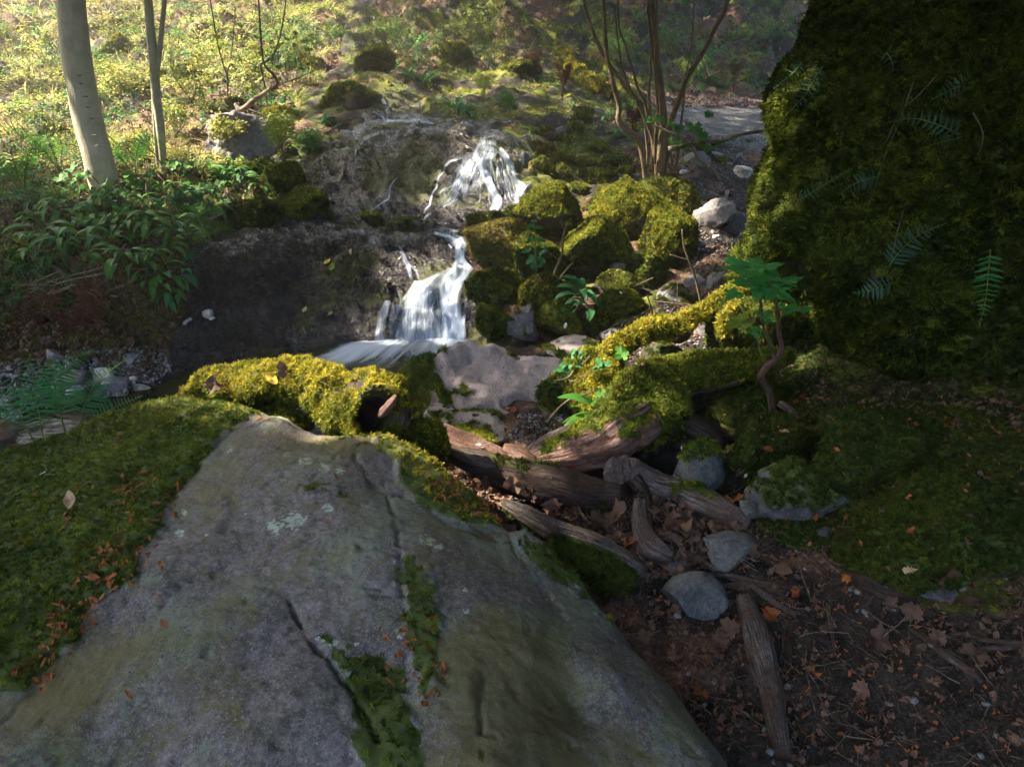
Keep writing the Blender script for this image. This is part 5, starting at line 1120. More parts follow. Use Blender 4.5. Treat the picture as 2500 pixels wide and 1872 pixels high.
def strand(pts, dens=0.75, n=50, m=9, lift=0.015):   # pts: (px, py, half width px)
    p = smooth_path(np.array(pts, float), n); T = np.gradient(p[:, :2], axis=0); T /= np.linalg.norm(T, axis=1, keepdims=True)
    p[:, :2] += np.stack([fbm(np.stack([p[:, 0] * 0.05, p[:, 1] * 0.05, 0 * p[:, 0]], -1), 1, 2, 3), 0 * p[:, 0]], -1) * 4
    S = np.stack([-T[:, 1], T[:, 0]], -1); t = np.linspace(-1, 1, m)
    A = p[:, None, :2] + S[:, None] * (p[:, 2:3] * t)[..., None]; G = cast_grid(A)
    back = (CAM - G); back /= np.linalg.norm(back, axis=-1, keepdims=True); G = G + back * lift + np.array([0, 0, lift * 0.6])
    L = np.concatenate([[0], np.cumsum(np.linalg.norm(np.diff(G[:, m // 2], axis=0), axis=1))])
    uv = np.stack([np.broadcast_to((t * 0.1)[None], (n, m)) + p[0, 0] * 0.013, np.broadcast_to(L[:, None] * 2.2, (n, m))], -1)
    de = dens * (1 - 0.9 * t ** 2)[None] * np.minimum(1, np.minimum(np.arange(n), n - 1 - np.arange(n)) / 4.0 + 0.3)[:, None]
    return G.reshape(-1, 3), grid_faces(n, m), uv.reshape(-1, 2), de.ravel()
def water_obj(name, parts, label):
    Vs, Fs, Us, Ds, k = [], [], [], [], 0
    for V, F, u, d in parts: Vs.append(V); Fs.append(F + k); Us.append(u); Ds.append(d); k += len(V)
    return mk(name, np.concatenate(Vs), np.concatenate(Fs), FALLS, uv=np.concatenate(Us), attrs={'dens': np.concatenate(Ds)}, kind='structure', label=label)
water_obj('lower_waterfall', [
    sheet([(652, 1098, 1168), (675, 1050, 1152), (698, 1000, 1140), (740, 962, 1136), (790, 955, 1142), (850, 945, 1150)], [0.6, 0.72, 0.66, 0.6, 0.66, 0.8], m=50, n=90, lift=0.012, edge=0.12),
    strand([(1056, 568, 6), (1075, 575, 9), (1100, 580, 8), (1125, 590, 10), (1140, 600, 12), (1125, 612, 14)], 0.8, 50, 11), strand([(1075, 560, 5), (1105, 566, 6), (1140, 572, 7), (1155, 588, 8), (1145, 602, 8)], 0.7, 50, 9), strand([(1120, 600, 12), (1122, 630, 16), (1125, 660, 20)], 0.95, 40, 11),
    sheet([(606, 1108, 1138), (635, 1104, 1142), (660, 1090, 1165), (690, 1062, 1150), (720, 1060, 1130), (760, 1066, 1136), (800, 1070, 1145), (848, 1066, 1150)], [0.9, 0.95, 0.85, 0.8, 0.95, 1.1, 1.15, 1.1], m=40, n=90),
    sheet([(672, 1050, 1100), (700, 1030, 1090), (720, 1030, 1085), (760, 1040, 1085), (848, 1035, 1085)], [0.45, 0.6, 0.6, 0.65, 0.75], m=24),
    sheet([(688, 1005, 1038), (700, 994, 1060), (730, 975, 1072), (780, 960, 1078), (845, 955, 1082)], [0.95, 0.9, 0.75, 0.66, 0.8], m=44, n=80),
    sheet([(736, 938, 958), (755, 922, 956), (800, 912, 948), (848, 902, 952)], [0.85, 0.8, 0.72, 0.75], m=20),
    sheet([(745, 955, 985), (790, 948, 975), (845, 940, 985)], [0.75, 0.55, 0.6], m=14),
    sheet([(560, 1052, 1110), (575, 1060, 1135), (592, 1085, 1150), (608, 1108, 1140)], [0.35, 0.65, 0.75, 0.85], m=30, lift=0.012),
    strand([(972, 600, 6), (985, 620, 7), (990, 640, 9), (1000, 665, 8), (1006, 690, 5)], 0.85), strand([(990, 645, 7), (1015, 665, 7), (1028, 690, 5)], 0.6), strand([(955, 596, 4), (975, 606, 4)], 0.6),
    strand([(1095, 598, 4), (1102, 610, 4)], 0.9), strand([(1110, 628, 3), (1116, 645, 3)], 0.9)], 'white silky lower waterfall dropping into the pool')
_r = np.random.default_rng(12); FAN = []
for _k in range(110):
    u = _r.random(); x = 1125 + 115 * u; y = 392 - 30 * u + _r.uniform(-8, 50); L = _r.uniform(35, 120); q = []
    dx = (u - 0.45) * 0.55 + _r.normal() * 0.12
    if u < 0.5: dx -= 0.3
    for j in range(5):
        q.append((x, y, _r.uniform(1.3, 4.2))); x += dx * L / 4 + _r.normal() * 2.5; y += L / 4
    if q[-1][1] < 540: FAN.append(strand(q, _r.uniform(0.45, 0.75), 26, 7))
for _k in range(26):
    x = _r.uniform(955, 1140); y = _r.uniform(700, 760); L = _r.uniform(50, 110); FANL = strand([(x, y, _r.uniform(2, 6)), (x - 2 + _r.normal() * 3, y + L / 2, _r.uniform(3, 7)), (x - 5 + _r.normal() * 3, min(y + L, 846), _r.uniform(3, 8))], _r.uniform(0.5, 0.8), 26, 5, 0.028); FAN2 = (FAN2 + [FANL]) if _k else [FANL]
water_obj('lower_waterfall', FAN2, 'loose white threads of the lower waterfall')
water_obj('upper_waterfall', FAN + [
    sheet([(372, 1128, 1228), (395, 1112, 1222), (425, 1098, 1212), (455, 1085, 1205), (485, 1070, 1190), (508, 1060, 1150)], [0.66, 0.62, 0.58, 0.55, 0.5, 0.4], m=60, n=80, edge=0.2, us=2.0, lift=0.02),
    sheet([(372, 1205, 1240), (400, 1225, 1258), (440, 1240, 1275), (465, 1250, 1290), (500, 1245, 1280)], [0.7, 0.7, 0.66, 0.7, 0.7], m=22, n=70, edge=0.35, lift=0.016),
    sheet([(328, 1170, 1215), (345, 1160, 1225), (362, 1145, 1232), (385, 1130, 1225), (400, 1140, 1200)], [0.5, 0.62, 0.72, 0.7, 0.45], m=34),
    sheet([(385, 1150, 1190), (410, 1160, 1195), (440, 1172, 1205), (470, 1185, 1222), (495, 1195, 1232), (518, 1190, 1222)], [0.8, 0.85, 0.8, 0.85, 0.9, 0.9], m=18, n=70),
    sheet([(390, 1120, 1160), (420, 1110, 1165), (450, 1100, 1160), (480, 1090, 1150)], [0.6, 0.55, 0.45, 0.35], m=30),
    strand([(1140, 385, 8), (1105, 395, 7), (1085, 410, 6), (1072, 440, 6), (1062, 465, 5), (1054, 490, 5), (1043, 510, 5), (1036, 530, 5)], 0.8), strand([(1150, 392, 7), (1130, 425, 8), (1112, 450, 8), (1085, 465, 6), (1074, 478, 5)], 0.8),
    strand([(1085, 465, 4), (1090, 495, 4)], 0.7), strand([(1078, 475, 3), (1079, 498, 3)], 0.65), strand([(1125, 440, 6), (1115, 465, 6), (1105, 485, 6), (1085, 505, 4)], 0.72), strand([(1145, 440, 6), (1140, 470, 6), (1125, 490, 5)], 0.62),
    strand([(1215, 360, 8), (1238, 385, 8), (1252, 407, 8), (1260, 440, 8), (1278, 458, 8), (1262, 478, 9), (1262, 500, 10)], 0.85, 70), strand([(1275, 460, 8), (1290, 452, 6), (1298, 440, 4)], 0.6), strand([(1200, 385, 5), (1215, 410, 4), (1216, 450, 3)], 0.6),
    strand([(1279, 375, 4), (1275, 400, 4), (1270, 425, 3)], 0.62), strand([(1244, 340, 3), (1246, 362, 3)], 0.6), strand([(1222, 338, 4), (1226, 356, 4)], 0.6), strand([(1190, 400, 4), (1205, 430, 4), (1212, 450, 3)], 0.55), strand([(1048, 500, 4), (1038, 520, 3)], 0.7),
    strand([(1120, 488, 4), (1095, 503, 4), (1080, 508, 3)], 0.7), strand([(1058, 520, 5), (1040, 532, 6), (1028, 545, 6)], 0.8), strand([(1145, 530, 4), (1138, 545, 4)], 0.7), strand([(1030, 546, 4), (1080, 548, 4), (1145, 546, 4)], 0.6),
    strand([(1110, 455, 3), (1118, 475, 3), (1112, 490, 3)], 0.6), strand([(1165, 395, 4), (1160, 430, 4), (1150, 455, 4)], 0.55)], 'white fan of water spreading down the dark rock of the upper fall')
water_obj('thin_cascade', [
    strand([(976, 431, 4), (962, 445, 4), (954, 467, 6), (948, 486, 6), (932, 500, 5), (912, 512, 6), (895, 525, 7), (872, 543, 5)], 0.78, 80), strand([(866, 362, 4), (868, 380, 5), (868, 400, 4)], 0.7), strand([(834, 415, 3), (826, 440, 3)], 0.5), strand([(845, 410, 3), (843, 450, 3)], 0.45)], 'thin cascade trickling down left of the upper fall')
water_obj('top_cascade', [
    sheet([(234, 922, 938), (245, 928, 942), (258, 930, 948)], [0.7, 0.85, 0.9], m=14, n=26), sheet([(260, 932, 956), (275, 938, 956), (290, 942, 952)], [0.7, 0.65, 0.6], m=12, n=26),
    strand([(917, 274, 4), (930, 285, 6), (950, 297, 7), (990, 298, 9), (1015, 295, 9), (1045, 302, 8), (1060, 305, 4)], 0.85, 60, 9), strand([(987, 268, 2), (991, 278, 2)], 0.7), strand([(955, 320, 3), (962, 332, 3)], 0.7), strand([(972, 320, 2), (976, 328, 2)], 0.6)], 'small topmost cascade at the head of the stream')
# foam streaks carried over the pool: a thin skin fading away from the foot of the fall
zw = POOL_Z + 0.034
def onw(a, b): d = raydir(a, b); return (CAM + d * ((zw - CAMZ) / d[2]))
FA, FB_ = onw(898, 848)[:2], onw(1160, 838)[:2]; lo_, hi_ = onw(760, 940)[:2], onw(1200, 832)[:2]
X, Y = np.meshgrid(np.linspace(lo_[0] - 0.3, hi_[0] + 0.1, 150), np.linspace(min(lo_[1], hi_[1]) - 0.1, max(FA[1], FB_[1]) + 0.12, 130), indexing='ij')
dn = polydist(X, Y, [FA, FB_], False); q3 = np.stack([X, Y, 0 * X], -1); org = (FA + FB_) / 2 + [0.25, 0.9]
an = np.arctan2(X - org[0], org[1] - Y); ra = np.hypot(X - org[0], Y - org[1])
st = fbm(np.stack([an * 9, ra * 1.6, 0 * X], -1), 1.0, 4, 21)
de = 1.12 - dn * 1.55 + 0.42 * st - 0.35 * sstep(0.15, 0.5, X - FB_[0]); de = de * (1 - sstep(0.62, 0.85, dn + 0.12 * fbm(q3, 4, 3, 2)))
Vf = np.stack([X, Y, zw + 0.012 * np.exp(-dn * 6) + 0.006 * fbm(q3, 7, 3, 2)], -1).reshape(-1, 3); Ff = grid_faces(*X.shape); kk = (de.ravel() > 0.02)[Ff].any(1); u_, inv = np.unique(Ff[kk], return_inverse=True)
uvf = np.stack([an * 1.6, ra * 1.2], -1).reshape(-1, 2)
water_obj('pool_foam', [(Vf[u_], inv.reshape(-1, 4), uvf[u_], np.clip(de.ravel()[u_], 0, 1.1)), strand([(700, 884, 2), (725, 880, 4), (750, 872, 3), (770, 868, 2)], 0.55, 20, 5), strand([(790, 876, 2), (815, 880, 3), (800, 886, 2)], 0.5, 16, 5)], 'white foam trailing over the pool below the fall')
# faint films of water down the dark left rock face
water_obj('seep_water', [sheet([(600, 610, 700), (650, 600, 720), (720, 590, 740)], [0.2, 0.33, 0.2], m=24, lift=0.006), sheet([(790, 690, 790), (830, 680, 800), (868, 690, 800)], [0.38, 0.46, 0.38], m=24, lift=0.008), strand([(742, 800, 3), (748, 818, 3)], 0.75), strand([(767, 802, 3), (770, 815, 2)], 0.6),
    sheet([(735, 850, 910), (790, 850, 905), (845, 840, 900)], [0.25, 0.32, 0.3], m=20, lift=0.008), strand([(700, 800, 2), (690, 830, 2)], 0.4)], 'thin film of seeping water on the dark left rock face')
# ---------------------------------------------------------------- ground cover nobody could count
GT = ftri(GF[:, ::-1]); gcent = GVf[GT].mean(1)
gcx, gcy = toPx(gcent); gfront = (gcent[:, 1] > 0.9) & (gcx > -250) & (gcx < 2750) & (gcy > -120) & (gcy < 2000)
GTv = GT[gfront]
def gscatter(name, n, poly, protos, size, label, mask=None, up=0.9, jit=0.35, near=0.0, ymin=0, ymax=40, lift=0.0, pxs=None, thr=0.5, cat=None, tilt=None):
    def w(c, nr):
        px, py = toPx(c); ok = inpoly(px, py, poly) if poly is not None else np.ones(len(c), bool)
        r2 = ((c - CAM) ** 2).sum(1); v = (CAM - c) / np.sqrt(r2)[:, None]; f = np.clip((nr * v).sum(1), 0.12, 1)
        return ok * (c[:, 1] > ymin) * (c[:, 1] < ymax) * f / r2
    p, nn, at = sample(GVf, GTv, n, w, attrs={'m': mask} if mask is not None else None)
    if mask is not None: k = at['m'] + 0.25 * fbm(p, 3, 2, 5) > thr; p, nn = p[k], nn[k]
    if not len(p): return
    d = nn * (1 - up) + np.array([0, 0, up]) + RNG.normal(size=p.shape) * jit
    dist = np.linalg.norm(p - CAM, axis=1)
    s = size * RNG.uniform(0.6, 1.4, len(p)) if pxs is None else np.maximum(size, pxs * dist / 640) * RNG.uniform(0.6, 1.4, len(p))
    p[:, 2] += lift
    scatter(name, p, d, s, protos, label=label, cat=cat)
BANKU = [(-300, -150), (860, -150), (830, 150), (760, 215), (720, 300), (690, 400), (560, 430), (450, 410), (-300, 430)]
BANKL = [(-300, 400), (450, 395), (560, 410), (700, 400), (760, 520), (570, 560), (480, 600), (440, 680), (350, 770), (100, 760), (-300, 700)]
BACKM = [(820, -150), (1750, -150), (1640, 215), (1620, 300), (1700, 420), (1450, 450), (1290, 420), (1300, 325), (1080, 290), (1000, 220), (850, 200)]
RSLOPE = [(1500, -150), (2700, -150), (2700, 320), (1900, 240), (1640, 230)]
M1 = MOSSM.ravel()
gscatter('ground_moss', 26000, None, T_GREEN, 0.018, 'short green moss carpeting the banks', M1, up=0.2, pxs=2.6)
gscatter('ground_moss', 14000, None, T_DARK, 0.018, 'dark moss in the hollows of the banks', M1, up=0.2, pxs=2.6)
gscatter('ground_moss', 11000, BACKM + [], T_GOLD, 0.018, 'yellow moss on the banks behind the upper fall', M1, up=0.2, pxs=2.4)
gscatter('rock_moss', 6000, BEDROCK, T_DARK, 0.014, 'olive moss patches on the wet bedrock', M1, up=0.0, pxs=2.0, thr=0.4)
gscatter('rock_moss', 7000, [(470, 540), (1010, 540), (960, 720), (760, 860), (520, 840)], T_DARK + T_WET, 0.014, 'olive moss draped over the wet rock face', np.clip(0.5 + 0.9 * fbm(GVf, 3, 3, 37), 0, 1), up=-0.6, pxs=2.0, thr=0.72)
gscatter('rock_moss', 22000, BEDROCK, T_WET, 0.014, 'brown moss hanging on the wet bedrock', np.clip(BEDM.ravel() * (0.5 + 0.8 * fbm(GVf, 3, 3, 7)), 0, 1), up=-0.6, pxs=1.9)
gscatter('bank_herbs', 11000, BANKU, H_BANK + H_YEL, 0.055, 'sunlit low herbs and leaves on the bright bank', np.clip(0.52 + 0.9 * fbm(GVf, 1.3, 4, 81), 0, 1), up=0.8, pxs=5.0)
gscatter('bank_herbs', 2600, BANKU, H_GREEN + H_BLUE, 0.07, 'greener herbs between the sunlit ones on the bright bank', np.clip(0.45 + 0.9 * fbm(GVf, 1.0, 4, 83), 0, 1), up=0.8, pxs=6.5)
gscatter('dry_stems', 900, BANKU, TWIGS, 0.3, 'dry stems and twigs on the bright bank', up=0.0, jit=0.8, lift=0.05)
gscatter('bank_grass', 3600, BANKU, G_PALE + G_GREEN[:1], 0.16, 'pale dry grass on the bright bank', np.clip(0.5 + 0.9 * fbm(GVf, 0.9, 4, 85), 0, 1), up=0.7, pxs=13)
gscatter('bank_litter', 6000, BANKU, L_TAN + L_DRY, 0.05, 'dry tan leaves littering the bright bank', up=0.3, jit=0.5, pxs=4.5, lift=0.01)
gscatter('bank_herbs', 5200, BANKL, H_GREEN + H_BLUE + H_YEL[:1], 0.05, 'leafy green herbs crowding the shaded lower bank', up=0.8, pxs=5.5, mask=np.clip(0.5 + 0.8 * fbm(GVf, 1.6, 3, 15) + 0.0 * M1, 0, 1), thr=0.45)
gscatter('bank_litter', 2200, BANKL, L_DRY + L_TAN[:1], 0.045, 'brown leaves between the plants of the lower bank', up=0.3, jit=0.5, pxs=4, lift=0.01)
gscatter('bank_grass', 900, BANKL, G_GREEN, 0.10, 'thin green grass on the lower bank', up=0.8, pxs=9)
gscatter('bank_moss', 9000, BANKL, T_DARK + T_HANG, 0.022, 'moss hanging on the dark lower bank', up=-0.2, pxs=3.2)
gscatter('back_litter', 5200, BACKM, L_DRY + L_TAN[:2], 0.05, 'fallen leaves on the slope behind the upper fall', LITTER.ravel(), up=0.2, jit=0.4, pxs=3.2, lift=0.01, thr=0.48)
gscatter('back_herbs', 2600, BACKM, H_GREEN + H_YEL, 0.05, 'small green plants on the slope behind the upper fall', np.clip(0.5 + 0.9 * fbm(GVf, 1.2, 3, 18), 0, 1), up=0.8, pxs=3.6, thr=0.55)
gscatter('back_grass', 700, BACKM, G_PALE + G_GREEN, 0.12, 'grass tufts on the slope behind the upper fall', up=0.7, pxs=8)
gscatter('slope_litter', 6500, RSLOPE, L_DRY, 0.05, 'leaf litter on the wooded slope above the path', up=0.2, jit=0.4, pxs=3.5, lift=0.01)
gscatter('slope_herbs', 2200, RSLOPE, H_GREEN, 0.06, 'green plants on the wooded slope above the path', np.clip(0.5 + 0.9 * fbm(GVf, 0.8, 3, 19), 0, 1), up=0.8, pxs=4.5, thr=0.55)
DIRTN = [(1380, 1250), (1700, 1180), (1900, 1230), (2200, 1330), (2700, 1300), (2800, 2100), (1200, 2100), (1180, 1300), (1250, 1200)]
gscatter('leaf_litter', 1500, DIRTN, L_DRY, 0.026, 'decayed brown leaf litter on the dark soil', up=0.5, jit=0.35, lift=0.006, mask=np.clip(0.55 + 0.7 * fbm(GVf, 2.5, 3, 23), 0, 1), thr=0.42)
gscatter('leaf_litter', 1500, DIRTN, L_RUST, 0.016, 'rusty bud scales and leaf scraps in the litter', up=0.5, jit=0.4, lift=0.006)
gscatter('twig_litter', 1500, DIRTN, TWIGS, 0.055, 'fine twigs strewn over the dark soil', up=0.9, jit=0.12, lift=0.008)
gscatter('soil_crumbs', 5000, DIRTN, CRUMB, 0.009, 'crumbs of dark soil and grit', up=0.9, jit=0.3)
GAP = [(1080, 1130), (1240, 1200), (1500, 1235), (1560, 1180), (1820, 1290), (1690, 1420), (1560, 1420), (1250, 1290), (1080, 1180)]
gscatter('leaf_litter', 420, GAP, L_DRY, 0.05, 'curled brown leaves banked between the driftwood pieces', up=0.5, jit=0.5, lift=0.015)
DIRTF = [(1690, 400), (1640, 330), (1900, 340), (1830, 600), (1760, 720), (1680, 700), (1700, 520)]
gscatter('slope_pebbles', 1500, DIRTF, PEB, 0.02, 'small stones on the dirt slope below the path', up=0.9, jit=0.3, pxs=1.7)
gscatter('slope_litter', 1200, DIRTF, L_DRY + TWIGS, 0.03, 'leaf scraps and twigs on the dirt slope', up=0.4, jit=0.3, pxs=2.0, lift=0.01)
gscatter('path_gravel', 7000, PATH, PEB, 0.016, 'loose gravel on the path', up=0.9, jit=0.3, pxs=1.0)
gscatter('path_litter', 1800, [(1620, 225), (2300, 240), (2300, 262), (1640, 262)], L_DRY, 0.05, 'leaves gathered along the far edge of the path', up=0.2, jit=0.4, pxs=2.0, lift=0.01)
GRV = [(1270, 1010), (1450, 1000), (1430, 1070), (1330, 1110), (1240, 1070)]
gscatter('gully_gravel', 700, GRV, PEB, 0.017, 'blue grey gravel in the gap behind the driftwood', up=0.9, jit=0.3)
gscatter('gully_litter', 240, GRV, L_RUST + L_DRY, 0.022, 'leaf scraps among the gully gravel', up=0.5, jit=0.4, lift=0.01)
MIDG = [(1380, 830), (1560, 760), (1800, 690), (1760, 860), (1560, 900), (1450, 850)]
gscatter('gully_litter', 700, MIDG, L_DRY + TWIGS, 0.028, 'leaf scraps and twigs in the hollow behind the curved root', up=0.5, jit=0.4, lift=0.01)
gscatter('gully_gravel', 500, MIDG, PEB, 0.022, 'small stones in the hollow behind the curved root', up=0.9, jit=0.3)
LBED = [(-300, 1150), (-300, 950), (77, 870), (200, 850), (400, 850), (420, 920), (330, 985), (77, 1010)]
gscatter('stream_pebbles', 1500, LBED, PEB, 0.028, 'small stones of the stream bed at the left', up=0.9, jit=0.3)
gscatter('stream_litter', 300, LBED, L_DRY + TWIGS, 0.03, 'wet leaf scraps among the stream stones', up=0.6, jit=0.4, lift=0.01)
gscatter('leaf_litter', 900, [(1700, 1000), (2000, 960), (2500, 1050), (2600, 1400), (2200, 1400), (1850, 1310), (1780, 1200)], L_RUST + L_DRY[:2] + TWIGS, 0.018, 'rusty leaf scraps and twigs in the dim moss', up=0.5, jit=0.35, lift=0.012)
RM = [(1800, 1050), (2000, 960), (2400, 1000), (2700, 1100), (2700, 1420), (2200, 1400), (1850, 1310)]
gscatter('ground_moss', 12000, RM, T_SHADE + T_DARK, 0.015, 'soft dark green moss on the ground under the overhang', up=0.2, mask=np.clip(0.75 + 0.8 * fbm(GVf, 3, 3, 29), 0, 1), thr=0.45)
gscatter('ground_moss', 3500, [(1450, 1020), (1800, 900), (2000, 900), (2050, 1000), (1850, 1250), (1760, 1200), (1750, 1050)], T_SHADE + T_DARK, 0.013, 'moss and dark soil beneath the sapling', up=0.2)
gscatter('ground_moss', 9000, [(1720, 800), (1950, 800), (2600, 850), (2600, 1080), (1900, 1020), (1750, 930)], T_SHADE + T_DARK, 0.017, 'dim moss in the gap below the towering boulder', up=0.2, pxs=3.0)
gscatter('leaf_litter', 500, [(1720, 850), (1950, 850), (2600, 900), (2600, 1060), (1900, 1020), (1750, 950)], L_DRY + TWIGS, 0.03, 'brown scraps in the gap below the towering boulder', up=0.4, jit=0.35, lift=0.01)
for mo_, mv_, mf_ in MOUNDS:
    def w_(c, nr): return (nr[:, 2] > 0.2) / ((c - CAM) ** 2).sum(1)
    p_, n_, _ = sample(mv_, mf_, 60, w_); scatter('leaf_litter', p_ + n_ * 0.014, n_ + RNG.normal(size=p_.shape) * 0.4, 0.018 * RNG.uniform(0.6, 1.5, len(p_)), L_RUST + L_DRY[:3] + TWIGS, mo_)
# scraps caught on the big foreground boulder's moss
fpx2, fpy2 = toPx(FV)
def on_fore(name, n, fn, protos, size, label, lift=0.006):
    T = ftri(FF)
    def w(c, nr): a, b = toPx(c); return fn(a, b, c) / ((c - CAM) ** 2).sum(1)
    p, nn, _ = sample(FV, T, n, w); p = p + nn * lift
    scatter(name, p, nn + RNG.normal(size=p.shape) * 0.35, size * RNG.uniform(0.6, 1.3, n), protos, FORE, label=label)
on_fore('bud_scale_litter', 150, lambda a, b, c: inpoly(a, b, [(1010, 1150), (1060, 1130), (1150, 1210), (1225, 1280), (1150, 1290), (1040, 1230)]) * 1.0, L_RUST, 0.022, 'rusty bud scales thick on the golden moss strip', 0.018)
on_fore('bud_scale_litter', 230, lambda a, b, c: (polydist(a, b, [(330, 1200), (390, 1260), (300, 1380), (230, 1440), (170, 1540), (90, 1650)], False) < 55) * 1.0, L_RUST, 0.020, 'rusty bud scales along the edge of the left moss', 0.014)
on_fore('bud_scale_litter', 70, lambda a, b, c: inpoly(a, b, [(-200, 1100), (640, 980), (400, 1250), (-200, 1700)]) * 1.0, L_RUST, 0.018, 'scattered bud scales on the left moss', 0.016)
on_fore('bud_scale_litter', 30, lambda a, b, c: inpoly(a, b, [(930, 1550), (1060, 1500), (1080, 1717), (930, 1717)]) * 1.0, L_RUST, 0.018, 'bud scales in the sunken pocket of the boulder', 0.012)

gscatter('soil_stones', 160, DIRTN, PEB, 0.022, 'small dirty stones sunk in the dark soil', up=0.9, jit=0.3)
gscatter('dry_stems', 260, DIRTN, TWIGS, 0.11, 'longer dry stems crossing the dark soil', up=0.85, jit=0.15, lift=0.014)
gscatter('dry_stems', 300, BANKL, TWIGS, 0.28, 'dry stems hanging in the lower bank', up=0.0, jit=0.8, lift=0.03)
FOOT = [(-200, 640), (420, 660), (455, 760), (400, 860), (260, 880), (77, 880), (-200, 960)]
gscatter('bank_moss', 9000, FOOT, T_DARK + T_HANG, 0.02, 'olive and brown moss hanging at the foot of the left bank', up=-0.3, pxs=3.0)
gscatter('bank_litter', 1300, FOOT, L_DRY + TWIGS, 0.035, 'leaf scraps and stems at the foot of the left bank', up=0.1, jit=0.6, lift=0.02)
gscatter('bank_herbs', 420, FOOT, H_GREEN + H_BLUE, 0.05, 'small green leaves at the foot of the left bank', np.clip(0.4 + 0.9 * fbm(GVf, 2.0, 3, 39), 0, 1), up=0.5)
gscatter('pool_pebbles', 500, [(560, 900), (900, 850), (880, 960), (700, 990), (400, 980)], PEB, 0.03, 'pebbles on the bed of the pool', up=0.9, jit=0.3)

# ---------------------------------------------------------------- single things lying about
def frame(n, yaw):
    z = np.array(n) / np.linalg.norm(n); a = np.array([math.cos(yaw), math.sin(yaw), 0]); x = a - z * (a @ z); x /= np.linalg.norm(x); y = np.cross(z, x)
    return Matrix(((x[0], y[0], z[0]), (x[1], y[1], z[1]), (x[2], y[2], z[2])))
_lm = {}
def lay(kind, mat, px, py, sizepx, label, cat='leaf', yaw=None, curl=0.4, name=None, tilt=0.15, lift=0.3, group=None, stem=0.0, seed=None):
    g, nn, ob = hit(px, py); k = ((g - CAM) @ FWD) / FPX; L = sizepx * k
    seed = int(px * 7 + py) if seed is None else seed
    key = (kind, mat.name, curl, stem, seed % 4)
    if key not in _lm: _lm[key] = leaf_mesh(kind, mat, curl, seed % 4, stem)
    o = bpy.data.objects.new(name or 'fallen_leaf', _lm[key]); COL.objects.link(o)
    r = np.random.default_rng(seed); yaw = r.uniform(0, 6.28) if yaw is None else yaw
    R = frame(nn + r.normal(size=3) * tilt, yaw); M = R.to_4x4(); M.translation = Vector(g + nn * (0.004 + lift * 0.02))
    M = M @ Matrix.Diagonal((L, L, L, 1)); o.matrix_world = M
    return tag(o, label, cat, group)
GB = 'bud scales dropped on the flat boulder'
for x, y, s, yw, lab in [
    (803, 1281, 34, 1.7, 'rusty bud scale lying alone below the pale lichen smear'), (395, 1385, 46, 0.6, 'pair of rusty bud scales on bare rock near the left moss'), (402, 1392, 26, 1.9, 'small rusty bud scale touching the pair near the left moss'),
    (405, 1528, 40, 0.8, 'rusty bud scale on the blue grey rock at lower left'), (392, 1465, 24, 1.6, 'short bud scale on bare rock above the lower left one'), (432, 1192, 32, 0.5, 'bud scale on the stained slope beside the left moss'),
    (635, 1028, 36, -0.7, 'orange bud scale on the far greenish end of the boulder'), (662, 1071, 26, 0.0, 'bud scale lying flat below the far greenish end'), (792, 1073, 20, 0.5, 'bright orange bud scale in the notch by the mossy log'), (820, 1168, 30, 0.7, 'bud scale above the small moss patch'),
    (978, 1515, 46, -0.9, 'bud scale left of the vertical moss strip'), (1046, 1590, 46, 0.9, 'long dark bud scale at the foot of the vertical moss strip'), (1083, 1640, 54, 0.15, 'long bud scale pointing right below the vertical moss strip'), (1050, 1700, 44, -0.4, 'bud scale at the bottom edge of the boulder'),
    (763, 1560, 20, 1.2, 'little bud scale beside the blue green lichen'), (318, 1700, 42, 0.9, 'bud scale at the bottom left of the boulder'), (1190, 1322, 26, 0.2, 'pinkish brown leaf scrap on bare rock near the moss strip'), (300, 1165, 34, 0.6, 'bud scale on the left moss below the long dry leaf'), (950, 1665, 26, 0.9, 'bud scale in the dark pocket')]:
    lay('scale', LEAF_RUST, x, y, s, lab, 'bud scale', yw, 0.5, 'bud_scale', 0.1, 0.2, GB)
lay('beech', LEAF_TAN, 185, 1238, 46, 'curled tan beech leaf standing on the left moss', yaw=0.5, curl=0.9, tilt=0.6, lift=1.2)
lay('beech', LEAF_GOLD, 660, 925, 40, 'yellow leaf caught on the mossy log', yaw=1.2, curl=0.4, tilt=0.4, lift=1.0)
lay('maple', LEAF_DRY, 535, 938, 48, 'crumpled pinkish leaf on the left end of the mossy log', yaw=1.0, curl=0.9, tilt=0.5, lift=1.2)
lay('beech', LEAF_DRY, 690, 905, 44, 'brown leaf lying along the top of the mossy log', yaw=0.3, curl=0.7, tilt=0.4, lift=1.2)
lay('beech', LEAF_YELLOW, 1248, 988, 22, 'round yellow green leaf in the scooped hollow of the pale boulder', yaw=0.3, curl=0.2)
lay('oak', LEAF_RUST, 1240, 1000, 22, 'rust leaf scrap in the scooped hollow of the pale boulder', yaw=1.3, curl=0.5)
lay('maple', LEAF_RUST, 1257, 1003, 20, 'reddish leaf scrap beside the round yellow leaf in the hollow', yaw=2.3, curl=0.5)
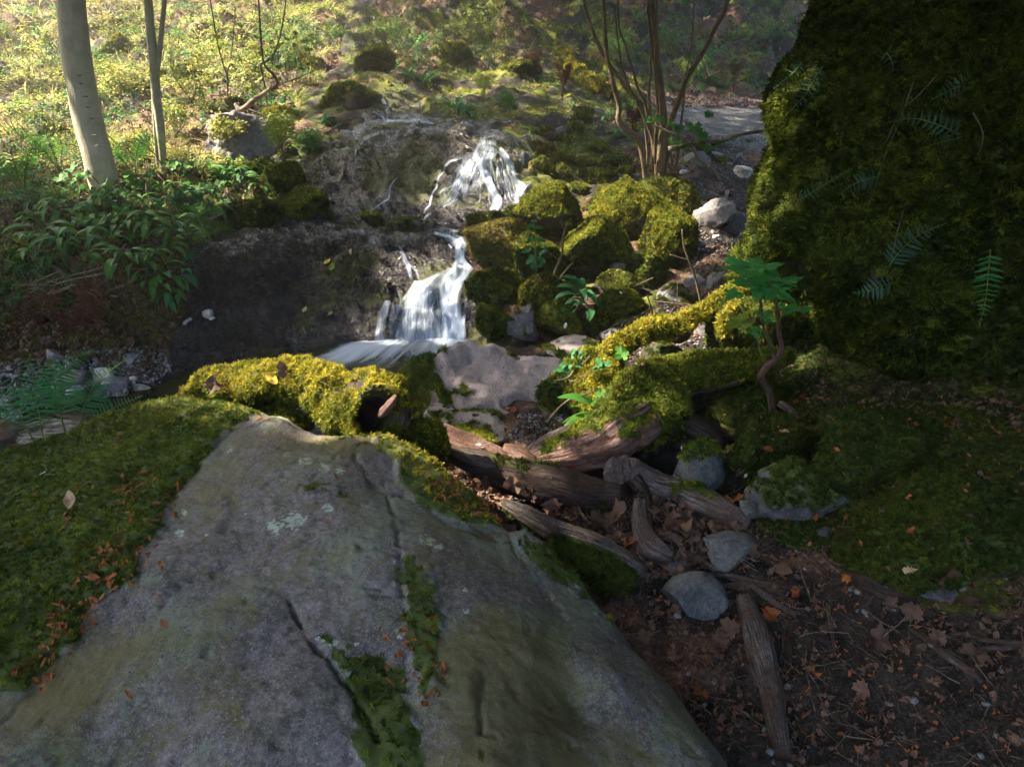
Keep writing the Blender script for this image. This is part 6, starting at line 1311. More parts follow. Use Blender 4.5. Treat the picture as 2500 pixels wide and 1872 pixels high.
for x, y, s, k, m, c, lab in [
    (1470, 1275, 62, 'maple', LEAF_DRY, .8, 'pale torn brown leaf leaning on the litter below the dark beam'), (1510, 1262, 58, 'maple', LEAF_DRY, .6, 'brown lobed leaf beside the pale torn leaf'), (1405, 1245, 55, 'oak', LEAF_DRY, .7, 'dull oak leaf in the gap between beam and curved log'),
    (1255, 1180, 48, 'maple', LEAF_DRY, .7, 'grey brown leaf under the end of the dark beam'), (1300, 1200, 55, 'oak', LEAF_DRY, .8, 'upturned oak leaf under the dark beam'), (1190, 1172, 42, 'beech', LEAF_DRY, .6, 'pinkish leaf tucked at the left end of the dark beam'), (1345, 1225, 46, 'maple', LEAF_DRY, .5, 'flat greyish maple leaf left of the pale wood chip'),
    (1655, 1290, 85, 'maple', LEAF_DRY, .7, 'large orange brown leaf standing right of the blue grey driftwood'), (1690, 1292, 52, 'beech', LEAF_DRY, .5, 'rounded brown leaf against the large orange brown leaf'), (1590, 1262, 44, 'oak', LEAF_DRY, .8, 'lit orange leaf above the blue grey driftwood'), (1625, 1400, 26, 'oak', LEAF_RUST, .5, 'small orange leaf above the round grey stone'), (1545, 1330, 60, 'beech', LEAF_RUST, .8, 'curled rust leaf lying at the foot of the curved log'),
    (1795, 1232, 44, 'maple', LEAF_RUST, .7, 'orange leaf on the moss above the tip of the grey log'), (1808, 1148, 30, 'oak', LEAF_DRY, .7, 'pale brown leaf right of the granite boulder'), (1874, 1095, 26, 'beech', LEAF_RUST, .4, 'orange leaf scrap on moss under the sapling'), (1915, 1058, 26, 'beech', LEAF_TAN, .5, 'pale tan leaf by the looping root'), (1945, 985, 30, 'oak', LEAF_RUST, .6, 'rust leaf at the foot of the sapling'), (1965, 975, 30, 'maple', LEAF_RUST, .6, 'dark red leaf right of the sapling foot'), (1985, 1255, 34, 'oak', LEAF_RUST, .9, 'spiky rust leaf on the low mossy cushion'),
    (2010, 1550, 55, 'oak', LEAF_DRY, .3, 'pale oak leaf lying flat on bare black soil'), (1780, 1548, 60, 'maple', LEAF_DRY, .5, 'silvery brown maple leaf left of the straight grey limb'), (1755, 1570, 46, 'maple', LEAF_DRY, .8, 'pointed pale leaf below the silvery maple leaf'), (1600, 1510, 55, 'oak', LEAF_DRY, .5, 'brown leaf near the boulder edge below the round stone'), (1655, 1490, 40, 'beech', LEAF_DRY, .5, 'dull leaf below the round grey stone'), (1880, 1510, 50, 'maple', LEAF_RUST, .6, 'orange brown leaf right of the straight grey limb'), (1915, 1405, 62, 'maple', LEAF_DRY, .6, 'broad brown leaf pile right of the crooked stick'), (1945, 1460, 40, 'maple', LEAF_RUST, .6, 'small maple leaf near the bend of the crooked stick'),
    (1778, 1455, 32, 'oak', LEAF_DRY, .3, 'square pale leaf scrap at the top of the straight grey limb'), (2370, 1478, 60, 'beech', LEAF_DRY, .3, 'large heart shaped brown leaf near the right edge'), (2300, 1395, 66, 'maple', LEAF_DRY, .6, 'broad brown leaf on the dark mossy shelf'), (2350, 1330, 40, 'oak', LEAF_DRY, .6, 'leaf high on the dark mossy shelf'), (2225, 1395, 36, 'oak', LEAF_TAN, .5, 'pale leaf beside the slate lump'), (2170, 1480, 60, 'oak', LEAF_DRY, .4, 'long leaf below the rotten wood'), (2230, 1500, 55, 'maple', LEAF_DRY, .5, 'pale leaf right of the long leaf'), (2290, 1565, 44, 'maple', LEAF_DRY, .6, 'leaf between the sticks at the lower right'),
    (2150, 1570, 60, 'maple', LEAF_DRY, .6, 'leaf cluster in the middle of the bare soil'), (1985, 1652, 50, 'oak', LEAF_RUST, .6, 'orange leaf on black soil right of the grey limb'), (2215, 1590, 46, 'oak', LEAF_DRY, .4, 'flat grey leaf on the bare soil at right'), (2280, 1670, 55, 'oak', LEAF_DRY, .6, 'folded brown leaf near the bottom right corner'), (1710, 1700, 44, 'maple', LEAF_RUST, .6, 'orange leaf at the bottom between boulder and limb'), (1640, 1600, 50, 'oak', LEAF_DRY, .4, 'half buried grey leaf beside the boulder foot'), (2075, 1410, 44, 'oak', LEAF_RUST, .7, 'rust leaf left of the rotten wood'), (2030, 1350, 36, 'maple', LEAF_DRY, .6, 'leaf above the slender twig'), (2110, 1690, 44, 'maple', LEAF_DRY, .5, 'dark leaf at the bottom edge of the soil'), (1830, 1355, 46, 'maple', LEAF_DRY, .5, 'leaf touching the right end of the flat pale stone'), (1570, 1560, 40, 'maple', LEAF_DRY, .6, 'dark leaf squeezed against the boulder'),
    (2380, 1610, 60, 'maple', LEAF_DRY, .5, 'dark leaf under the right ends of the sticks'), (2230, 1300, 34, 'oak', LEAF_RUST, .6, 'rust leaf in the moss right of the cushion'), (2400, 1170, 34, 'oak', LEAF_DRY, .6, 'faint leaf high at the right edge'), (800, 640, 20, 'beech', LEAF_GOLD, .3, 'small yellow leaf on the flat rock ledge'), (858, 618, 20, 'oak', LEAF_TAN, .4, 'pale leaf on the mossy rock face left of the fall'), (792, 657, 26, 'beech', LEAF_DRY, .3, 'greyish leaf on the mossy rock face'), (813, 652, 22, 'maple', LEAF_YELLOW, .3, 'bright green leaf stuck on the mossy rock face'), (745, 758, 20, 'beech', LEAF_TAN, .3, 'tan leaf low on the dark rock face'), (805, 768, 18, 'beech', LEAF_YELLOW, .2, 'little green leaf low on the dark rock face'),
    (316, 840, 34, 'beech', LEAF_DRY, .5, 'pinkish leaf at the water edge by the left stones')]:
    lay(k, m, x, y, s, lab, 'leaf', None, c, None, 0.3, 0.7 if s > 30 else 0.3, None, 0.2 if s > 44 else 0)
for x, y, lab in [(1513, 720, 'white petal on the mossy dome stone'), (1672, 1098, 'white petal on the moss cap of the granite boulder'), (1822, 1155, 'white petal on the dark ground right of the granite boulder'), (108, 1165, 'white petal on the left moss of the boulder'), (1378, 798, 'curled pale leaf hanging on the mossy hummock'), (1166, 1090, 'white petal on the reddish plank')]:
    lay('beech', PETAL, x, y, 15, lab, 'petal', None, 0.6, 'petal', 0.5, 0.6)

# stones of the stream bed at the left, one by one
GS = 'stones of the stream bed at the left edge'
for i, (b, m, lab) in enumerate([((210, 900, 275, 938), ROCK_PALE, 'pale brown wedge stone on the stream bed'), ((295, 940, 370, 985), ROCK_STONE, 'big shiny blue grey stone at the water edge'), ((252, 922, 308, 958), ROCK_STONE, 'dark blue stone behind the shiny stone'), ((198, 925, 232, 945), ROCK_PALE, 'small white stone on the stream bed'), ((120, 905, 212, 945), ROCK_DUSK, 'long dark stone half hidden by the fern'),
    ((160, 940, 215, 975), ROCK_STONE, 'blue grey stone left of the dark blue one'), ((215, 950, 258, 975), ROCK_DUSK, 'dark flat stone under the white stone'), ((250, 965, 280, 985), ROCK_STONE, 'small wet stone in the water'), ((240, 945, 310, 965), ROCK_DUSK, 'brown stone squeezed under the dark blue stone'), ((115, 852, 155, 880), ROCK_STONE, 'grey stone below the mossy bank at far left'), ((290, 857, 335, 885), ROCK_STONE, 'bluish wet stone in front of the bedrock'), ((155, 882, 180, 900), ROCK_STONE, 'small grey stone at the back of the stones'),
    ((182, 884, 212, 902), ROCK_DUSK, 'roundish dark stone at the back of the stones'), ((215, 880, 250, 902), ROCK_DUSK, 'dark stone beside the pale wedge'), ((130, 955, 165, 980), ROCK_DUSK, 'dark stone beneath the fern leaves'), ((315, 918, 335, 932), ROCK_PALE, 'small yellowish stone by the shiny stone'), ((235, 845, 265, 858), ROCK_DUSK, 'thin flat slate against the bank'), ((265, 850, 290, 860), ROCK_DUSK, 'second thin slate against the bank'), ((85, 960, 130, 990), ROCK_DUSK, 'dark stone at the left edge under the fern'), ((275, 985, 345, 1000), ROCK_STONE, 'submerged flat stone beside the boulder moss')]):
    rock(b, lab, m, 400 + i, 0.8, 0, sub=3, name='stone', cat='stone', group=GS, rough=0.04, cuts=6, be=2.8)
rock((490, 752, 518, 782), 'white quartz stone on the wet black ledge', ROCK_PALE, 430, sub=3, name='stone', cat='stone')
rock((440, 770, 478, 790), 'white pebbly lump on the wet black ledge', ROCK_PALE, 431, sub=3, name='stone', cat='stone', rough=0.3)
rock((508, 772, 524, 782), 'tiny pale stone right of the quartz stone', ROCK_PALE, 432, sub=2, name='stone', cat='stone')
# stones of the dirt slope
for i, (b, m, lab, dp) in enumerate([((1700, 500, 792, 0), ROCK_GREY, '', 0)] * 0 + [((1700, 492, 1795, 568), ROCK_GREY, 'flat topped grey stone on the dirt slope beside the pile', .9), ((1765, 520, 1820, 578), ROCK_DUSK, 'smooth leaning oval stone left of the towering boulder', .6), ((1672, 372, 1738, 408), ROCK_GREY, 'wide grey slab at the top of the dirt slope', .8), ((1678, 450, 1696, 485), ROCK_DUSK, 'narrow dark stone against the mossy hump', .8), ((1655, 415, 1682, 428), ROCK_PALE, 'small flat pale stone behind the hazel stems', .8),
    ((1788, 408, 1838, 440), ROCK_PALE, 'thin pale slate lying on the dirt slope', 1.2), ((1738, 572, 1765, 590), ROCK_STONE, 'small round stone below the leaning oval stone', .8), ((1688, 600, 1708, 618), ROCK_PALE, 'rusty pale pebble beside the pointed boulder', .8), ((1700, 590, 1722, 608), ROCK_GREY, 'brownish pebble above the rusty pebble', .8), ((1730, 560, 1748, 575), ROCK_STONE, 'pebble above the small round stone', .8), ((1795, 375, 1812, 392), ROCK_STONE, 'pale chip near the edge of the towering boulder', .8), ((1835, 430, 1860, 470), ROCK_DUSK, 'dark stone touching the left edge of the towering boulder', .8),
    ((1790, 575, 1815, 625), ROCK_DUSK, 'dark slab under the edge of the towering boulder', .7), ((1765, 395, 1790, 405), ROCK_GREY, 'small flat slab between the two slates', 1.0), ((1722, 372, 1765, 392), ROCK_GREY, 'sloping slab right of the wide grey slab', .9), ((1650, 400, 1672, 415), ROCK_GREY, 'small slab left of the wide grey slab', .9)]):
    rock(b, lab, m, 450 + i, dp, 0, sub=4 if b[2] - b[0] > 40 else 3, name='stone', cat='stone', group='stones on the dirt slope', be=3.2, cuts=7)
# low mossy stones behind the pile
GM = 'low mossy stones between the upper fall and the hazel'
BM = [(1405, 415, 1445, 445), (1440, 418, 1500, 452), (1395, 445, 1445, 478), (1300, 345, 1360, 385), (1340, 370, 1400, 410), (1290, 385, 1345, 425), (1355, 405, 1400, 440), (1400, 385, 1460, 412), (1440, 350, 1490, 378), (1480, 380, 1540, 410), (1405, 262, 1455, 310), (1375, 300, 1420, 330), (1310, 310, 1355, 340), (1500, 405, 1545, 430), (1350, 330, 1395, 352), (1460, 395, 1500, 420), (1690, 350, 1730, 380), (1745, 385, 1775, 400)]
BL = ['beside the pale split wood', 'right of the one by the split wood', 'behind the humped boulder', 'right of the lip of the upper fall', 'a step right of the lip of the upper fall', 'touching the right edge of the upper fall', 'above the humped boulder', 'in the middle of the slope', 'high on the slope below the ferns', 'in front of the hazel stems', 'domed like a cushion on the slope', 'below the domed cushion', 'behind the lip of the upper fall', 'left of the hazel foot', 'under the litter patch', 'between slope and hazel', 'at the edge of the path', 'on the dirt beside the slates']
for i, (b, l) in enumerate(zip(BM, BL)):
    rock(b, 'low mossy stone ' + l, ROCK_BROWN, 500 + i, 0.9, 0, 0.9, 0.5, T_GREEN if i % 3 else T_DARK, 0.2, 3, gold=0.35, group=GM, name='stone', cat='stone', px=1.8)
# ---------------------------------------------------------------- trees whose trunks stand in view
def trunk(o, pts, mat, name='trunk', n=60, nseg=20, lump=0.05, groove=0.02, seed=0, taper=None):
    path, rad = pxpath(pts, n) if len(pts[0]) == 4 and taper is None else (smooth_path(np.array(pts)[:, :3], n), smooth_path(np.array(pts), n)[:, 3])
    V, F = tube(path, rad, nseg, True, 1.0, groove, seed, lump); T = ftri(F)
    return mk(name, V, F, mat, o, attrs={'moss': np.zeros(len(V))}, uv=tube_uv(V, path, nseg))
def tree_base(px, py, label, cat='tree', name='tree'):
    g, nn, ob = hit(px, py); return empty(name, g, label, cat), g
def up3(px0, py0, Y0, pts): return [P(px0, py0, Y0)]
BEECH, g = tree_base(262, 470, 'thick pale smooth trunked tree leaning left on the bank', name='beech_tree')
Yb = g[1]
tp = [(268, 495, 24), (252, 440, 29), (238, 380, 29), (216, 300, 28), (200, 220, 27), (188, 154, 27), (178, 60, 26), (166, -60, 25), (154, -180, 24)]
pts = [[*P(a, b, Yb + (495 - b) * 0.0006), r * Yb / 0.9 / FPX] for a, b, r in tp]; top = np.array(pts[-1][:3])
pts += [[*(top + np.array([-0.2, 0.1, 1.4])), 0.07], [*(top + np.array([-0.6, 0.3, 3.4])), 0.045], [*(top + np.array([-1.3, 0.4, 5.4])), 0.02]]
trunk(BEECH, pts, BARK_PALE, taper=1, n=110, nseg=24, lump=0.04, seed=3); BTOP = top
for k in range(7):                            # knot scars up the trunk
    a, b = [(240, 356), (222, 290), (215, 262), (205, 236), (196, 205), (190, 185), (230, 330)][k]
    c = P(a + (k * 5) % 9 - 2, b, Yb - 0.082); V, F = rock_shape((0.05 - 0.009 * (k % 3), 0.016, 0.009), 600 + k, 2); mk('bark_scar', V + c, F, BARK_SCAR, BEECH, attrs={'moss': np.zeros(len(V))})
ASH, g = tree_base(395, 415, 'slender pale twin stemmed tree right of the leaning trunk', name='slender_tree'); Yb = g[1]
for st in ([(400, 425, 8), (396, 370, 8), (390, 300, 9), (381, 230, 9), (375, 154, 9), (366, 60, 8.5), (357, -60, 8)], [(388, 415, 4), (382, 360, 4.5), (378, 300, 4), (375, 240, 4), (380, 200, 4), (386, 154, 5), (396, 60, 4.5), (408, -60, 4)]):
    pts = [[*P(a, b, Yb), r * Yb / 0.95 / FPX] for a, b, r in st]; top = np.array(pts[-1][:3]); dv = top - np.array(pts[-2][:3]); pts += [[*(top + dv), pts[-1][3] * 0.9], [*(top + dv * 2.2), pts[-1][3] * 0.7], [*(top + dv * 4), 0.012]]
    trunk(ASH, pts, BARK_PALE, taper=1, n=60, nseg=12, lump=0.08, seed=5)
HAZ, g = tree_base(1600, 435, 'many stemmed hazel growing behind the largest mossy boulder', name='hazel_tree'); Yb = g[1] + 0.1
HS = [[(1576, 440, 6), (1570, 390, 6.5), (1560, 345, 7), (1530, 318, 7), (1510, 295, 6), (1512, 260, 6), (1500, 215, 5.5), (1490, 170, 5), (1480, 120, 5), (1470, -60, 4)],
      [(1602, 435, 6), (1598, 380, 6.5), (1590, 330, 6), (1582, 290, 6), (1560, 250, 5.5), (1530, 215, 5.5), (1505, 180, 5), (1482, 150, 5), (1450, 80, 4), (1420, -60, 4)],
      [(1612, 435, 7), (1618, 380, 7), (1628, 330, 7), (1640, 290, 7), (1655, 250, 7), (1668, 215, 6.5), (1678, 185, 6), (1700, 154, 6), (1740, 80, 5), (1790, -60, 4)],
      [(1608, 430, 7), (1612, 360, 7), (1620, 300, 8), (1618, 250, 8), (1612, 200, 8), (1606, 154, 8), (1600, 60, 7), (1596, -60, 6)],
      [(1590, 420, 3.5), (1590, 360, 3.5), (1588, 300, 3), (1585, 230, 3), (1588, 180, 3), (1590, 100, 3), (1594, -60, 2)], [(1598, 400, 3.5), (1600, 330, 3.5), (1606, 270, 3), (1603, 220, 3), (1600, 154, 3), (1602, -60, 2)],
      [(1620, 440, 3.5), (1632, 360, 3.5), (1625, 280, 3.5), (1612, 220, 3), (1600, 170, 3), (1590, 100, 2.5), (1580, -60, 2)], [(1648, 430, 4), (1655, 380, 4), (1658, 330, 3.5), (1668, 260, 3), (1672, 200, 2.5), (1690, 100, 2), (1700, -60, 2)],
      [(1582, 285, 3.5), (1572, 245, 3), (1555, 210, 3), (1545, 170, 3), (1530, 120, 2.5), (1510, -20, 2)], [(1590, 330, 3), (1565, 270, 3), (1540, 220, 3), (1525, 180, 2.5), (1515, 150, 2.5), (1500, 20, 2)],
      [(1575, 440, 2.5), (1580, 380, 2), (1575, 320, 2), (1568, 260, 1.5)], [(1640, 435, 3), (1640, 390, 3), (1632, 350, 2.5), (1636, 320, 2)]]
for i, st in enumerate(HS):
    pts = [[*P(a, b, Yb + 0.06 * math.sin(i * 2.1) * (1 + (440 - b) / 150)), r * Yb / 0.97 / FPX * 0.95] for a, b, r in st]
    top = np.array(pts[-1][:3]);
    if st[-1][1] < 0: pts += [[*(top + np.array([0.1 * (i % 5 - 2), 0.1, 1.5])), 0.012]]
    trunk(HAZ, pts, BARK_HAZEL, 'stem', n=60, nseg=10, lump=0.08, seed=i, taper=1)
BR = [[(1632, 365, 6), (1660, 358, 5.5), (1690, 353, 5), (1720, 343, 5), (1760, 345, 4.5), (1800, 330, 4), (1850, 322, 4), (1890, 313, 3.5), (1925, 314, 2.5)], [(1597, 305, 3), (1630, 322, 3), (1662, 332, 3.5), (1688, 358, 4), (1700, 375, 4), (1712, 395, 3.5), (1740, 415, 3), (1758, 438, 2)],
      [(1662, 332, 2), (1680, 343, 2), (1700, 350, 2), (1720, 342, 1.5)], [(1740, 415, 1.5), (1780, 440, 1.5), (1830, 470, 1.2), (1860, 490, 1)]]
for i, st in enumerate(BR):
    pts = [[*P(a, b, Yb - 0.15 - 0.25 * k / len(st)), r * Yb / 1.0 / FPX] for k, (a, b, r) in enumerate(st)]; trunk(HAZ, pts, BARK_TWIG, 'branch', n=44, nseg=8, lump=0.12, seed=20 + i, taper=1)
def part_leaf(parent, kind, mat, c, size, nrm, yaw, curl=0.25, name='leaf', stem=0.0):
    key = ('p', kind, mat.name, curl, stem)
    if key not in _lm: _lm[key] = leaf_mesh(kind, mat, curl, len(_lm) % 4, stem)
    o = bpy.data.objects.new(name, _lm[key]); COL.objects.link(o); o.parent = parent
    M = frame(nrm, yaw).to_4x4(); M.translation = Vector(c - wloc(parent)); o.matrix_basis = M @ Matrix.Diagonal((size, size, size, 1)); return o
for (a, b) in [(1722, 282), (1725, 278), (1700, 305), (1690, 315), (1705, 318), (1720, 328), (1655, 322), (1660, 310), (1665, 345), (1685, 365), (1645, 305), (1720, 370), (1728, 368), (1752, 352), (1790, 335), (1612, 290), (1600, 292), (1640, 340), (1735, 355), (1712, 340), (1580, 290), (1700, 322), (1643, 302), (1675, 300)]:
    part_leaf(HAZ, 'maple', LEAF_BRIGHT, P(a + RNG.uniform(-8, 8), b + RNG.uniform(-5, 5), Yb - 0.25), 0.075, (RNG.normal() * 0.3, -0.7, 0.6), RNG.uniform(0, 6), 0.4)
# bent branch of a shrub at the top of the bright bank
SH, g = tree_base(560, 275, 'bare bent branched shrub on the bright bank', 'shrub', 'shrub'); Yb = 7.6
for i, st in enumerate([[(578, 255, 8), (585, 268, 8), (600, 262, 7), (620, 245, 7), (645, 228, 6), (672, 212, 6), (678, 200, 5), (665, 180, 4), (650, 165, 3), (640, 130, 3), (630, -20, 2)], [(650, 225, 4), (645, 205, 4), (640, 180, 4), (636, 160, 4), (650, 150, 4), (670, 130, 3), (690, 60, 3), (700, -20, 2)],
                        [(555, 235, 4), (556, 200, 4), (552, 175, 4), (545, 158, 3), (530, 100, 3), (510, -20, 2)], [(672, 212, 3), (700, 200, 3), (730, 190, 2.5), (770, 172, 2), (810, 160, 1.5)], [(600, 265, 2.5), (640, 280, 2.5), (665, 300, 2), (690, 320, 1.5)], [(556, 205, 2), (575, 190, 2), (600, 185, 2), (640, 190, 1.5)],
                        [(640, 170, 2), (600, 150, 2), (560, 140, 1.5), (520, 154, 1.5)], [(552, 180, 2), (560, 160, 2), (566, 120, 2), (575, 20, 1.5)]]):
    pts = [[*P(a, b, Yb - 0.05 * k), (0.8 if i == 0 else 0.55) * r * Yb / FPX] for k, (a, b, r) in enumerate(st)]; trunk(SH, pts, BARK_TWIG, 'branch', n=40, nseg=8, lump=0.15, seed=40 + i, taper=1)
for k in range(60):
    part_leaf(SH, 'beech', LEAF_YELLOW, P(RNG.uniform(500, 780), RNG.uniform(60, 235), Yb - RNG.uniform(0, .4)), 0.09, (RNG.normal() * 0.3, -0.4, 0.8), RNG.uniform(0, 6), 0.3)
# thin saplings and twigs
def sapling(label, sts, mat=BARK_TWIG, Y=None, cat='shrub', name='shrub', leaves=(), lm=LEAF_GARLIC, ls=0.06, kind='beech', lx=(-0.3, -0.4, 0.8)):
    a, b = sts[0][0][:2]; g, nn, ob = hit(a, b); yy = g[1] if Y is None else Y; o = empty(name, P(a, b, yy), label, cat)
    for i, st in enumerate(sts):
        pts = [[*P(q[0], q[1], yy - 0.02 * k if len(q) < 4 else q[3]), q[2] * yy / 0.95 / FPX] for k, q in enumerate(st)]; trunk(o, pts, mat, 'stem', n=24, nseg=6, lump=0.1, seed=60 + i, taper=1)
    for q in leaves: part_leaf(o, kind, lm, P(q[0], q[1], yy - 0.04), (q[2] if len(q) > 2 else ls), (RNG.normal() * 0.35, -0.45 + RNG.normal() * 0.2, 0.75), RNG.uniform(0, 6), 0.3)
    return o
sapling('spindly bare twig tangle in the hollow behind the curved root', [[(1560, 800, 2), (1590, 790, 2), (1592, 760, 2), (1580, 720, 1.5)], [(1590, 735, 2), (1640, 740, 2), (1680, 745, 1.5), (1720, 760, 1)], [(1620, 790, 1.5), (1650, 740, 1.5), (1655, 690, 1)], [(1500, 795, 1.5), (1560, 770, 1.5), (1620, 730, 1)], [(1610, 800, 1.5), (1600, 750, 1), (1640, 700, 1)], [(1470, 812, 1), (1520, 785, 1.2), (1560, 775, 1)], [(1545, 700, 1.3), (1595, 678, 1.2)]], Y=4.0)
sapling('thin upright whip rising from the curved root', [[(1712, 748, 3), (1708, 720, 3), (1695, 670, 2.5), (1680, 630, 2.5), (1670, 600, 2), (1665, 560, 1.5)], [(1682, 634, 2), (1660, 630, 2), (1636, 622, 2)]], Y=4.0)
sapling('leafless brown stems against the broad mossy boulder', [[(1345, 690, 3), (1358, 655, 3), (1372, 620, 2.5), (1375, 580, 2.5), (1385, 545, 2)], [(1365, 680, 2), (1390, 650, 2), (1398, 640, 2), (1390, 610, 1.5)], [(1300, 705, 2), (1330, 708, 2), (1360, 675, 1.5)], [(1325, 600, 1.2), (1350, 625, 1.2), (1375, 640, 1)], [(1378, 560, 1.5), (1365, 540, 1.2)]], Y=4.4)
NET = sapling('nettle like plant with paired leaves left of the broad mossy boulder', [[(1310, 660, 2), (1308, 620, 2), (1307, 580, 1.5), (1303, 545, 1)], [(1300, 655, 1.5), (1310, 640, 1.5), (1325, 618, 1)]], mat=STEM_GREEN, Y=4.35,
      leaves=[(1303, 540, .05), (1295, 552, .06), (1316, 556, .06), (1297, 584, .07), (1322, 586, .07), (1285, 612, .08), (1326, 616, .07), (1300, 632, .08), (1305, 645, .07), (1292, 636, .07), (1322, 634, .07), (1300, 650, .06), (1328, 602, .05), (1318, 648, .06)])
sapling('two small leafy sprigs on the square mossy boulder', [[(1400, 905, 2), (1385, 922, 2), (1350, 930, 1.5)], [(1440, 870, 2), (1420, 890, 2), (1410, 880, 2), (1405, 865, 1.5)], [(1400, 930, 1.3), (1440, 910, 1.3), (1470, 905, 1.3), (1490, 900, 1.2)], [(1375, 900, 1.5), (1385, 925, 1.5), (1410, 932, 1.5)]], Y=2.95,
      leaves=[(1373, 893, .055), (1362, 903, .05), (1385, 900, .06), (1377, 910, .05), (1408, 862, .05), (1418, 866, .05), (1400, 868, .045), (1462, 885, .06), (1480, 888, .06), (1472, 896, .05), (1412, 895, .04), (1455, 898, .05), (1400, 858, .04)])
sapling('long pale arching stem in front of the square mossy boulder', [[(1335, 1032, 2.2), (1355, 1005, 2.2), (1390, 975, 2.2), (1430, 962, 2), (1455, 952, 1.5)]], Y=2.85)
sapling('thin drooping strands across the towering boulder', [[(2120, 500, 1.5), (2135, 460, 1.5), (2160, 380, 1.5), (2195, 300, 1.5), (2225, 215, 1.5), (2230, 200, 1)], [(2165, 345, 1.2), (2195, 280, 1.2), (2250, 225, 1.2), (2300, 170, 1)], [(2375, 275, 1.5), (2390, 300, 1.5), (2400, 330, 1.5), (2395, 360, 1.2), (2388, 380, 1)], [(2180, 620, 1.2), (2190, 570, 1.2), (2210, 500, 1)]], Y=2.55)
# the broad leaved sapling
SP = empty('broadleaf_sapling', P(1886, 1008, 2.72), 'broad leaved green sapling with a bent reddish stem before the towering boulder', 'sapling')
for i, st in enumerate([[(1900, 1020, 14, 2.74), (1886, 1000, 13, 2.72), (1880, 960, 12, 2.7), (1862, 928, 12, 2.68), (1858, 915, 13, 2.66), (1872, 895, 12, 2.66), (1890, 880, 12, 2.66), (1905, 860, 11, 2.66), (1909, 845, 9, 2.66), (1902, 815, 8, 2.66), (1900, 780, 7, 2.66), (1895, 740, 5, 2.66), (1890, 700, 4, 2.66)],
                        [(1892, 880, 7, 2.66), (1876, 830, 6, 2.65), (1862, 790, 5, 2.64), (1858, 750, 5, 2.63), (1855, 712, 3, 2.62)], [(1890, 850, 4, 2.66), (1870, 815, 4, 2.62), (1852, 800, 3, 2.6), (1820, 785, 2.5, 2.58)], [(1896, 790, 3, 2.66), (1915, 765, 2.5, 2.62), (1930, 752, 2, 2.6)], [(1860, 870, 3, 2.6), (1850, 835, 3, 2.6), (1840, 800, 2, 2.6)], [(1895, 745, 3, 2.66), (1880, 690, 2.5, 2.66), (1845, 665, 2.5, 2.64)], [(1895, 740, 3, 2.66), (1905, 700, 2.5, 2.6), (1925, 680, 2, 2.56)]]):
    pts = [[*P(a, b, y), (0.66 if i == 0 else 0.7) * r * y / 0.9 / FPX] for a, b, r, y in st]; trunk(SP, pts, WOOD_RED if i == 0 else STEM_GREEN if i > 1 else BARK_HAZEL, 'stem', n=60 if i == 0 else 30, nseg=12 if i == 0 else 8, lump=0.12, groove=0.05, seed=80 + i, taper=1)
SM = LEAF_BRIGHT; SC_ = leaf_mat('leaf_sapling', (0.055, 0.26, 0.06), (0.085, 0.34, 0.085), trans=0.35, rough=0.5)
def bigleaf(px, py, Y, size, yaw, nrm, mat=SC_):
    V, F = outline_leaf('sycamore', 0.22, int(px), 3); base = P(px, py, Y); R = np.array(frame(np.array(nrm, float), yaw)); V = V + np.array([0, 0.3, 0])
    me = MB(); me.add((V * size) @ R.T + base, F)
    tip = []
    for ex, ey in ((0, 0.95), (0.58, 0.40), (-0.58, 0.40), (0.30, 0.68), (-0.30, 0.68)):
        pth = np.array([[0, 0, 0.008], [ex * .5, ey * .5, 0.035], [ex * .92, ey * .92, 0.09]]); v, f = tube((pth * size) @ R.T + base, 0.0012, 4); tip.append((v, f))
    Vv, Ff = me.get(); lf = mk('leaf', Vv, Ff, mat, SP)
    vb = MB(); [vb.add(v, f) for v, f in tip]; v, f = vb.get(); mk('leaf_vein', v, f, STEM_GREEN, lf)
bigleaf(1832, 652, 2.60, 0.165, 1.75, (-0.04, -0.10, 1)); bigleaf(1838, 650, 2.62, 0.15, -1.45, (0.05, -0.08, 1)); bigleaf(1834, 655, 2.58, 0.13, 2.6, (-0.05, -0.16, 1))
bigleaf(1868, 690, 2.56, 0.15, 1.45, (-0.12, -0.22, 1)); bigleaf(1872, 692, 2.55, 0.16, -2.35, (0.15, -0.42, 0.9)); bigleaf(1880, 684, 2.57, 0.17, -1.35, (0.08, -0.06, 1)); bigleaf(1866, 694, 2.56, 0.12, 2.5, (-0.1, -0.35, 0.95))
bigleaf(1930, 757, 2.58, 0.085, 1.5, (0, -0.15, 1)); bigleaf(1934, 756, 2.58, 0.10, -1.5, (0, -0.08, 1)); bigleaf(1828, 780, 2.56, 0.13, 1.95, (-0.15, -0.15, 1), LEAF_YELLOW); bigleaf(1800, 712, 2.62, 0.085, 2.2, (-0.1, -0.35, 0.9)); bigleaf(1860, 778, 2.7, 0.09, -0.9, (0.1, -0.4, 0.8)); bigleaf(1855, 812, 2.68, 0.07, 1.6, (0, -0.4, 0.8))

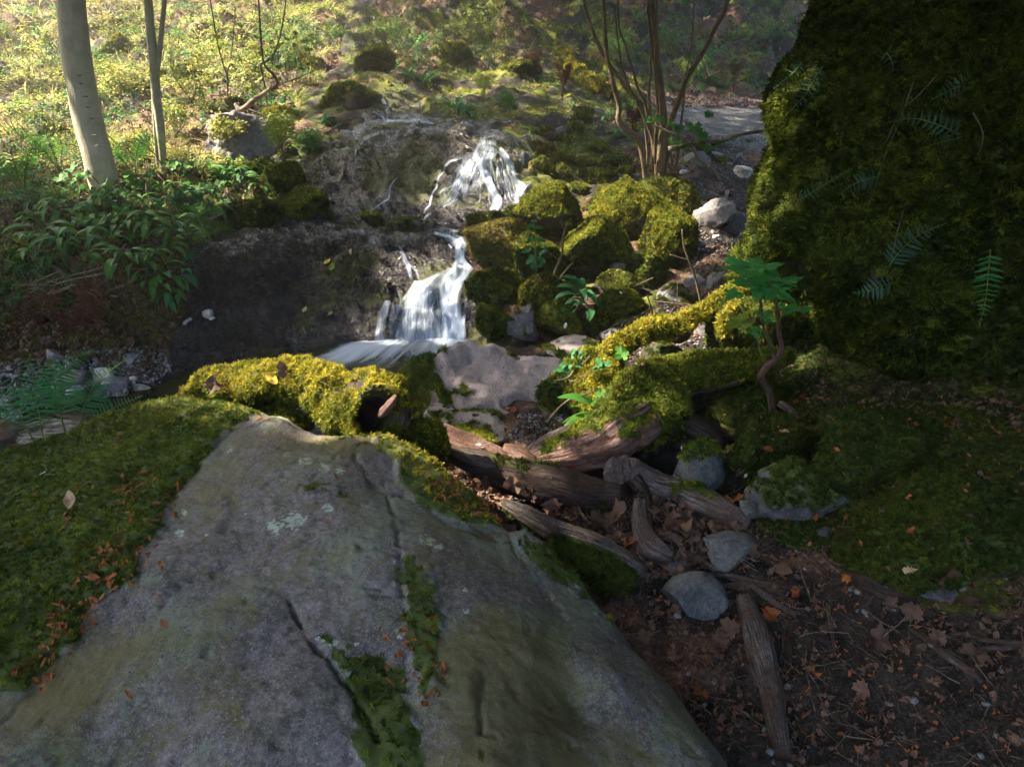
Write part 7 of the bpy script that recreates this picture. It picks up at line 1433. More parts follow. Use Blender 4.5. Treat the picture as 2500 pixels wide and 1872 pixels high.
# ---------------------------------------------------------------- bushes and scrub on the banks
def bush(px, py, w, h, protos, label, n=60, leaf=0.09, cat='bush'):
    g = hit(px, py)[0]; k = np.linalg.norm(g - CAM) / FPX; W, H = w * k, h * k; o = empty('bush', g, label, cat); r = np.random.default_rng(int(px))
    for j in range(6):
        a = r.uniform(0, 6.28); e = g + [math.cos(a) * W * .35, math.sin(a) * W * .2, H * r.uniform(.6, .95)]
        v, f = tube(smooth_path([g, (g + e) / 2 + r.normal(size=3) * 0.03, e], 8), np.linspace(0.006, 0.002, 8), 5); mk('stem', v, f, BARK_TWIG, o)
    p = r.normal(size=(n, 3)) * 0.45; p = p / np.maximum(1, np.linalg.norm(p, axis=1, keepdims=True)); p = p * [W / 2, W / 3, H / 2] + g + [0, 0, H * 0.5]
    scatter('foliage', p, r.normal(size=(n, 3)) * 0.5 + [0, -0.2, 1], leaf * r.uniform(0.7, 1.4, n), protos, o)
for a in [(110, 330, 110, 60, H_GREEN + H_YEL, 'low green bush at the left edge of the bright bank'), (470, 250, 120, 90, H_YEL + H_BANK, 'sunlit bush left of the bent branched shrub'), (620, 240, 110, 90, H_YEL + H_BANK, 'glowing yellow green bush under the bent branched shrub'), (700, 200, 130, 110, H_YEL + H_GREEN, 'bright bush right of the bent branched shrub'),
          (520, 200, 110, 90, H_YEL + H_BANK, 'sunlit scrub behind the bent branched shrub'), (430, 330, 90, 60, H_BANK + H_GREEN, 'small bush at the edge of the sunlit rock face'), (300, 250, 120, 70, H_BANK + H_YEL, 'pale bush between the two pale trunks'), (120, 170, 110, 70, H_BANK + H_GREEN, 'pale bush high at the left edge'), (760, 140, 140, 80, H_YEL + H_GREEN, 'yellow green scrub at the top of the left bank'),
          (1020, 175, 130, 80, H_GREEN + H_BLUE, 'dark green bush on the far bank above the stream'), (950, 120, 130, 70, H_YEL + H_GREEN, 'loose green scrub on the far bank'), (1180, 100, 140, 70, H_YEL, 'pale green scrub at the top of the far slope'), (1740, 190, 130, 70, H_GREEN + H_BLUE, 'dark bush beyond the path'), (1620, 130, 110, 70, H_GREEN, 'green scrub behind the hazel stems'), (1500, 150, 110, 60, H_YEL + H_GREEN, 'mossy green scrub left of the hazel stems'),
          (1860, 110, 150, 80, H_GREEN + H_YEL, 'scrub high on the slope beyond the path'), (640, 90, 160, 80, H_YEL + H_BANK, 'bright scrub at the top left of the slope'), (250, 60, 150, 80, H_BANK, 'pale scrub at the very top of the bright bank'), (690, 330, 60, 40, H_YEL, 'little bright plant on the moss by the cascade'), (760, 370, 60, 40, H_GREEN, 'low green plant beside the wet rock'), (560, 350, 70, 50, H_BANK, 'small leafy bush in front of the sunlit rock face')]:
    bush(*a[:4], a[4], a[5], n=46, leaf=0.10 if a[1] < 280 else 0.075)
for i, (pts, lab) in enumerate([([(1370, 130, 14), (1400, 180, 16), (1450, 215, 15), (1500, 240, 12)], 'mossy fallen trunk on the slope left of the hazel'), ([(1340, 330, 10), (1380, 315, 9), (1420, 305, 7)], 'pale flat log end on the slope above the upper fall'), ([(560, 425, 10), (610, 415, 12), (650, 400, 8)], 'mossy branch lying below the sunlit rock face')]):
    wood(pts, WOOD_DARK if i != 1 else WOOD_GREY, 'fallen_log', lab, 'log', n=30, nseg=14, moss=0.9 if i != 1 else 0, protos=T_GOLD if i == 0 else T_GREEN, seed=90 + i, reg=False)

# ---------------------------------------------------------------- leafy clumps
_ml = {}
def leaf_clump(name, px, py, n, L, W, mat, label, cat='plant', group=None, arch=0.75, spreadr=0.5, Y=None, lean=None, seed=0, az=None, stalk=True):
    r = np.random.default_rng(seed + int(px))
    g = hit(px, py)[0] if Y is None else P(px, py, Y); o = empty(name, g, label, cat, group)
    key = (mat.name, round(L / W, 1), arch, stalk)
    if key not in _ml:
        if stalk: _ml[key] = garlic_leaf_mesh(mat, 1.0, W / L, arch)
        else: b, f = blade(1.0, W / L, arch, 8, 0.15); _ml[key] = mesh_data('leaf', b, f, mat)
        if stalk:
            pass
    for k in range(n):
        q = bpy.data.objects.new('leaf', _ml[key]); COL.objects.link(q); q.parent = o
        a = r.uniform(*az) if az else r.uniform(0, 2 * PI); s = L * r.uniform(0.7, 1.15)
        q.location = (r.normal() * 0.015, r.normal() * 0.015, 0); q.rotation_euler = (r.normal() * 0.2, r.uniform(0.0, spreadr), a); q.scale = (s, s, s)
    return o
leaf_clump('wild_garlic', 1428, 735, 10, 0.19, 0.045, LEAF_GARLIC, 'glossy garlic clump among the mossy rocks left of the dome stone', Y=4.02, spreadr=0.7, az=(1.6, 5.6), seed=3)
leaf_clump('wild_garlic', 1445, 770, 5, 0.15, 0.04, LEAF_GARLIC, 'small garlic tuft just below the glossy garlic clump', Y=3.95, az=(2.5, 5.5), seed=4)
leaf_clump('wild_garlic', 1400, 782, 3, 0.11, 0.03, LEAF_GARLIC, 'three leaved garlic sprig on the mossy hummock', Y=3.92, seed=5)
leaf_clump('wild_garlic', 1492, 1030, 7, 0.30, 0.075, LEAF_BRIGHT, 'big arching bright green leaves behind the driftwood rim', stalk=False, Y=2.78, az=(2.4, 3.7), spreadr=0.9, arch=0.62, seed=7)
BG = empty('broadleaf_seedling', P(1478, 1010, 2.82), 'lobed bright green leaves above the arching leaves behind the driftwood rim', 'plant')
for a, b, s in [(1462, 985, .10), (1488, 975, .09), (1470, 965, .08), (1500, 990, .09), (1425, 1030, .11), (1460, 1035, .12), (1440, 1045, .1)]:
    part_leaf(BG, 'sycamore', LEAF_BRIGHT, P(a, b, 2.74), s * 0.8, (RNG.normal() * 0.2, -0.55, 0.8), RNG.uniform(0, 6), 0.25)
for a, b, c, d in [(1478, 1010, 1470, 968), (1478, 1010, 1460, 990), (1480, 1012, 1440, 1040)]:
    v, f = tube(smooth_path([P(a, b, 2.82), P((a + c) / 2, (b + d) / 2 - 8, 2.78), P(c, d, 2.75)], 8), 0.003, 5); mk('stem', v, f, STEM_GREEN, BG)
RS = empty('broadleaf_seedling', P(1525, 900, 3.0), 'single lit seedling leaf and buds beside the curved root', 'plant')
part_leaf(RS, 'sycamore', LEAF_BRIGHT, P(1518, 862, 2.98), 0.085, (-0.1, -0.7, 0.7), 2.0, 0.3); part_leaf(RS, 'beech', LEAF_YELLOW, P(1553, 897, 2.98), 0.06, (0, -0.9, 0.3), 1.4, 0.2); part_leaf(RS, 'beech', LEAF_YELLOW, P(1545, 912, 2.97), 0.06, (0, -0.7, 0.6), 0.4, 0.2); part_leaf(RS, 'beech', LEAF_BRIGHT, P(1560, 915, 2.97), 0.05, (0, -0.7, 0.6), 2.4, 0.2)
v, f = tube(smooth_path([P(1527, 905, 3.0), P(1527, 885, 2.98), P(1520, 866, 2.98)], 8), 0.003, 5); mk('stem', v, f, STEM_GREEN, RS)
leaf_clump('wild_garlic', 1860, 1018, 1, 0.11, 0.03, LEAF_BRIGHT, 'single bright blade on moss left of the sapling foot', Y=2.7, az=(2.5, 3.2), stalk=False, arch=0.5)
# garlic and broad leaves of the left bank
GA = 'wild garlic plants crowding the left bank'
BANKG = [(430, 690), (395, 690), (360, 660), (330, 640), (300, 650), (400, 620), (420, 590), (390, 560), (350, 560), (300, 560), (330, 590), (280, 600), (240, 600), (220, 630), (190, 600), (150, 600), (120, 640), (110, 600), (430, 560), (450, 590), (460, 560), (480, 540), (500, 560), (440, 530), (470, 500), (420, 510), (380, 520),
         (340, 520), (300, 500), (440, 480), (500, 490), (530, 520), (540, 470), (480, 455), (510, 430), (560, 440), (590, 430), (600, 450), (400, 470), (360, 480), (320, 460), (150, 540), (200, 560), (110, 560), (250, 545), (100, 510), (140, 490), (180, 520), (430, 735), (400, 722), (378, 700), (620, 440), (645, 462), (575, 405), (230, 510)]
for i, (a, b) in enumerate(BANKG):
    near = b > 500
    colw = 'at the far left edge' if a < 160 else 'below the leaning trunk' if a < 290 else 'between the two pale trees' if a < 365 else 'under the twin stemmed tree' if a < 445 else 'right of the twin stemmed tree' if a < 525 else 'beside the cascade rocks'
    roww = 'near the top' if b < 475 else 'in the upper middle' if b < 535 else 'in the lower middle' if b < 595 else 'at the foot' if b < 665 else 'on the bare face'
    lab = ('fresh green' if i % 3 else 'blue green') + ' garlic plant ' + roww + ' of left bank ' + colw.replace('of the twin stemmed tree', 'of twin tree').replace('the twin stemmed tree', 'the twin tree')
    leaf_clump('wild_garlic', a, b, 8 if near else 7, (0.185 if near else 0.165) * (0.8 + 0.4 * ((i * 37) % 10) / 10), 0.040, [LEAF_GARLIC, LEAF_BRIGHT, LEAF_BRIGHT][i % 3], lab, 'plant', GA, 0.8, 0.75, seed=i, az=(2.6, 6.6))
for i, (a, b, lab) in enumerate([(350, 480, 'lobed green seedling beside the foot of the leaning trunk'), (300, 530, 'lobed seedling in the middle of the left bank'), (520, 500, 'lobed seedling at the right end of the left bank'), (190, 470, 'lobed seedling left of the leaning trunk'), (440, 440, 'lobed seedling by the twin stemmed tree'), (500, 545, 'lobed seedling hanging over the rock face'), (255, 570, 'lobed seedling low on the left bank')]):
    g = hit(a, b)[0]; o = empty('broadleaf_seedling', g + np.array([0, 0, 0.02]), lab, 'plant')
    v, f = tube(np.array([g, g + [0, 0, .06], g + [0.01, -0.01, 0.13]]), 0.003, 5); mk('stem', v, f, STEM_GREEN, o)
    for k in range(7): part_leaf(o, 'sycamore', LEAF_BRIGHT, g + np.array([RNG.normal() * 0.07, RNG.normal() * 0.05 - 0.02, 0.12 + RNG.normal() * 0.03]), 0.10, (RNG.normal() * 0.3, -0.5, 0.8), RNG.uniform(0, 6), 0.3)
# clumps far up the stream
for a, b, n, L, mt, lab in [(1120, 275, 16, 0.36, LEAF_GARLIC, 'dark glossy strap leaved clump beside the top cascade'), (1145, 285, 14, 0.34, LEAF_GARLIC, 'second strap leaved clump right of the one by the top cascade'), (1105, 258, 10, 0.3, LEAF_BRIGHT, 'lighter strap leaved clump above the dark glossy one'), (1230, 262, 12, 0.26, LEAF_BRIGHT, 'feathery bright green clump on the slope right of the strap leaves'),
                             (790, 300, 12, 0.22, LEAF_GARLIC, 'garlic clump on the moss left of the top cascade'), (815, 310, 10, 0.2, LEAF_GARLIC, 'garlic clump nearest the mossy ridge below the top cascade'), (770, 320, 8, 0.2, LEAF_BRIGHT, 'paler garlic clump at the left of the two by the ridge'), (1035, 205, 14, 0.34, LEAF_BRIGHT, 'leafy bush on the far bank above the top cascade'), (1000, 190, 12, 0.3, LEAF_GARLIC, 'darker leafy bush on the far bank'),
                             (1482, 290, 12, 0.24, LEAF_GARLIC, 'dark leaved clump left of the hazel stems'), (1510, 335, 12, 0.22, LEAF_GARLIC, 'dark leaved clump low behind the hazel stems'), (1500, 392, 9, 0.15, LEAF_GARLIC, 'small dark rosette before the hazel foot'), (1300, 322, 7, 0.15, LEAF_BRIGHT, 'little green tuft beside the pale slanting slab'), (1385, 320, 8, 0.15, LEAF_GARLIC, 'little dark tuft on the middle of the slope'), (1395, 262, 9, 0.18, LEAF_BRIGHT, 'bright grassy tuft below the dead bracken'),
                             (1540, 260, 10, 0.24, LEAF_BRIGHT, 'bright fern like tuft between the hazel stems'), (1720, 200, 12, 0.3, LEAF_BRIGHT, 'green clump on the bank beyond the path'), (1750, 215, 12, 0.3, LEAF_GARLIC, 'dark green clump on the bank beyond the path')]:
    leaf_clump('strap_leaved_plant', a, b, n, L, L * 0.15, mt, lab, 'plant', None, 0.75, 0.9, stalk=False, seed=n)
# ferns: frond > rachis, leaflets
_lf = {}
def leaflet_mesh(mat, w=0.2, wav=0.0):
    k = (mat.name, w, wav)
    if k in _lf: return _lf[k]
    V = []; F = []; n = 7
    for i in range(n):
        t = i / (n - 1); ww = w * (0.75 * (1 - t ** 1.6) + 0.25 * math.sin(PI * t)) if t < 1 else 0.004; z = -0.10 * t * t + wav * math.sin(i * 1.9) * 0.03
        V += [(t, ww / 2 * (0.5 if i == 0 else 1), z + 0.015), (t, 0, z), (t, -ww / 2 * (0.5 if i == 0 else 1), z + 0.015)]
    for i in range(n - 1):
        b = i * 3; F += [(b, b + 3, b + 4, b + 1), (b + 1, b + 4, b + 5, b + 2)]
    _lf[k] = mesh_data('leaflet', np.array(V, float), F, mat); return _lf[k]
def frond(parent, pts, L, n, mat, w=0.2, start=0.25, face=None, seed=0, rmat=STEM_GREEN, joined=False, sweep=0.35, r0=0.0035, taper0=0.75):
    p = smooth_path(np.array(pts, float), 40); r = np.random.default_rng(seed)
    v, f = tube(p, np.linspace(r0, r0 * 0.3, 40), 6); fr = mk('frond', v, f, rmat, parent)
    T = np.gradient(p, axis=0); T /= np.linalg.norm(T, axis=1, keepdims=True); me = leaflet_mesh(mat, w, 1.0); base = wloc(parent); mb = MB()
    for k in range(n):
        t = start + (1 - start) * (k + 0.5) / n; i = int(t * 39); c = p[i]
        nf = (CAM - c) / np.linalg.norm(CAM - c) if face is None else np.array(face); tt = T[i]; side = np.cross(tt, nf); side /= np.linalg.norm(side); nf = np.cross(side, tt)
        u = (k + 0.5) / n; s = L * (taper0 + (1 - taper0) * math.sin(min(u * 2.2, 1) * PI / 2)) * (1 - max(0, u - 0.25) / 0.78) ** 0.85; s = max(s, L * 0.06)
        for sg in (-1, 1):
            x = side * sg * math.cos(sweep) + tt * math.sin(sweep) + nf * r.normal() * 0.10; x /= np.linalg.norm(x); z = nf + r.normal(size=3) * 0.12; z -= x * (z @ x); z /= np.linalg.norm(z); y = np.cross(z, x)
            R = Matrix(((x[0], y[0], z[0]), (x[1], y[1], z[1]), (x[2], y[2], z[2])))
            if joined:
                vv = np.array([q.co for q in me.vertices]); mb.add((vv * s) @ np.array(R).T + c, [list(q.vertices) for q in me.polygons])
            else:
                o = bpy.data.objects.new('leaflet', me); COL.objects.link(o); o.parent = fr; M = R.to_4x4(); M.translation = Vector(c - base); o.matrix_basis = M @ Matrix.Diagonal((s, s, s, 1))
    if joined: vv, ff = mb.get(); mk('leaflets', vv, ff, mat, fr, kind='stuff')
FE = empty('fern', P(150, 1075, 2.30), 'large green fern arching over the stream stones at the left edge', 'fern')
for i, (pts, L, n) in enumerate([([(161, 1060, 2.30), (140, 985, 2.32), (130, 925, 2.34), (118, 875, 2.36)], 0.135, 17), ([(192, 1050, 2.34), (208, 985, 2.40), (240, 930, 2.46), (314, 872, 2.56)], 0.10, 22), ([(106, 1075, 2.28), (92, 990, 2.28), (82, 930, 2.3), (70, 860, 2.32)], 0.13, 16), ([(90, 1090, 2.22), (50, 1020, 2.2), (10, 960, 2.2), (-40, 900, 2.2)], 0.12, 16), ([(200, 1040, 2.4), (250, 1010, 2.45), (300, 985, 2.5), (350, 965, 2.55)], 0.055, 16), ([(130, 1000, 2.4), (140, 930, 2.48), (180, 880, 2.55), (230, 850, 2.62)], 0.07, 16)]):
    frond(FE, [P(a, b, y) for a, b, y in pts], L, n, FERN_GREEN, 0.085 if i < 4 else 0.15, 0.22, seed=i, face=(0.1, -0.75, 0.65) if i < 4 else None, sweep=0.15)
for i, (pts, L, n, lab) in enumerate([([(2170, 650), (2205, 605), (2250, 570), (2310, 545)], 0.085, 14, 'broad fern frond hanging in the middle of the towering boulder'), ([(1950, 490), (1990, 465), (2035, 438), (2085, 410)], 0.06, 12, 'dusky fern frond upper left on the towering boulder'), ([(2140, 432), (2110, 440), (2075, 455), (2045, 478)], 0.06, 10, 'small splayed fern frond beside the dusky one'),
                                       ([(2345, 330), (2290, 305), (2230, 290), (2165, 300)], 0.055, 12, 'fern frond high on the towering boulder'), ([(2380, 200), (2340, 212), (2305, 228), (2272, 245)], 0.06, 9, 'fern frond near the top right corner'), ([(2350, 335), (2310, 345), (2280, 352), (2243, 366)], 0.045, 10, 'narrow fern frond below the high one'),
                                       ([(2180, 690), (2150, 700), (2115, 712), (2078, 715)], 0.075, 9, 'dark drooping fern frond below the broad one'), ([(2418, 610), (2412, 680), (2405, 740), (2390, 795)], 0.07, 14, 'fern frond hanging down at the right edge'), ([(2010, 160), (1985, 200), (1955, 245), (1912, 285)], 0.06, 14, 'fern frond drooping over the path at the upper right'), ([(1960, 150), (1940, 175), (1910, 200), (1880, 225)], 0.05, 12, 'upper fern frond against the path'),
                                       ([(2150, 150), (2165, 130), (2180, 165), (2160, 190)], 0.05, 8, 'short fern frond on the top of the towering boulder'), ([(2020, 570), (2060, 545), (2090, 560), (2110, 580)], 0.0001, 2, '')][:11]):
    # held off the rock a little, on its near side
    q = []
    for k, (a, b) in enumerate(pts):
        h, nn, ob = hit(a, b); dv = CAM - h; dv /= np.linalg.norm(dv); hh = h if h[1] < 4.5 else P(a, b, 3.2); q.append(hh + dv * (0.02 + 0.09 * k))
    o = empty('fern', q[0], lab, 'fern', 'ferns rooted on the towering boulder'); frond(o, q, L, n, FERN_BLUE if i != 7 else FERN_GREEN, 0.26, 0.05, seed=20 + i)
def upright_fern(px, py, hgt, n, mat, label, rm=STEM_GREEN, lean=0.5, w=0.2, L=0.07, seed=0):
    g = hit(px, py)[0]; o = empty('fern', g, label, 'fern'); r = np.random.default_rng(seed)
    for k in range(n):
        a = r.uniform(0, 2 * PI); d = np.array([math.cos(a), math.sin(a), 0]) * lean; h = hgt * r.uniform(0.75, 1.1)
        frond(o, [g, g + d * h * 0.25 + [0, 0, h * 0.5], g + d * h * 0.6 + [0, 0, h * 0.85], g + d * h + [0, 0, h * (0.95 if lean < 0.8 else 0.6)]], L, 12, mat, w, 0.3, seed=seed * 10 + k, rmat=rm, joined=True, r0=0.005)
upright_fern(695, 400, 0.42, 9, LEAF_YELLOW, 'upright yellow green fern with brown stems on the tussock rock', BARK_HAZEL, 0.45, seed=1, L=0.09)
upright_fern(1245, 285, 0.3, 8, LEAF_BRIGHT, 'feathery fern beside the leafy slope above the upper fall', seed=2)
upright_fern(1300, 195, 0.45, 9, FERN_DEAD, 'dead red bracken left of the domed moss cushion slope', FERN_DEAD, 0.5, seed=3)
upright_fern(1372, 245, 0.5, 9, FERN_DEAD, 'upright clump of dead red bracken on the slope', FERN_DEAD, 0.25, seed=4)
upright_fern(1545, 345, 0.45, 9, FERN_DEAD, 'brown dead bracken at the foot of the hazel', FERN_DEAD, 0.3, seed=5)
upright_fern(1790, 225, 0.55, 6, FERN_DEAD, 'orange brown dead fern beyond the path', FERN_DEAD, 0.3, seed=6)
upright_fern(1680, 215, 0.5, 8, LEAF_YELLOW, 'arching fern on the bank left of the orange fern', seed=7, lean=0.9)
upright_fern(1180, 245, 0.35, 8, LEAF_YELLOW, 'pale green fern above the dark strap leaves', seed=8)
upright_fern(60, 480, 0.4, 8, LEAF_BRIGHT, 'fern at the far left edge of the bank', seed=9, lean=0.8)
upright_fern(150, 425, 0.35, 8, LEAF_BRIGHT, 'feathery fern left of the leaning trunk', seed=10, lean=0.8)
upright_fern(330, 435, 0.35, 8, LEAF_BRIGHT, 'feathery fern between the two pale trees', seed=11, lean=0.8)
# dead bracken heap drooping at the left
DB = empty('dead_bracken', P(110, 700, 3.9), 'heap of drooping dead bracken at the foot of the left bank', 'bracken')
for k in range(22):
    r = np.random.default_rng(k); a = r.uniform(40, 230); b = r.uniform(640, 760); y = 3.72
    frond(DB, [P(a, b, y + 0.1), P(a + r.uniform(-30, 30), b + 40, y - 0.02), P(a + r.uniform(-40, 50), b + 90, y - 0.06), P(a + r.uniform(-50, 80), b + r.uniform(120, 190), y - 0.1)], 0.05, 14, FERN_DEAD, 0.3, 0.2, seed=k, rmat=FERN_DEAD, joined=True)
for k in range(9):
    r = np.random.default_rng(50 + k); a = 125 + r.normal() * 10; b = 715 + r.normal() * 8; v, f = tube(smooth_path([P(a, b, 3.66), P(a + r.uniform(-40, 60), b - 20, 3.6), P(a + r.uniform(-90, 130), b + r.uniform(-60, 10), 3.55)], 10), 0.003, 5); mk('stalk', v, f, BARK_TWIG, DB)
# ---------------------------------------------------------------- the wood around and overhead: unseen crowns, gapped and thickened to shape sun and shade
def sproj(X): return X[..., :2] - SUN[:2] / SUN[2] * X[..., 2:3]
LIT = [  # polygon in the photograph, share of the sun let through, spacing px, uses real surfaces
 ([(-300, -150), (850, -150), (800, 130), (760, 240), (700, 330), (600, 390), (480, 420), (300, 400), (-300, 430)], 1.0, 22, 0), ([(800, 120), (1150, 150), (1100, 280), (760, 340), (680, 520), (600, 500), (640, 400)], 0.6, 18, 0),
 ([(1100, 320), (1310, 320), (1300, 480), (1240, 530), (1020, 540)], 0.8, 14, 0), ([(850, 300), (1320, 320), (1300, 440), (1200, 540), (980, 560), (840, 480)], 0.0, 18, 0), ([(1130, 150), (1300, 150), (1280, 240), (1120, 235)], 0.8, 18, 0), ([(1340, 150), (1500, 170), (1480, 330), (1300, 300)], 0.4, 20, 0),
 ([(440, 975), (560, 905), (700, 860), (800, 880), (880, 940), (960, 930), (1030, 980), (1020, 1050), (840, 1060), (640, 975)], 1.0, 10, 1), ([(1090, 820), (1340, 850), (1310, 1000), (1090, 960)], 0.62, 12, 1),
 ([(1440, 960), (1440, 880), (1500, 830), (1620, 760), (1760, 700), (1860, 650), (1860, 720), (1700, 800), (1560, 900), (1530, 960)], 1.0, 9, 1), ([(1255, 440), (1700, 410), (1710, 540), (1690, 600), (1520, 650), (1340, 660), (1250, 600)], 0.93, 14, 1),
 ([(1110, 1040), (1240, 1080), (1340, 1110), (1300, 1160), (1200, 1150), (1080, 1090)], 0.9, 9, 1), ([(930, 1055), (1040, 1080), (1150, 1150), (1260, 1270), (1200, 1290), (1050, 1180)], 0.65, 11, 1), ([(950, 640), (1160, 560), (1160, 860), (900, 860)], 0.86, 14, 0),
 ([(1800, 480), (1960, 200), (2010, 200), (1900, 420), (1870, 700), (1810, 640)], 0.8, 12, 1), ([(1850, 260), (1990, 190), (2100, 300), (2080, 620), (1930, 760), (1840, 640)], 0.5, 16, 1), ([(2100, 300), (2350, 300), (2300, 640), (2080, 640)], 0.18, 20, 1), ([(1580, 890), (1780, 880), (1760, 960), (1600, 960)], 0.45, 12, 1), ([(1480, 900), (1560, 900), (1560, 1010), (1450, 1030)], 0.35, 12, 1), ([(1130, 540), (1320, 540), (1320, 780), (1140, 700)], 0.7, 12, 1),
 ([(1660, 235), (1830, 240), (1820, 262), (1650, 258)], 0.7, 14, 0), ([(200, 420), (560, 420), (520, 520), (260, 500)], 0.4, 18, 0), ([(640, 980), (300, 990), (520, 1060)], 0.5, 12, 1), ([(1290, 850), (1440, 850), (1420, 910), (1300, 900)], 0.5, 12, 1), ([(1390, 960), (1500, 950), (1500, 1060), (1390, 1050)], 0.7, 10, 1), ([(200, 900), (380, 900), (380, 980), (200, 960)], 0.3, 12, 1), ([(1780, 640), (1900, 640), (1900, 700), (1780, 740)], 0.6, 10, 1)]
CX0, CY0, CS = -14.0, -10.0, 0.07; GW = np.zeros((520, 560), np.float32)
for poly, p, sp, real in LIT:
    q = np.array(poly, float); X, Y = np.meshgrid(np.arange(q[:, 0].min(), q[:, 0].max(), sp), np.arange(q[:, 1].min(), q[:, 1].max(), sp)); k = inpoly(X, Y, q); X, Y = X[k], Y[k]
    W = np.array([hit(a, b)[0] for a, b in zip(X, Y)]) if real else ghit(X, Y)
    if real: W = W[W[:, 1] < np.median(W[:, 1]) * 1.2]
    r = sp * np.linalg.norm(W - CAM, axis=1) / FPX * 0.75 + 0.05; S = sproj(W)
    for (sx, sy), rr in zip(S, r):
        i0, i1 = int((sx - rr - CX0) / CS), int((sx + rr - CX0) / CS) + 1; j0, j1 = int((sy - rr - CY0) / CS), int((sy + rr - CY0) / CS) + 1
        if i0 < 0 or j0 < 0 or i1 >= GW.shape[0] or j1 >= GW.shape[1]: continue
        GW[i0:i1 + 1, j0:j1 + 1] = np.maximum(GW[i0:i1 + 1, j0:j1 + 1], p)
TW = np.array([P(a, b, BEECH.location.y + dy) for a, b in [(262, 480), (250, 430), (240, 385), (228, 340), (395, 400), (396, 350), (390, 300)] for dy in ((0,) if a < 300 else (ASH.location.y - BEECH.location.y,))])
for sx, sy in sproj(TW):
    i0, i1 = int((sx - .2 - CX0) / CS), int((sx + .2 - CX0) / CS) + 1; j0, j1 = int((sy - .2 - CY0) / CS), int((sy + .2 - CY0) / CS) + 1
    GW[max(i0, 0):max(i1, 0), max(j0, 0):max(j1, 0)] = 1.0
GB1 = GW > 0.9; GD = GB1.copy()
for a_ in range(-2, 3):
    for b_ in range(-2, 3): GD |= np.roll(np.roll(GB1, a_, 0), b_, 1)
GW = np.where(GD, 1.0, GW)
def shade_cluster(seed):
    r = np.random.default_rng(seed); V = []; F = []
    for s in range(9):
        c = r.normal(size=3) * 0.085; R = np.array(frame(r.normal(size=3) + [0, 0, 1.2], r.uniform(0, 6))); k = np.array([(0, -.5, 0), (.3, -.15, 0), (.26, .2, 0), (0, .5, 0.03), (-.26, .2, 0), (-.3, -.15, 0)]) * 0.12
        i = len(V); V += list(k @ R.T + c); F += [(i, i + 1, i + 2, i + 3), (i, i + 3, i + 4, i + 5)]
    return proto('shade_leaf_cluster', np.array(V), np.array(F), CANOPY, False)
CCL = [shade_cluster(900 + i) for i in range(3)]
NC = 30000
tx = RNG.uniform(-11, 12, NC); ty = RNG.uniform(-5, 19, NC); tz = RNG.uniform(4.6, 8.2, NC)
gi = np.clip(((tx - CX0) / CS).astype(int), 0, GW.shape[0] - 1); gj = np.clip(((ty - CY0) / CS).astype(int), 0, GW.shape[1] - 1)
far = 0.45 * sstep(13.5, 15, ty) * (tx < 1.5)
pas = np.maximum(GW[gi, gj], far)
keepc = RNG.random(NC) > np.where(pas > 0.95, 1.0, pas * 0.93)
tx, ty, tz = tx[keepc], ty[keepc], tz[keepc]
CP = np.stack([tx, ty, 0 * tx], -1) + (SUN / SUN[2])[None] * tz[:, None]
# a second, denser layer wherever the photograph lies in unbroken shade
ax_ = RNG.uniform(-4.5, 7, 42000); ay_ = RNG.uniform(-1.5, 8.5, 42000); az_ = RNG.uniform(4.4, 6.5, 42000)
ok_ = GW[np.clip(((ax_ - CX0) / CS).astype(int), 0, 519), np.clip(((ay_ - CY0) / CS).astype(int), 0, 559)] * 1.3 < RNG.random(42000)
CP = np.concatenate([CP, (np.stack([ax_, ay_, 0 * ax_], -1) + (SUN / SUN[2])[None] * az_[:, None])[ok_]])
NL = 5400; LB = np.stack([RNG.uniform(1.6, 6.5, NL), RNG.uniform(-3.5, 4.2, NL), RNG.uniform(2.5, 4.0, NL)], -1)   # unseen low leaf clusters added to darken the right side
lp = sproj(LB); ok_ = GW[np.clip(((lp[:, 0] - CX0) / CS).astype(int), 0, 519), np.clip(((lp[:, 1] - CY0) / CS).astype(int), 0, 559)] == 0
CP = np.concatenate([CP, LB[ok_]])
NF = 11000; fx = RNG.uniform(0.5, 26, NF); fy = RNG.uniform(12, 40, NF); fz = gz(fx, fy); CP = np.concatenate([CP, np.stack([fx, fy, fz], -1) + (SUN / SUN[2])[None] * RNG.uniform(6.5, 10, NF)[:, None]])  # far leaf clusters added out of view to darken the upper right slope
TREES = [('tall_tree', (-9.5, 3.0), 'tree standing out of view left of the stream'), ('tall_tree', (-9, 9.5), 'tree further up the left bank beyond the frame'), ('tall_tree', (-6.5, -2.5), 'tree standing behind the viewpoint at the left'), ('tall_tree', (6.5, 2.0), 'tree beyond the towering boulder on the right'), ('tall_tree', (4.5, -3.5), 'tree standing behind the viewpoint at the right'), ('tall_tree', (9.5, 7.5), 'tree on the right hand slope beyond the frame'), ('tall_tree', (16, 16), 'tree far up the right hand slope beyond the frame'), ('tall_tree', (-13, 16), 'tree high up the left bank beyond the frame'), ('tall_tree', (-13.5, 4), 'tree on the far left slope beyond the frame')]
TO = []
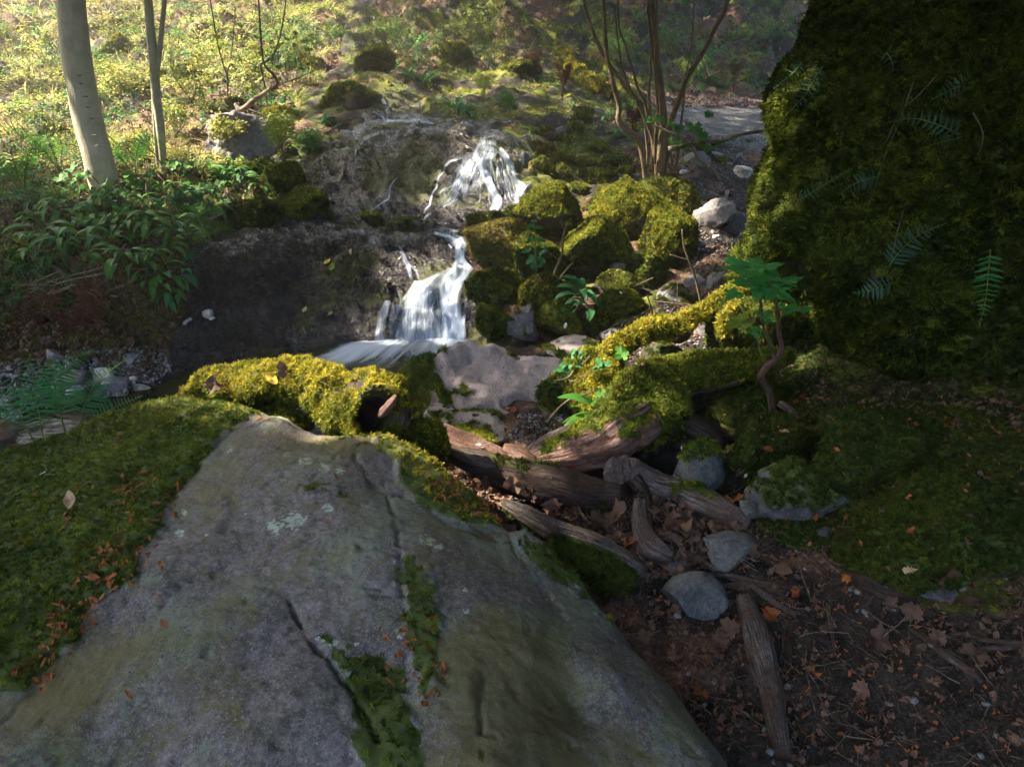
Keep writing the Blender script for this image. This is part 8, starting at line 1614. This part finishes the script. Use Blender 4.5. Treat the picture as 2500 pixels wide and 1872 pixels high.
for nm, (x, y), lab in TREES:
    zz = float(gz(x, y)); o = empty(nm, (x, y, zz), lab, 'tree'); TO.append((np.array([x, y]), o))
    r = np.random.default_rng(int(abs(x * 10))); trunk(o, [[x, y, zz - 0.2, 0.28], [x + 0.1, y, zz + 2, 0.22], [x + r.normal() * .3, y + r.normal() * .3, zz + 5, 0.16], [x + r.normal() * .5, y + r.normal() * .5, zz + 9, 0.05]], BARK_HAZEL, taper=1, n=40, nseg=14, seed=5)
    for k in range(6):
        a = r.uniform(0, 6.28); h = zz + 3.5 + k * 0.7; trunk(o, [[x, y, h, 0.08], [x + math.cos(a) * 1.2, y + math.sin(a) * 1.2, h + 0.8, 0.05], [x + math.cos(a) * 2.8, y + math.sin(a) * 2.8, h + 1.3, 0.015]], BARK_HAZEL, 'branch', taper=1, n=16, nseg=8, seed=k)
TO += [(BTOP[:2] + np.array([-1.3, 0.4]), BEECH), (np.array([-3.3, 8.0]), ASH), (np.array([1.6, 7.4]), HAZ)]
dd = np.stack([np.hypot(CP[:, 0] - c[0], CP[:, 1] - c[1]) for c, o in TO], 1); own = dd.argmin(1)
for i, (c, o) in enumerate(TO):
    m = own == i
    if m.sum(): scatter('crown', CP[m], RNG.normal(size=(m.sum(), 3)) + [0, 0, 0.5], RNG.uniform(0.8, 1.3, m.sum()) * np.where(CP[m][:, 2] > 9.2, 2.2, 1.0), CCL, o)  # light-shaping leaf clusters, parented to the nearest tree
print('canopy', len(CP), 'script ok')
# ---------------------------------------------------------------- thin air over the stream
k = N('haze'); k.t.nodes.remove(k.out); out = k.t.nodes.new('ShaderNodeOutputMaterial'); pv = k.t.nodes.new('ShaderNodeVolumePrincipled')
pv.inputs['Color'].default_value = (0.97, 0.92, 0.78, 1); pv.inputs['Density'].default_value = 0.0095; pv.inputs['Anisotropy'].default_value = 0.72
k.t.links.new(pv.outputs[0], out.inputs['Volume'])
hb = np.array([[x, y, z] for x in (-95, 95) for y in (-95, 95) for z in (-1.6, 34)], float)
mk('haze', hb, [(0, 1, 3, 2), (4, 6, 7, 5), (0, 4, 5, 1), (2, 3, 7, 6), (0, 2, 6, 4), (1, 5, 7, 3)], k.m, smooth=False, kind='stuff', label='thin haze of humid air over the stream')
